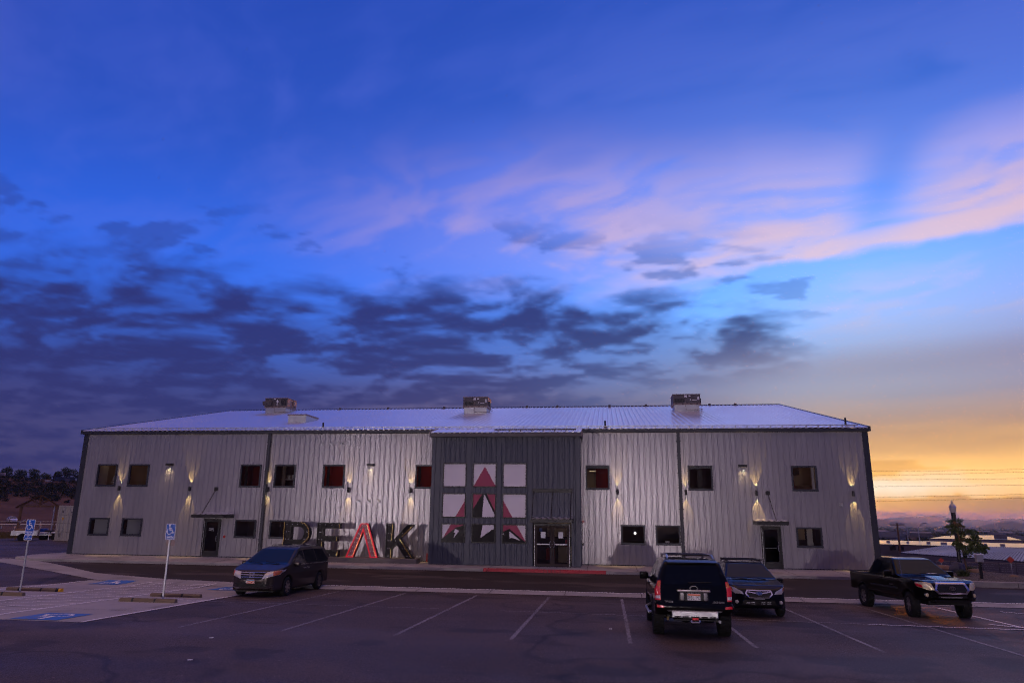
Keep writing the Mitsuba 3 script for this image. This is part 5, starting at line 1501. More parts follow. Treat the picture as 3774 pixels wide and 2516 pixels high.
GOLD = {'P': [[(-17.66, 0.25), (-17.66, 2.02)], [(-16.72, 2.01), (-16.50, 1.95), (-16.33, 1.80), (-16.23, 1.60), (-16.20, 1.43), (-16.24, 1.22), (-16.36, 1.04), (-16.52, 0.92)]],
        'E': [[(-14.50, 1.73), (-14.50, 1.97)], [(-14.63, 1.06), (-14.63, 1.28)], [(-15.45, 0.60), (-15.45, 1.02)], [(-14.53, 0.27), (-14.53, 0.55)]],
        'A': [[(-12.95, 1.93), (-12.36, 0.26)], [(-13.16, 1.60), (-13.68, 0.27)]],
        'K': [[(-11.53, 1.10), (-11.53, 1.98)], [(-11.56, 0.27), (-11.56, 0.68)], [(-11.08, 1.21), (-10.40, 0.27)], [(-10.98, 1.34), (-10.42, 1.90)]]}
LAB = {'P': 'dark marquee letter P with a gold light line round its bowl', 'E': 'dark marquee letter E with rows of bulbs', 'A': 'bright red glowing letter A without crossbar', 'K': 'dark marquee letter K with gold light lines, rightmost letter'}
YB, YF = -1.02, -1.36
for ch, P_ in LET.items():
    k = thing('letter', LAB[ch], 'letter', 'big letters on the concrete plinth')
    red = ch == 'A'
    rim = P_.difference(P_.buffer(-0.045, join_style=2))
    put(k, 'back_tray', face(P_, YB, YF + 0.075), 'm_letter_side')
    put(k, 'rim', face(rim, YF + 0.075, YF), 'm_letter_red' if red else 'm_letter_side', **(glow((0.42, 0.001, 0.012), 0.4) if red else {}))
    put(k, 'face_panel', face(P_.buffer(-0.048, join_style=2), YF + 0.075, YF + 0.050), 'm_letter_redface' if red else 'm_letter_face')
    for ln in GOLD[ch]:
        g = LineString(ln).buffer(0.008, cap_style=2).intersection(P_)
        put(k, 'light_line', face(g, YF + 0.050 if False else YF + 0.0, YF - 0.008), 'm_gold', **glow((0.13, 0.055, 0.009) if not red else (0.50, 0.09, 0.012), 0.15))
    # pairs of bulbs along the strokes
    inner = P_.buffer(-0.09)
    pts_ = []
    zs = np.linspace(0.34, 1.90, 8 if red else 9)
    for i, z in enumerate(zs):
        row = LineString([(-19, z), (-9, z)]).intersection(inner)
        for seg in getattr(row, 'geoms', [row]):
            if seg.is_empty or seg.length < 0.05: continue
            (xa_, _), (xb_, _) = seg.coords[0], seg.coords[-1]
            n = 2 if xb_ - xa_ < 0.45 else max(2, int((xb_ - xa_) / 0.32) + 1)
            if (i % 2 and xb_ - xa_ < 0.4 and not red): continue
            for x in np.linspace(xa_ + 0.04, xb_ - 0.04, n): pts_.append((x, z))
    bulb = None
    for (x, z) in pts_:
        put(k, 'bulb', sphere((x, YF + 0.045, z), 0.021, 1), 'm_sign_white', True)

# ------------------------------------------------------------------ small fittings on the front
single('utility_box', rbx(-10.47, -10.22, -0.22, -0.04, 0.02, 0.30, 0.012), 'm_galv', 'grey metal utility box low on the wall right of the letter K', 'utility box')
k = thing('standpipe', 'short red standpipe at the foot of the wall beside the entrance bay', 'pipe')
put(k, 'pipe', cyl((-9.86, -0.16, -0.02), (-9.86, -0.16, 0.40), 0.035, n=12), 'm_red', 40)
put(k, 'cap', cyl((-9.86, -0.16, 0.40), (-9.86, -0.16, 0.43), 0.045, n=12), 'm_red', 40)
k = thing('fire_alarm', 'small red fire alarm box right of the left door', 'alarm')
put(k, 'box', rbx(-21.91, -21.79, -0.09, -0.03, 1.06, 1.20, 0.012), 'm_red')
k = thing('alarm_strobe', 'red and white alarm strobe high beside the right edge of the entrance bay', 'alarm')
put(k, 'box', rbx(-1.40, -1.28, -0.12, -0.03, 2.15, 2.28, 0.012), 'm_red')
put(k, 'lens', rbx(-1.375, -1.305, -0.15, -0.12, 2.185, 2.245, 0.01), 'm_lamp_clear')
single('card_reader', rbx(-1.405, -1.325, -0.075, -0.03, 0.98, 1.12, 0.01), 'm_plastic', 'small dark card reader beside the right edge of the entrance bay', 'card reader')
for x, z, lab in [(-16.39, 6.42, 'leftmost of the three under the eave'), (-15.79, 6.42, 'middle one of the three under the eave'), (-15.19, 6.42, 'rightmost of the three under the eave'), (-14.0, 3.18, 'leftmost of the three above the letter A'),
                  (-13.39, 3.18, 'middle one of the three above the letter A'), (-12.79, 3.18, 'rightmost of the three above the letter A'), (11.95, 3.24, 'alone on the wall near the right end')]:
    k = thing('vent_hood', f'small pale exhaust vent hood, {lab}', 'vent', 'small vent hoods on the front wall')
    put(k, 'plate', rbx(x - 0.085, x + 0.085, -0.05, -0.03, z - 0.085, z + 0.085, 0.006), 'm_galv')
    put(k, 'hood', tm(m3.Manifold.hull_points(np.array([(x + s * 0.07, -0.05, z + q) for s in (-1, 1) for q in (-0.05, 0.075)] + [(x + s * 0.06, -0.14, z + q) for s in (-1, 1) for q in (-0.05, 0.02)]))), 'm_galv')

# ------------------------------------------------------------------ roof equipment


def hvac(x0, x1, y0, lab, tan=False):
    d = 1.65
    zc, zt, z1 = roof_z(y0), roof_z(y0) + 0.48, roof_z(y0) + 1.22
    k = thing('rooftop_unit', lab, 'air conditioner', 'air conditioning units along the roof')
    put(k, 'curb', bx(x0 + 0.08, x1 - 0.08, y0 + 0.03, y0 + d - 0.1, zc - 0.05, zt), 'm_galv')
    put(k, 'base_rail', rbx(x0 - 0.02, x1 + 0.02, y0 - 0.03, y0 + d, zt, zt + 0.11, 0.01), 'm_hvac_tan')
    for f in (0.12, 0.36, 0.66, 0.88):
        put(k, 'fork_slot', bx(x0 + (x1 - x0) * f - 0.07, x0 + (x1 - x0) * f + 0.07, y0 - 0.034, y0 - 0.029, zt + 0.03, zt + 0.08), 'm_black')
    put(k, 'casing', rbx(x0, x1, y0, y0 + d - 0.02, zt + 0.11, z1, 0.015), 'm_hvac')
    put(k, 'lid', rbx(x0 - 0.03, x1 + 0.03, y0 - 0.03, y0 + d, z1, z1 + 0.04, 0.012), 'm_hvac_tan')
    put(k, 'side_panel', bx(x1 + 0.001, x1 + 0.006, y0 + 0.1, y0 + d - 0.5, zt + 0.18, z1 - 0.06), 'm_hvac_tan')
    g0, g1 = (x0 + (x1 - x0) * 0.72, x1 - 0.10) if tan else (x0 + 0.10, x0 + (x1 - x0) * 0.42)
    put(k, 'louvre_opening', bx(g0, g1, y0 - 0.006, y0 - 0.001, zt + 0.18, z1 - 0.14 - (0.15 if not tan else -0.06)), 'm_black')
    for x in np.linspace(g0 + 0.03, g1 - 0.03, 7):
        put(k, 'slat', bx(x - 0.008, x + 0.008, y0 - 0.022, y0 - 0.006, zt + 0.18, z1 - 0.14 - (0.15 if not tan else -0.06)), 'm_hvac')
    w = x1 - x0
    marks = [(0.42, 0.52, 0.70, 0.92), (0.58, 0.64, 0.76, 0.90), (0.90, 0.96, 0.40, 0.76), (0.70, 0.88, 0.30, 0.36), (0.62, 0.655, 0.34, 0.46)] if not tan else [(0.54, 0.575, 0.42, 0.84), (0.50, 0.62, 0.56, 0.66), (0.40, 0.48, 0.86, 0.96), (0.52, 0.58, 0.18, 0.30)]
    for a, b, c0, c1 in marks:
        h = z1 - zt - 0.11
        put(k, 'service_label', bx(x0 + w * a, x0 + w * b, y0 - 0.007, y0 - 0.001, zt + 0.11 + h * c0, zt + 0.11 + h * c1), 'm_sign_white')
    put(k, 'gas_pipe', tube([(x0 + w * 0.46, y0 - 0.05, zt + 0.4), (x0 + w * 0.46, y0 - 0.05, zc + 0.12), (x1 + 0.14, y0 - 0.05, zc + 0.12), (x1 + 0.14, y0 + 1.6, roof_z(y0 + 1.6) + 0.12)], 0.018, 6), 'm_hvac_tan')
    put(k, 'conduit', tube([(x1 + 0.10, y0 + 0.5, roof_z(y0 + .5)), (x1 + 0.10, y0 + 0.5, zt + 0.5)], 0.014, 6), 'm_hvac_tan')
    if tan:
        put(k, 'intake_hood', tm(m3.Manifold.hull_points(np.array([(x0 - 0.10, y0 - 0.25, z1 - 0.28), (x0 + 0.62, y0 - 0.25, z1 - 0.28), (x0 - 0.02, y0 - 0.02, z1 - 0.18), (x0 + 0.62, y0 - 0.02, z1 - 0.18), (x0 - 0.02, y0 - 0.02, z1 - 0.58), (x0 + 0.60, y0 - 0.02, z1 - 0.58), (x0 - 0.06, y0 - 0.20, z1 - 0.56), (x0 + 0.60, y0 - 0.20, z1 - 0.56)]))), 'm_hvac')
        put(k, 'end_hood', rbx(x1 + 0.0, x1 + 0.16, y0 + 0.9, y0 + 1.4, z1 - 0.5, z1 - 0.1, 0.03), 'm_hvac_tan')
    else:
        put(k, 'end_hood', rbx(x1 + 0.0, x1 + 0.09, y0 + 0.3, y0 + 0.9, z1 - 0.55, z1 - 0.22, 0.02), 'm_black')
    return k


hvac(-26.85, -24.98, 12.85, 'dark rooftop air conditioner with slanted intake hood, leftmost of the three on the roof', True)
hvac(-10.45, -8.62, 11.2, 'dark rooftop air conditioner in the middle of the roof above the entrance bay')
hvac(4.82, 6.74, 12.0, 'dark rooftop air conditioner with yellow service label, rightmost of the three on the roof')
k = thing('roof_hatch', 'low pale metal box curb on the roof in front of the leftmost air conditioner', 'roof hatch')
zc = roof_z(4.38)
put(k, 'curb', bx(-20.72, -19.50, 4.38, 6.3, zc - 0.1, zc + 0.50), 'm_galv')
put(k, 'lid', rbx(-20.78, -19.44, 4.32, 6.36, zc + 0.50, zc + 0.58, 0.012), 'm_hvac_tan')
for x, y, h, lab in [(-16.69, 0.62, 0.34, 'near the eave left of centre'), (-0.06, 0.50, 0.36, 'near the eave right of the entrance bay'), (12.84, 0.80, 0.42, 'at the right end of the roof')]:
    k = thing('vent_pipe', f'short black vent pipe on the roof {lab}', 'vent pipe', 'black vent pipes on the roof')
    put(k, 'boot', xf(lathe([(0.16, -0.06), (0.12, 0.02), (0.06, 0.07)], 14), (x, y, roof_z(y) + 0.01)), 'm_black', 40)
    put(k, 'pipe', cyl((x, y, roof_z(y)), (x, y, roof_z(y) + h), 0.05, n=12), 'm_black', 40)
for i, x in enumerate([-22.0, -17.9, -13.2, -6.36, -3.89, 0.3, 3.2, 8.2, 10.2]):
    k = thing('ridge_vent', ['small dark vent cap on the ridge right of the leftmost air conditioner', 'small dark vent cap on the ridge above the letter P', 'small dark vent cap on the ridge left of the middle air conditioner', 'small dark vent cap on the ridge just right of the middle air conditioner', 'small dark vent cap on the ridge above the middle of the entrance bay', 'small dark vent cap on the ridge right of the entrance bay', 'small dark vent cap on the ridge just left of the rightmost air conditioner', 'small dark vent cap on the ridge just right of the rightmost air conditioner', 'rightmost small dark vent cap on the ridge'][i], 'vent', 'small dark vent caps along the ridge')
    y = float(ridge_y(x)) - 0.55
    put(k, 'cap', rbx(x - 0.09, x + 0.09, y - 0.05, y + 0.12, roof_z(y) + 0.03, roof_z(y) + 0.19, 0.02), 'm_hvac')

# ------------------------------------------------------------------ accessible parking signs and wheel stops


def rrect(cx, cz, w, h, r):
    return sbox(cx - w / 2 + r, cz - h / 2 + r, cx + w / 2 - r, cz + h / 2 - r).buffer(r, 6)


mat('m_stop_back', (0.30, 0.22, 0.20), 0.6)


def sign_post(x, y, lab, van):
    z0 = float(zl(y))
    k = thing('parking_sign', lab, 'parking sign')
    top = z0 + (2.60 if van else 2.52)
    put(k, 'post', J(bx(x - 0.028, x + 0.028, y - 0.006, y + 0.0, z0, top), bx(x - 0.028, x - 0.022, y, y + 0.028, z0, top), bx(x + 0.022, x + 0.028, y, y + 0.028, z0, top)), 'm_galv')
    put(k, 'base', rbx(x - 0.09, x + 0.09, y - 0.09, y + 0.09, z0 - 0.02, z0 + 0.02, 0.01), 'm_galv')
    cz = top - 0.25
    p_ = put(k, 'sign_plate', face(rrect(x, cz, 0.365, 0.55, 0.035), y - 0.008, y - 0.012), 'm_sign_white')
    put(p_, 'blue_field', face(rrect(x, cz, 0.335, 0.52, 0.03), y - 0.012, y - 0.014), 'm_sign_blue')
    s = affinity.translate(isa_symbol(0.345), x - 0.185, cz - 0.105)
    put(p_, 'symbol', face(s, y - 0.014, y - 0.016), 'm_sign_white')
    v, f = centred(text('PARKING', 0.070, 0.002, True))
    put(p_, 'lettering', xz((v * np.array([0.80, 1, 1]) + np.array([x, cz - 0.222, 0]), f), y - 0.014), 'm_sign_white')
    cz2 = cz - 0.375
    if van:
        q_ = put(k, 'lower_plate', face(rrect(x - 0.02, cz2, 0.34, 0.185, 0.03), y - 0.008, y - 0.012), 'm_sign_white')
        put(q_, 'blue_field', face(rrect(x - 0.02, cz2, 0.315, 0.16, 0.025), y - 0.012, y - 0.014), 'm_sign_blue')
        v, f = centred(text('VAN', 0.036, 0.002, True))
        put(q_, 'lettering', xz((v + np.array([x - 0.02, cz2 + 0.012, 0]), f), y - 0.014), 'm_sign_white')
        v, f = centred(text('ACCESSIBLE', 0.026, 0.002, True))
        put(q_, 'lettering', xz((v + np.array([x - 0.02, cz2 - 0.040, 0]), f), y - 0.014), 'm_sign_white')
    else:
        put(k, 'lower_plate', face(rrect(x + 0.02, cz2 - 0.01, 0.34, 0.185, 0.03), y + 0.034, y + 0.030), 'm_stop_back', label='blank back of a small plate facing the other stall')
    return k


sign_post(-21.55, -14.45, 'blue accessible parking sign with a second small blue plate, the left one of the two', True)
sign_post(-15.48, -15.0, 'blue accessible parking sign on a galvanised post nearer the minivan', False)
for x0, x1, y, lab, yel in [(-22.75, -20.55, -15.38, 'weathered brown wheel stop in the nearer row, at the left edge of the picture', False), (-22.85, -20.55, -13.58, 'brown wheel stop with a yellow end behind the left parking sign', True),
                            (-16.32, -14.30, -16.05, 'brown wheel stop in front of the right parking sign', False), (-16.42, -14.50, -14.25, 'brown wheel stop behind the right parking sign', False)]:
    k = thing('wheel_stop', lab, 'wheel stop', 'wheel stops of the accessible stalls')
    zz = float(zl(y))
    sec = np.array([(-0.085, 0.0), (-0.075, 0.075), (-0.045, 0.12), (0.045, 0.12), (0.075, 0.075), (0.085, 0.0)])

    def bar(a, b):
        v = np.vstack([np.c_[np.full(6, a), y + sec[:, 0], zz + sec[:, 1] + 0.004], np.c_[np.full(6, b), y + sec[:, 0], zz + sec[:, 1] + 0.004]])
        return tm(m3.Manifold.hull_points(v))
    e = 0.10
    put(k, 'bar', bar(x0, x1 - (e + 0.12 if yel else 0)), 'm_stop')
    if yel:
        put(k, 'black_band', bar(x1 - e - 0.12, x1 - e), 'm_black')
        put(k, 'yellow_end', bar(x1 - e, x1), 'm_yellow')
    for f in (0.22, 0.62):
        a = x0 + (x1 - x0) * f
        v, fc = bar(a, a + 0.07)
        put(k, 'dark_band', ((v - np.array([0, y, zz])) * np.array([1, 1.03, 1.03]) + np.array([0, y, zz]), fc), 'm_black')
# scraps of litter on the asphalt
for x, y in [(0.0, -18.9), (-9.2, -22.6), (-8.3, -24.9)]:
    single('litter', xf(rbx(-0.05, 0.05, -0.02, 0.02, 0, 0.012, 0.004), (x, y, float(zl(y))), 0.6), 'm_sign_white', 'small white scrap of litter on the dark asphalt', 'litter', 'scraps of litter on the asphalt')

# ------------------------------------------------------------------ surroundings


def at(az, el, dist):
    """The point at this bearing, elevation and horizontal distance from the viewpoint."""
    a = math.radians(az)
    return np.array([EYE[0] + dist * math.sin(a), EYE[1] + dist * math.cos(a), EYE[2] + dist * math.tan(math.radians(el))])


def leaf_cloud(centres, radii, n, size, seed, flat=1.0):
    r = np.random.default_rng(seed)
    ci = r.choice(len(centres), n, p=np.array(radii) ** 2 / np.sum(np.array(radii) ** 2))
    d = r.normal(size=(n, 3)); d /= np.linalg.norm(d, axis=1, keepdims=True)
    p = np.asarray(centres)[ci] + d * (np.asarray(radii)[ci] * r.uniform(0.35, 1.0, n) ** 0.6)[:, None] * np.array([1, 1, flat])
    a = r.normal(size=(n, 3)); a /= np.linalg.norm(a, axis=1, keepdims=True)
    b = np.cross(a, r.normal(size=(n, 3))); b /= np.linalg.norm(b, axis=1, keepdims=True)
    s = size * r.uniform(0.6, 1.4, n)[:, None]
    return quads(np.stack([p - a * s, p - b * s * 0.45, p + a * s, p + b * s * 0.45], 1))


def tree(name, label, base, h, w, seed, group=None, n=900, leaf=0.22, trunk=0.18, mt='m_leaf', low=0.25, flat=0.9):
    r = np.random.default_rng(seed)
    k = thing(name, label, 'tree', group)
    base = np.asarray(base, float)
    tp = [cyl(base - [0, 0, 0.3], base + [0, 0, h * low], trunk, trunk * 0.8, 8)]
    cs, rs = [], []
    for i in range(9):
        a = r.uniform(0, 2 * np.pi)
        q = base + np.array([math.cos(a) * w * 0.30 * r.uniform(0.2, 1), math.sin(a) * w * 0.30 * r.uniform(0.2, 1), h * r.uniform(low + 0.15, 0.84)])
        cs.append(q); rs.append(w * r.uniform(0.17, 0.30))
        tp.append(cyl(base + [0, 0, h * low * 0.9], q, trunk * 0.5, trunk * 0.15, 6, False))
    put(k, 'trunk', J(*tp), 'm_wood', 40)
    put(k, 'crown', leaf_cloud(cs, rs, n, leaf, seed, flat), mt)
    return k


def leaf_dark(p, n, uv):
    b = fbm(p.x * 0.5, p.y * 0.5, p.z * 0.8, 2)
    return mix((0.014, 0.020, 0.010), (0.055, 0.058, 0.028), b)


scene['m_scrub'] = {'type': 'twosided', 'bsdf': {'type': 'principled', 'base_color': proc(leaf_dark), 'roughness': 0.8, 'specular': 0.1}}
mat('m_weeds', (0.16, 0.12, 0.05), 0.9, spec=0.1)
mat('m_far_wall', (0.14, 0.13, 0.14), 0.7)
mat('m_far_wall_pale', (0.26, 0.245, 0.25), 0.7)
mat('m_far_roof', (0.50, 0.48, 0.48), 0.16, metal=0.9)
mat('m_house', (0.035, 0.050, 0.075), 0.7)
mat('m_house_roof', (0.045, 0.042, 0.05), 0.6)
mat('m_container', (0.46, 0.44, 0.38), 0.45)
mat('m_container_dark', (0.20, 0.19, 0.165), 0.5)
mat('m_barrel', (0.012, 0.06, 0.32), 0.35)
mat('m_sign_red', (0.55, 0.025, 0.015), 0.4)
mat('m_mountain', (0.10, 0.075, 0.07), 0.95, spec=0.02)
mat('m_slats', (0.050, 0.050, 0.058), 0.6)

# ---- left: trees and scrub on the hillside, a house, the yard below
TL = [(-43.35, 2.60, 400, 9.5, 7.0, 'broad dark tree on the hill crest at the left edge'), (-42.55, 2.25, 402, 7.0, 6.0, 'second dark tree on the crest, right of the broad one'), (-41.72, 2.32, 398, 6.6, 5.6, 'pointed dark tree standing alone on the crest'),
      (-41.05, 1.98, 400, 4.2, 5.0, 'low rounded tree on the crest left of the hill house'), (-40.50, 2.20, 404, 5.8, 4.6, 'narrow tree just left of the hill house'), (-39.80, 2.55, 410, 7.4, 7.2, 'tall pale green tree behind the hill house'), (-39.25, 2.25, 412, 6.0, 5.5, 'pale green tree half hidden by the corner of the metal building')]
for i, (az, el, dist, h, w, lab) in enumerate(TL):
    top = at(az, el, dist)
    g = float(zg(top[0], top[1]))
    h = max(h, min(top[2] - g + 0.6, 14))
    tree('hill_tree', lab, (top[0], top[1], top[2] - h), h, w * 1.12, 40 + i, 'trees on the hill crest', 1500, 0.30, 0.25, 'm_leaf', 0.15)
r_ = np.random.default_rng(5)
sc = []
for i in range(720):
    az = r_.uniform(-45.5, -36.5); dist = r_.uniform(288, 398)
    q = at(az, 0, dist)
    g = float(zg(q[0], q[1]))
    el_ = math.degrees(math.atan2(g - EYE[2], dist))
    if el_ < 0.05 + 0.25 * r_.random() or (r_.random() < 0.45 and el_ > 1.15 and az > -42.5): continue
    rad = r_.uniform(0.8, 2.3)
    sc.append(leaf_cloud([(q[0], q[1], g + rad * 0.35), (q[0] + rad * 0.5, q[1], g + rad * 0.6)], [rad, rad * 0.7], 60, 0.34, 1000 + i, 0.75))
single('scrub', J(*sc), 'm_scrub', 'dark sagebrush and juniper scrub covering the hillside', 'scrub', kind='stuff')

p0 = at(-39.85, 1.30, 385)
k = thing('hill_house', 'dark blue hillside house with a low gable roof behind the scrub', 'house')
rzh = math.radians(38)
hz = p0[2]
put(k, 'wall', xf(J(bx(-5.5, 4.5, -4, 4, -2, 3.4)), (p0[0], p0[1], hz), rzh), 'm_house')
gab = ex(Polygon([(-6.2, 3.3), (0.2, 4.9), (5.2, 3.3), (5.2, 3.55), (0.2, 5.2), (-6.2, 3.55)]), 8.8)
put(k, 'roof', xf(xz(gab, 4.4), (p0[0], p0[1], hz), rzh), 'm_house_roof')
put(k, 'window', xf(bx(-0.6, 1.2, -4.06, -4.0, 1.6, 2.6), (p0[0], p0[1], hz), rzh), 'm_far_wall')
put(k, 'window', xf(bx(3.1, 3.9, -4.06, -4.0, 1.8, 2.9), (p0[0], p0[1], hz), rzh), 'm_blind')
put(k, 'deck', xf(bx(-2.5, 4.5, -6.5, -4.1, -0.5, -0.25), (p0[0], p0[1], hz), rzh), 'm_house')
for x in (-2.3, 1.0, 4.3):
    put(k, 'deck_post', xf(bx(x - 0.12, x + 0.12, -6.4, -6.2, -3, -0.5), (p0[0], p0[1], hz), rzh), 'm_house')
for az, el, w, h, lab, mt in [(-40.92, 1.42, 2.6, 1.0, 'pale blue tarpaulin heap on the hillside left of the house', 'm_blind'), (-40.48, 1.30, 2.2, 1.1, 'grey covered heap on the hillside below the house', 'm_far_wall'), (-40.02, 1.20, 2.3, 0.7, 'bright blue covered pool in front of the hill house', 'm_plate_blue'), (-43.5, 1.85, 2.0, 0.9, 'pale shed roof at the left edge of the hillside', 'm_far_wall_pale')]:
    q = at(az, el, 378)
    single('covered_heap', xf(rbx(-w / 2, w / 2, -0.8, 0.8, -0.5, h, 0.3, 2), q, 0.3), mt, lab, 'heap', smooth=50)

# timber pavilion
pc = at(-41.2, 0, 105)
gz_ = float(zg(pc[0], pc[1])) + 0.25
k = thing('pavilion', 'open timber pavilion with a trussed gable roof in front of the dirt bank', 'pavilion')
rz_ = math.radians(40)
PW, PH, AP, DP = 1.85, 2.75, 4.25, 3.0
Q = lambda m: xf(m, (pc[0], pc[1], gz_), rz_)
for x in (-PW, PW):
    for y in (0, DP):
        put(k, 'post', Q(bx(x - 0.10, x + 0.10, y - 0.10, y + 0.10, -0.6, PH)), 'm_wood')
for y in (0, DP):
    put(k, 'tie_beam', Q(bx(-PW - 0.3, PW + 0.3, y - 0.08, y + 0.08, PH, PH + 0.22)), 'm_wood')
    put(k, 'rafter', Q(cyl((-PW - 0.5, y, PH - 0.1), (0, y, AP - 0.05), 0.09, n=6)), 'm_wood')
    put(k, 'rafter', Q(cyl((PW + 0.5, y, PH - 0.1), (0, y, AP - 0.05), 0.09, n=6)), 'm_wood')
    put(k, 'king_post', Q(bx(-0.08, 0.08, y - 0.07, y + 0.07, PH + 0.22, AP - 0.1)), 'm_wood')
    put(k, 'brace', Q(cyl((0, y, PH + 0.3), (-0.9, y, PH + 0.85), 0.06, n=6)), 'm_wood')
    put(k, 'brace', Q(cyl((0, y, PH + 0.3), (0.9, y, PH + 0.85), 0.06, n=6)), 'm_wood')
put(k, 'roof', Q(quads([[(-PW - 0.6, -0.4, PH - 0.08), (0, -0.4, AP + 0.05), (0, DP + 0.4, AP + 0.05), (-PW - 0.6, DP + 0.4, PH - 0.08)], [(0, -0.4, AP + 0.05), (PW + 0.6, -0.4, PH - 0.08), (PW + 0.6, DP + 0.4, PH - 0.08), (0, DP + 0.4, AP + 0.05)]])), 'm_house_roof')
put(k, 'pale_downpipe', Q(cyl((PW - 0.25, -0.12, -0.5), (PW - 0.25, -0.12, PH + 0.1), 0.06, n=8)), 'm_galv')

# shipping container, its doors towards the lot
cpos = at(-40.07, 0, 71.5)
rz_c = math.radians(-116 + 90 + 8)
Cc = lambda m: xf(m, (cpos[0], cpos[1], -0.16), rz_c)
k = thing('shipping_container', 'pale shipping container with closed end doors at the back of the lot', 'shipping container')
W_, H_, L_ = 2.44, 2.90, 6.06
put(k, 'corner_frame', Cc(J(bx(0, 0.12, 0, 0.14, 0, H_), bx(W_ - 0.12, W_, 0, 0.14, 0, H_), bx(0.12, W_ - 0.12, 0, 0.12, H_ - 0.13, H_), bx(0.12, W_ - 0.12, 0, 0.12, 0, 0.16))), 'm_container')
n_ = 40
cor = []
for s, xo in ((-1, 0.02), (1, W_ - 0.02)):
    for i in range(n_):
        y0_, y1_ = 0.14 + (L_ - 0.28) * i / n_, 0.14 + (L_ - 0.28) * (i + 1) / n_
        d0, d1 = [0.0, 0.036, 0.036, 0.0][i % 4], [0.0, 0.036, 0.036, 0.0][(i + 1) % 4]
        q = [(xo - s * d0, y0_, 0.1), (xo - s * d1, y1_, 0.1), (xo - s * d1, y1_, H_ - 0.05), (xo - s * d0, y0_, H_ - 0.05)]
        cor.append(q if s > 0 else q[::-1])
put(k, 'side_wall', Cc(quads(cor)), 'm_container')
put(k, 'roof', Cc(bx(0, W_, 0.12, L_, H_ - 0.05, H_ - 0.01)), 'm_container')
put(k, 'back_wall', Cc(bx(0, W_, L_ - 0.06, L_, 0, H_ - 0.06)), 'm_container')
for s in (0, 1):
    a, b = (0.13, 1.205) if s == 0 else (1.235, W_ - 0.13)
    d = put(k, 'door', Cc(bx(a, b, 0.03, 0.09, 0.17, H_ - 0.14)), 'm_container')
    for z in (0.75, 1.42, 2.12):
        put(d, 'panel_groove', Cc(bx(a + 0.05, b - 0.05, 0.022, 0.029, z, z + 0.05)), 'm_container_dark')
    for x in (a + 0.30, b - 0.30):
        put(d, 'lock_rod', Cc(cyl((x, 0.0, 0.10), (x, 0.0, H_ - 0.06), 0.022, n=8)), 'm_galv')
        put(d, 'rod_handle', Cc(bx(x - 0.02, x + 0.22, -0.035, -0.015, 1.02, 1.06)), 'm_galv')
    put(d, 'marking', Cc(bx(a + 0.35, a + 0.62, 0.024, 0.029, 2.30, 2.50) if s == 0 else bx(a + 0.4, a + 0.7, 0.024, 0.029, 2.3, 2.42)), 'm_far_wall')
put(k, 'warning_triangle', Cc(face(Polygon([(0.55, 1.92), (0.85, 1.92), (0.70, 1.66)]), 0.029, 0.022)), 'm_yellow')
put(k, 'vent_plate', Cc(bx(0.45, 0.72, 0.022, 0.029, 0.32, 0.66)), 'm_container_dark')

# barrel, trailer, quad bike, weeds and the chain-link fence along the yard
b_ = at(-40.70, 0, 75)
k = thing('barrel', 'big blue plastic barrel beside the shipping container', 'barrel')
put(k, 'drum', xf(lathe([(0.0, 0), (0.27, 0.0), (0.30, 0.05), (0.30, 0.28), (0.285, 0.30), (0.30, 0.32), (0.30, 0.60), (0.285, 0.62), (0.30, 0.64), (0.30, 0.88), (0.27, 0.92), (0, 0.92)], 24), (b_[0], b_[1], -0.16)), 'm_barrel', 40)
t0 = at(-41.75, 0, 72)
k = thing('trailer', 'low open utility trailer with a load standing on the weeds behind the left parking sign', 'trailer')
Tt = lambda m: xf(m, (t0[0], t0[1], -0.16), math.radians(38))
put(k, 'frame', Tt(J(bx(-0.9, 0.9, -0.7, 0.7, 0.48, 0.58), bx(0.9, 1.9, -0.05, 0.05, 0.46, 0.54))), 'm_galv')
for y in (-0.7, 0.66):
    put(k, 'side_board', Tt(bx(-0.9, 0.9, y, y + 0.04, 0.58, 0.86)), 'm_galv')
put(k, 'load', Tt(rbx(-0.7, 0.6, -0.5, 0.5, 0.6, 1.0, 0.15, 1)), 'm_wood', 40)
for y in (-0.82, 0.72):
    w = put(k, 'wheel', Tt(cyl((-0.1, y, 0.32), (-0.1, y + 0.12, 0.32), 0.32, n=18)), 'm_tyre', 40)
    put(w, 'fender', Tt(bx(-0.5, 0.3, y - 0.02, y + 0.14, 0.66, 0.70)), 'm_sign_white')
put(k, 'jack', Tt(cyl((1.7, 0.02, 0.0), (1.7, 0.02, 0.7), 0.03, n=8)), 'm_sign_white')
a0 = at(-40.28, 0, 73.5)
k = thing('quad_bike', 'quad bike with white plastic fenders between the barrel and the container', 'quad bike')
Aa = lambda m: xf(m, (a0[0], a0[1], -0.16), math.radians(20))
for x in (-0.45, 0.45):
    for y in (-0.42, 0.42):
        put(k, 'wheel', Aa(cyl((x, y - 0.11, 0.27), (x, y + 0.11, 0.27), 0.27, n=16)), 'm_tyre', 40)
put(k, 'fender', Aa(J(rbx(-0.75, -0.15, -0.5, 0.5, 0.55, 0.66, 0.05), rbx(0.15, 0.75, -0.5, 0.5, 0.58, 0.70, 0.05))), 'm_sign_white', 40)
put(k, 'seat', Aa(rbx(-0.5, 0.2, -0.15, 0.15, 0.62, 0.82, 0.06)), 'm_plastic', 40)
put(k, 'handlebar', Aa(J(cyl((0.3, -0.35, 1.0), (0.3, 0.35, 1.0), 0.02, n=8), cyl((0.45, 0, 0.6), (0.3, 0, 1.0), 0.03, n=8))), 'm_plastic', 40)
wd = []
r_ = np.random.default_rng(9)
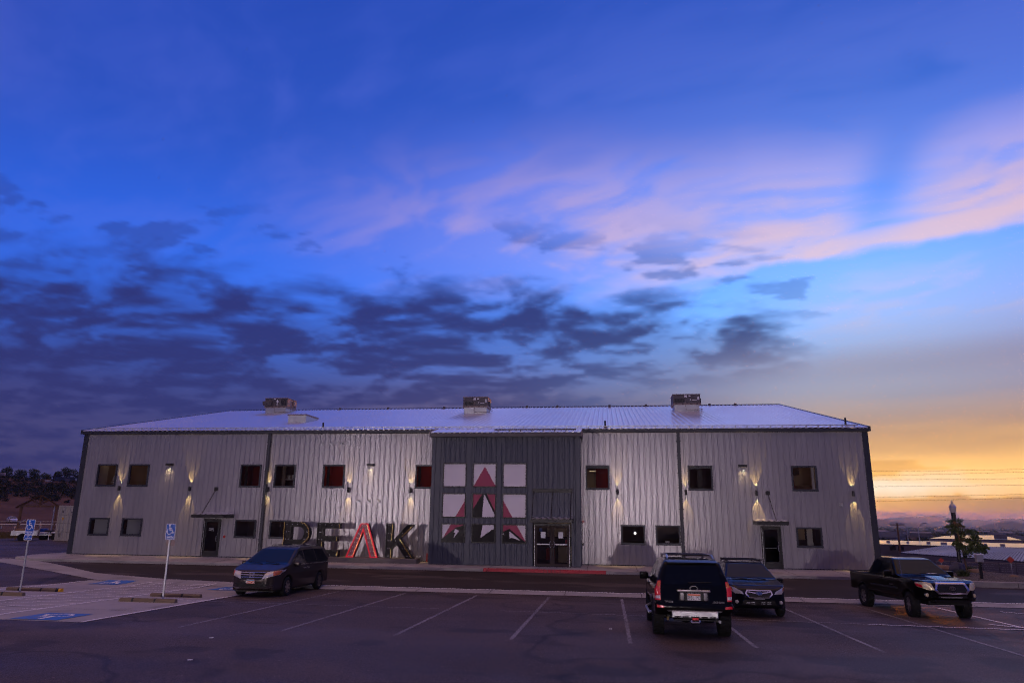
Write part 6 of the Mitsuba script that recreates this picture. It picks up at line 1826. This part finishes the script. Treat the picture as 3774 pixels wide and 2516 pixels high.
for i in range(3600):
    az = r_.uniform(-46, -39.6); dist = r_.uniform(76, 83)
    q = at(az, 0, dist); h = r_.uniform(0.15, 0.55); a = r_.uniform(0, 6.28); l = r_.normal(0, 0.12, 2)
    wd.append([(q[0] - 0.02 * math.cos(a), q[1] - 0.02 * math.sin(a), -0.3), (q[0] + 0.02 * math.cos(a), q[1] + 0.02 * math.sin(a), -0.3), (q[0] + l[0] + 0.01, q[1] + l[1], -0.16 + h), (q[0] + l[0] - 0.01, q[1] + l[1], -0.16 + h)])
single('weeds', quads(wd), 'm_weeds', 'strip of dry yellow weeds along the back of the lot', 'weeds', kind='stuff')
k = thing('chain_link_fence', 'chain-link fence with a bent rusty post along the back of the lot at the left', 'fence')
fa = [at(a, 0, 84) for a in np.arange(-47, -38.5, 1.2)]
for p in fa:
    put(k, 'post', cyl((p[0], p[1], -0.5), (p[0] + 0.02, p[1], 1.22), 0.035, n=8), 'm_galv', 40)
put(k, 'top_rail', tube([(p[0], p[1], 1.16) for p in fa], 0.024, 6), 'm_galv', 40)
wire = []
for p, q in zip(fa[:-1], fa[1:]):
    for z in np.arange(0.0, 1.15, 0.14):
        wire.append(cyl((p[0], p[1], z), (q[0], q[1], z), 0.004, n=3, cap=False))
put(k, 'mesh', J(*wire), 'm_galv')
rp = at(-42.21, 0, 73)
k = thing('steel_post', 'leaning rusty steel post standing in the weeds at the left', 'post')
put(k, 'shaft', cyl((rp[0] - 0.05, rp[1], -0.3), (rp[0] + 0.06, rp[1], 1.35), 0.045, n=8), 'm_wood', 40)
put(k, 'bracket', cyl((rp[0] + 0.05, rp[1], 1.25), (rp[0] + 0.40, rp[1] + 0.3, 1.55), 0.03, n=8), 'm_galv', 40)
g0, g1 = at(-44.5, 0, 150), at(-38.8, 0, 150)
k = thing('guard_rail', 'pale guard rail along the road below the dirt bank', 'guard rail')
zz = -0.62
put(k, 'rail', J(bx(0, 1, 0, 1, 0, 1)) if False else tube([(g0[0], g0[1], zz), (g1[0], g1[1], zz)], 0.14, 6), 'm_galv', 40)
for t in np.linspace(0, 1, 9):
    q = g0 + (g1 - g0) * t
    put(k, 'post', bx(q[0] - 0.08, q[0] + 0.08, q[1] - 0.08, q[1] + 0.08, -1.8, zz + 0.1), 'm_galv')

# ---- right: lamp post, young tree, box on a post, rocks
px_, py_ = 18.15, 1.9
k = thing('lamp_post', 'dark street lamp with an acorn glass head right of the metal building', 'street lamp')
zb, zt = -0.1, at(23.8, 0.94, math.hypot(px_, py_ - EYE[1]))[2]
H = zt - zb
put(k, 'base', xf(lathe([(0.20, 0), (0.20, 0.10), (0.15, 0.18), (0.12, 0.55), (0.10, 0.60)], 16), (px_, py_, zb)), 'm_black', 40)
put(k, 'pole', xf(lathe([(0.095, 0.55), (0.075, H - 1.05), (0.075, H - 1.0)], 14), (px_, py_, zb)), 'm_black', 40)
put(k, 'collar', xf(lathe([(0.08, H - 1.10), (0.11, H - 1.04), (0.11, H - 0.92), (0.11, H - 0.68), (0.12, H - 0.65)], 16), (px_, py_, zb)), 'm_black', 40)
put(k, 'globe', xf(lathe([(0.11, H - 0.66), (0.145, H - 0.56), (0.165, H - 0.45), (0.165, H - 0.40)], 20), (px_, py_, zb)), 'm_lamp_clear', 40)
put(k, 'hood', xf(lathe([(0.175, H - 0.40), (0.16, H - 0.33), (0.09, H - 0.22), (0.05, H - 0.19), (0.04, H - 0.14), (0.055, H - 0.11), (0.025, H - 0.06), (0.0, H)], 20), (px_, py_, zb)), 'm_alloy', 40)
# young tree with loose drooping sprays
tb = np.array([17.25, -0.75, -0.02])
k = thing('young_tree', 'thin young tree with loose green sprays in front of the lamp post', 'tree')
tt = [tb, tb + [-0.06, 0, 0.9], tb + [-0.16, 0, 1.7], tb + [-0.30, 0.02, 2.5]]
lim = [tube(tt, 0.030, 8)]
r_ = np.random.default_rng(23)
lv = []
D40 = math.hypot(17.2, -0.8 - EYE[1])
sprays = [(24.06, -0.45, 0.33), (24.35, -0.62, 0.28), (23.86, -0.75, 0.30), (24.02, -1.00, 0.34), (24.45, -1.15, 0.32), (24.85, -1.05, 0.34), (25.00, -1.35, 0.26), (24.25, -1.55, 0.30), (24.65, -1.65, 0.30), (24.98, -1.80, 0.30), (25.20, -1.95, 0.28), (25.42, -2.08, 0.24), (24.75, -2.18, 0.26), (24.30, -2.05, 0.26), (24.05, -1.90, 0.24), (24.5, -2.4, 0.2), (25.3, -2.22, 0.2)]
for az, el, s in sprays:
    q = at(az, el, D40 + r_.uniform(-0.3, 0.3))
    src = tt[1 + int(q[2] > 1.0) + int(q[2] > 1.6)]
    lim.append(cyl(src, q, 0.014, 0.005, 5, False))
    for j in range(8):
        a = r_.uniform(0, 2 * np.pi)
        tip = q + np.array([math.cos(a) * s, math.sin(a) * s * 0.6, r_.uniform(-0.25, 0.10)])
        for t in np.linspace(0.1, 1, 8):
            m_ = q + (tip - q) * t + np.array([0, 0, -0.06 * t * t])
            for e in (-1, 1):
                d = np.array([r_.normal(), r_.normal(), r_.normal() - 0.3]); d /= np.linalg.norm(d)
                b = np.cross(d, r_.normal(size=3)); b /= np.linalg.norm(b)
                L2 = r_.uniform(0.10, 0.17)
                lv.append([m_, m_ + d * L2 * 0.5 + b * 0.038, m_ + d * L2, m_ + d * L2 * 0.5 - b * 0.038])
put(k, 'trunk', J(*lim), 'm_wood', 40)
put(k, 'crown', quads(lv), 'm_leaf')
bxp = np.array([16.6, -3.45])
k = thing('utility_pedestal', 'small grey metal box on a black post in the gravel bed', 'utility box')
put(k, 'post', bx(bxp[0] - 0.05, bxp[0] + 0.05, bxp[1] - 0.05, bxp[1] + 0.05, -0.1, 0.78), 'm_black')
put(k, 'footing', rbx(bxp[0] - 0.12, bxp[0] + 0.12, bxp[1] - 0.12, bxp[1] + 0.12, -0.1, 0.02, 0.02), 'm_stop')
put(k, 'box', rbx(bxp[0] - 0.145, bxp[0] + 0.145, bxp[1] - 0.10, bxp[1] + 0.10, 0.74, 1.06, 0.012), 'm_galv')
put(k, 'cap', rbx(bxp[0] - 0.16, bxp[0] + 0.16, bxp[1] - 0.115, bxp[1] + 0.115, 1.06, 1.09, 0.008), 'm_sign_white')


def rock(c, s, seed, label, mt='m_concrete', group=None, nm='boulder'):
    m = trimesh.creation.icosphere(subdivisions=3, radius=1.0)
    v = m.vertices * (0.72 + 0.6 * meshkit.fbm(m.vertices * 1.3 + seed, 4, seed))[:, None]
    v = v * np.asarray(s) + np.asarray(c)
    return single(nm, (v, np.array(m.faces)), mt, label, 'rock', group, smooth=40)


mat('m_boulder', (0.10, 0.095, 0.125), 0.8)
mat('m_rock_tan', (0.24, 0.15, 0.09), 0.85)
rock((17.05, -0.2, 0.16), (0.36, 0.3, 0.32), 3, 'big grey boulder behind the pickup beside the lamp post', 'm_boulder')
rock((17.1, 1.2, 0.08), (0.55, 0.4, 0.22), 4, 'flat tan rock at the foot of the lamp post', 'm_rock_tan')
rock((17.9, -0.2, 0.04), (0.38, 0.3, 0.18), 6, 'tan rock by the foot of the young tree', 'm_rock_tan')
rock((19.3, -2.4, 0.02), (0.34, 0.26, 0.17), 8, 'grey rock right of the metal box, at the edge of the gravel', 'm_concrete')
rock((20.0, -2.7, 0.02), (0.30, 0.26, 0.14), 9, 'pale rock at the right edge of the gravel bed', 'm_concrete')
rock((18.6, -2.2, 0.0), (0.24, 0.2, 0.12), 10, 'small reddish rock between the metal box and the grey rock', 'm_rock_tan')
for (x, y, h, lab, s_) in [(16.35, -2.3, 0.42, 'yellow green clump of ornamental grass behind the pickup hood', 61), (18.55, -4.0, 0.30, 'low yellow green shrub on the gravel at the right edge', 62), (18.0, 0.6, 0.35, 'green tuft beside the lamp post', 63)]:
    q = []
    r_ = np.random.default_rng(s_)
    for i in range(420):
        a, l = r_.uniform(0, 2 * np.pi), r_.uniform(0.3, 1.0) * h
        o = np.array([x + r_.normal() * 0.10, y + r_.normal() * 0.10, -0.03])
        tip = o + np.array([math.cos(a) * l * 0.8, math.sin(a) * l * 0.8, l])
        b = np.array([-math.sin(a), math.cos(a), 0]) * 0.008
        md = (o + tip) / 2 + np.array([0, 0, 0.12 * l])
        q += [[o - b, o + b, md + b, md - b], [md - b, md + b, tip, tip]]
    single('grass_clump', quads(q), 'm_weeds_green' if False else 'm_leaf', lab, 'plant')

# fence line and road-end markers below the gravel bed
k = thing('chain_link_fence', 'chain-link fence with grey top rail below the gravel bed at the right', 'fence')
fa = [at(az, -3.09 + 0.012 * (az - 24.9), 62) for az in np.arange(22.6, 28.6, 0.9)]
for p in fa:
    put(k, 'post', cyl((p[0], p[1], p[2] - 2.2), (p[0], p[1], p[2] + 0.06), 0.035, n=8), 'm_hvac', 40)
put(k, 'top_rail', tube(fa, 0.022, 6), 'm_hvac_tan', 40)
put(k, 'mesh', J(*[cyl(p - [0, 0, z], q - [0, 0, z], 0.004, n=3, cap=False) for p, q in zip(fa[:-1], fa[1:]) for z in np.arange(0.1, 1.9, 0.15)]), 'm_galv')
for az, el, dist, s, lab in [(26.86, -2.84, 64, 0.215, 'red diamond road-end marker on a post at the right edge'), (22.97, -3.05, 60, 0.16, 'red diamond road-end marker half hidden behind the pickup')]:
    p = at(az, el, dist)
    k = thing('road_marker', lab, 'road sign')
    put(k, 'diamond', xf(face(Polygon([(-s, 0), (0, -s), (s, 0), (0, s)]).buffer(0.02), 0.01, -0.01), p, -math.radians(az)), 'm_sign_red')
    put(k, 'post', cyl((p[0], p[1] + 0.03, p[2] - 2.6), (p[0], p[1] + 0.03, p[2] + s * 0.5), 0.03, n=8), 'm_galv', 40)


def shed(name, label, eL, eR, rL, rR, z_low, roof_mat='m_far_roof', wall_mat='m_far_wall', ribs=0, extra=None):
    """A long low building given by the ends of its near eave and of its ridge."""
    eL, eR, rL, rR = [np.asarray(q, float) for q in (eL, eR, rL, rR)]
    k = thing(name, label, 'building')
    back = lambda e, r: e + 2 * (r - e) * np.array([1, 1, 0])
    bL, bR = back(eL, rL), back(eR, rR)
    dn = lambda p: np.array([p[0], p[1], z_low])
    put(k, 'wall', quads([[dn(eL), dn(eR), eR, eL], [dn(eR), dn(bR), bR, eR], [dn(bL), dn(eL), eL, bL], [dn(bR), dn(bL), bL, bR]]), wall_mat)
    put(k, 'gable', J((np.array([eL, rL, bL]), np.array([[0, 2, 1]])), (np.array([eR, bR, rR]), np.array([[0, 1, 2]]))), wall_mat)
    up = np.array([0, 0, 0.06])
    if ribs:
        q = []
        for i in range(ribs):
            a, b = i / ribs, (i + 0.72) / ribs
            c, d = b, (i + 1) / ribs
            for s_, t_, o in ((a, b, 0.0), (c, d, 0.10)):
                q.append([eL + (eR - eL) * s_ + up + [0, 0, o], eL + (eR - eL) * t_ + up + [0, 0, o], rL + (rR - rL) * t_ + up + [0, 0, o], rL + (rR - rL) * s_ + up + [0, 0, o]])
        put(k, 'roof', quads(q), roof_mat)
    else:
        put(k, 'roof', quads([[eL + up, eR + up, rR + up, rL + up]]), roof_mat)
    put(k, 'back_roof_slope', quads([[rL + up, rR + up, bR + up, bL + up]]), roof_mat)
    put(k, 'eave_trim', tube([eL + [0, 0, .02], eR + [0, 0, .02]], 0.07, 5), 'm_trim')
    return k


mat('m_near_roof', (0.40, 0.41, 0.42), 0.5, metal=0.3)
eL, eM = at(20.56, -2.68, 118), at(24.41, -2.84, 111.5)
eR = eL + (eM - eL) * 2.6; eR[2] = eL[2]
rL = at(23.41, -2.09, 124); rR = at(27.67, -2.12, 122)
rR = rL + (rR - rL) * 1.6; rR[2] = rL[2]
shed('warehouse', 'long grey warehouse with a striped low metal roof just below the gravel bed', eL, eR, rL, rR, -9.0, 'm_near_roof', 'm_far_wall', 60)
eL, eR = at(18.6, -2.14, 160), at(29.5, -2.04, 166); eR[2] = eL[2]
rL, rR = at(18.6, -1.92, 172), at(29.5, -1.90, 178); rR[2] = rL[2]
k = shed('warehouse', 'very long flat-roofed warehouse whose roof catches the sunset glow', eL, eR, rL, rR, -11.0)
for az in (20.15, 20.65):
    p = at(az, -2.32, 159.0)
    put(k, 'window', xf(bx(-0.5, 0.5, -0.1, 0.3, -0.5, 0.35), p, -math.radians(az)), 'm_plastic')
for i, (az, s) in enumerate([(19.9, 0.9), (21.1, 0.6), (22.35, 1.0), (23.25, 1.5), (26.55, 1.1), (25.6, 0.8)]):
    p = at(az, -2.02, 168)
    s *= 0.36
    single('rooftop_box', xf(rbx(-s, s, -0.4, 0.4, -0.8, 0.45, 0.05), p, -math.radians(az)), 'm_far_wall_pale', ['leftmost pale ventilator on the long flat warehouse roof', 'small pale ventilator between the two street lights on the long roof', 'pale ventilator left of the lamp post on the long roof', 'largest pale ventilator on the long roof, beside the lamp post', 'rightmost pale ventilator on the long flat warehouse roof', 'pale ventilator right of the young tree on the long roof'][i], 'roof ventilator', 'ventilators on the long warehouse roof')
eL, eR = at(22.4, -1.66, 250), at(27.66, -1.57, 258); eR[2] = eL[2]
rL, rR = at(23.3, -1.47, 274), at(26.97, -1.40, 284); rR[2] = rL[2]
shed('warehouse', 'grey hall with a bright hipped roof behind the long warehouse', eL, eR, rL, rR, -12.0, 'm_far_roof', 'm_far_wall_pale')
p = at(26.5, -1.42, 268)
single('rooftop_box', xf(rbx(-1.6, 1.6, -1, 1, -0.9, 0.7, 0.05), p, -0.4), 'm_far_wall', 'dark air conditioner on the roof of the grey hall', 'roof ventilator')
# low dark shed right behind the pickup cab
k = thing('shed', 'low dark red shed roof just right of the metal building', 'shed')
p = at(20.2, -2.85, 78)
put(k, 'wall', xf(bx(-3.2, 1.6, -1, 3, -4, -0.45), p, -math.radians(20)), 'm_room_red')
put(k, 'roof', xf(rbx(-3.4, 1.8, -1.3, 3.3, -0.45, -0.28, 0.03), p, -math.radians(20)), 'm_far_roof')

# utility pole, street lights, power lines
p = at(20.58, -0.64, 150)
k = thing('utility_pole', 'wooden utility pole with a crossarm beyond the warehouse', 'utility pole')
put(k, 'pole', cyl((p[0], p[1], -9), (p[0], p[1], p[2]), 0.20, 0.14, 10), 'm_wood', 40)
d_ = np.array([math.cos(math.radians(20)), -math.sin(math.radians(20)), 0])
put(k, 'crossarm', tube([p - d_ * 1.2 - [0, 0, .35], p + d_ * 1.2 - [0, 0, .35]], 0.08, 6), 'm_wood', 40)
for s in (-1.1, -0.5, 0.5, 1.1):
    put(k, 'insulator', cyl(p + d_ * s - [0, 0, 0.3], p + d_ * s + [0, 0, 0.05], 0.05, n=6), 'm_galv', 40)
for az, el, azb, side_, lab in [(21.15, -0.72, 20.84, -1, 'curved-arm street light right beside the utility pole'), (21.84, -0.66, 22.27, 1, 'curved-arm street light standing alone before the valley')]:
    p = at(az, el - 0.28, 190)
    k = thing('street_light', lab, 'street light')
    tip = at(azb, el, 190)
    arc = [p + (tip - p) * np.array([t, t, 0]) + np.array([0, 0, (tip[2] + 0.12 - p[2]) * math.sin(min(t * 1.25, 1) * math.pi / 2)]) for t in np.linspace(0, 1, 9)]
    put(k, 'pole', cyl((p[0], p[1], -11), p, 0.13, 0.10, 8), 'm_galv', 40)
    put(k, 'arm', tube(arc, 0.07, 6), 'm_galv', 40)
    put(k, 'head', rbx(tip[0] - 0.4, tip[0] + 0.4, tip[1] - 0.2, tip[1] + 0.2, tip[2] - 0.02, tip[2] + 0.2, 0.05), 'm_galv')
for i, (e0, e1, sag, lab) in enumerate([(2.94, 2.91, 0.03, 'topmost'), (2.63, 2.75, 0.03, 'second from the top'), (2.35, 2.32, 0.03, 'third from the top'), (1.86, 1.91, 0.03, 'fourth from the top'), (1.11, 1.31, 0.02, 'second from the bottom'), (0.84, 1.08, 0.03, 'lowest')]):
    pts_ = []
    for t in np.linspace(-0.9, 1.6, 26):
        az = 19.2 + 9.0 * t
        pts_.append(at(az, e0 + (e1 - e0) * t - sag * 4 * t * (1 - t) * 0.5, 120 / math.cos(math.radians(az - 24)) ))
    single('power_line', tube(pts_, 0.020, 4), 'm_plastic', f'thin power line across the sunset sky, {lab}', 'power line', 'power lines across the sunset')

# the town in the valley: low houses and clumps of trees
r_ = np.random.default_rng(77)
for i in range(46):
    az = r_.uniform(18.5, 29.5); dist = r_.uniform(420, 2600) if i > 8 else r_.uniform(300, 460)
    q = at(az, 0, dist); g = float(zg(q[0], q[1]))
    w, d, h = r_.uniform(5, 11) * (1 + dist / 2500), r_.uniform(4, 8), r_.uniform(2.5, 4.0) * (1 + dist / 5000)
    k = thing('far_house', 'small low house in the valley town beyond the warehouses', 'house', 'houses of the valley town')
    a = -math.radians(az) + r_.uniform(-0.5, 0.5)
    put(k, 'wall', xf(bx(-w / 2, w / 2, -d / 2, d / 2, -1.5, h), (q[0], q[1], g), a), ['m_far_wall', 'm_far_wall_pale'][i % 2])
    put(k, 'roof', xf(tm(m3.Manifold.hull_points(np.array([(sx * w * 0.54, sy * d * 0.56, h) for sx in (-1, 1) for sy in (-1, 1)] + [(sx * w * 0.5, 0, h + d * 0.22) for sx in (-1, 1)]))), (q[0], q[1], g), a), 'm_far_wall_pale' if i % 3 == 0 else 'm_house_roof')
vt = []
for i in range(900):
    az = r_.uniform(17.5, 30); dist = r_.uniform(330, 4200) if i > 160 else r_.uniform(250, 420)
    q = at(az, 0, dist); g = float(zg(q[0], q[1])); s = r_.uniform(1.6, 4.2) * (0.7 + dist / 1800)
    vt.append(leaf_cloud([(q[0], q[1], g + s * 0.5), (q[0] + s * 0.6, q[1], g + s * 0.35)], [s * 0.75, s * 0.6], 34, s * 0.26, 3000 + i, 0.8))
single('distant_trees', J(*vt), 'm_scrub', 'dark clumps of trees spread through the valley town', 'trees', kind='stuff')
for (az, h, w, lab, s_) in [(20.2, 5.2, 4.6, 'round dark tree beside the utility pole beyond the long warehouse', 71), (21.3, 4.0, 4.0, 'dark tree between the two street lights', 72), (22.1, 3.4, 3.0, 'small dark tree right of the second street light', 73)]:
    q = at(az, 0, 215)
    tree('valley_tree', lab, (q[0], q[1], -9.4), h, w, s_, 'trees beyond the long warehouse', 700, 0.26, 0.2, 'm_scrub', 0.2)


def ridge(pts, d0, d1, base_el, mt, label, seed, amp, name='hills'):
    """A range of hills given by its skyline (bearing, elevation), at distance d1, with its foot nearer at d0."""
    pts = np.array(pts, float)
    az = np.linspace(pts[0, 0], pts[-1, 0], 260)
    el = np.interp(az, pts[:, 0], pts[:, 1])
    el = el + amp * (meshkit.fbm(np.c_[az * 2.2, az * 0, az * 0] + seed, 5, seed) - 0.5)
    rows = []
    T_ = np.linspace(0, 1, 26)
    for t in T_:
        dist = d0 + (d1 - d0) * t
        b = EYE[2] + dist * np.tan(np.radians(base_el))
        topz = EYE[2] + d1 * np.tan(np.radians(el))
        foot = EYE[2] + d0 * np.tan(np.radians(base_el))
        x, y = EYE[0] + dist * np.sin(np.radians(az)), EYE[1] + dist * np.cos(np.radians(az))
        gul = meshkit.fbm(np.stack([az * 3.0, az * 0 + t * 2.2, az * 0], 1) + seed, 4, seed + 1) - 0.5
        rows.append(np.stack([x, y, foot + (topz - foot) * (t ** 1.25) + gul * (topz - foot) * 0.35 * math.sin(math.pi * t)], 1))
    back = rows[-1].copy(); back[:, 2] = back[:, 2] - 400
    sc_ = (d1 + 600) / d1
    back[:, 0] = EYE[0] + (back[:, 0] - EYE[0]) * sc_; back[:, 1] = EYE[1] + (back[:, 1] - EYE[1]) * sc_
    rows.append(back)
    V_ = np.array(rows); n = len(az)
    i, j = np.meshgrid(np.arange(n - 1), np.arange(len(rows) - 1))
    a = (j * n + i).ravel()
    return struct(name, (V_.reshape(-1, 3), np.vstack([np.stack([a, a + 1, a + n + 1], 1), np.stack([a, a + n + 1, a + n], 1)])), mt, True, label)


ridge([(10, -0.45), (19.2, -0.40), (19.9, -0.37), (20.9, -0.26), (22.3, -0.20), (22.9, -0.13), (23.6, -0.22), (24.5, -0.30), (25.7, -0.37), (27.2, -0.24), (28, -0.31), (32, -0.25), (38, -0.35)], 9000, 13000, -0.80, 'm_mountain', 'far mountain range fading into the sunset haze', 5, 0.06, 'mountains')
ridge([(10, -0.38), (19.0, -0.40), (19.6, -0.42), (20.6, -0.52), (21.9, -0.64), (22.9, -0.78), (23.8, -0.93), (26, -1.0)], 4200, 6000, -0.98, 'm_mountain', 'long nearer hill sloping down from the left behind the valley town', 9, 0.05)
ridge([(24.6, -0.92), (25.2, -0.80), (26.1, -0.62), (26.9, -0.42), (27.3, -0.40), (27.8, -0.55), (28.6, -0.72), (30, -0.60), (34, -0.7), (38, -0.9)], 3600, 5000, -1.0, 'm_mountain', 'rounded hill at the right edge behind the valley town', 14, 0.04)

# ------------------------------------------------------------------ the air of the valley
scene['haze_air'] = {'type': 'homogeneous', 'albedo': {'type': 'rgb', 'value': [0.96, 0.95, 0.94]}, 'sigma_t': {'type': 'rgb', 'value': [9e-5, 1.0e-4, 1.15e-4]}, 'phase': {'type': 'hg', 'g': 0.72}}
scene['haze'] = {'type': 'cube', 'to_world': T().translate([0, 0, -200]).scale([32000, 32000, 230]), 'bsdf': {'type': 'null'}, 'interior': {'type': 'ref', 'id': 'haze_air'}}
labels['haze'] = {'label': 'thin warm evening haze in the air over the valley', 'category': 'haze', 'kind': 'stuff'}
scene['camera']['medium'] = {'type': 'ref', 'id': 'haze_air'}
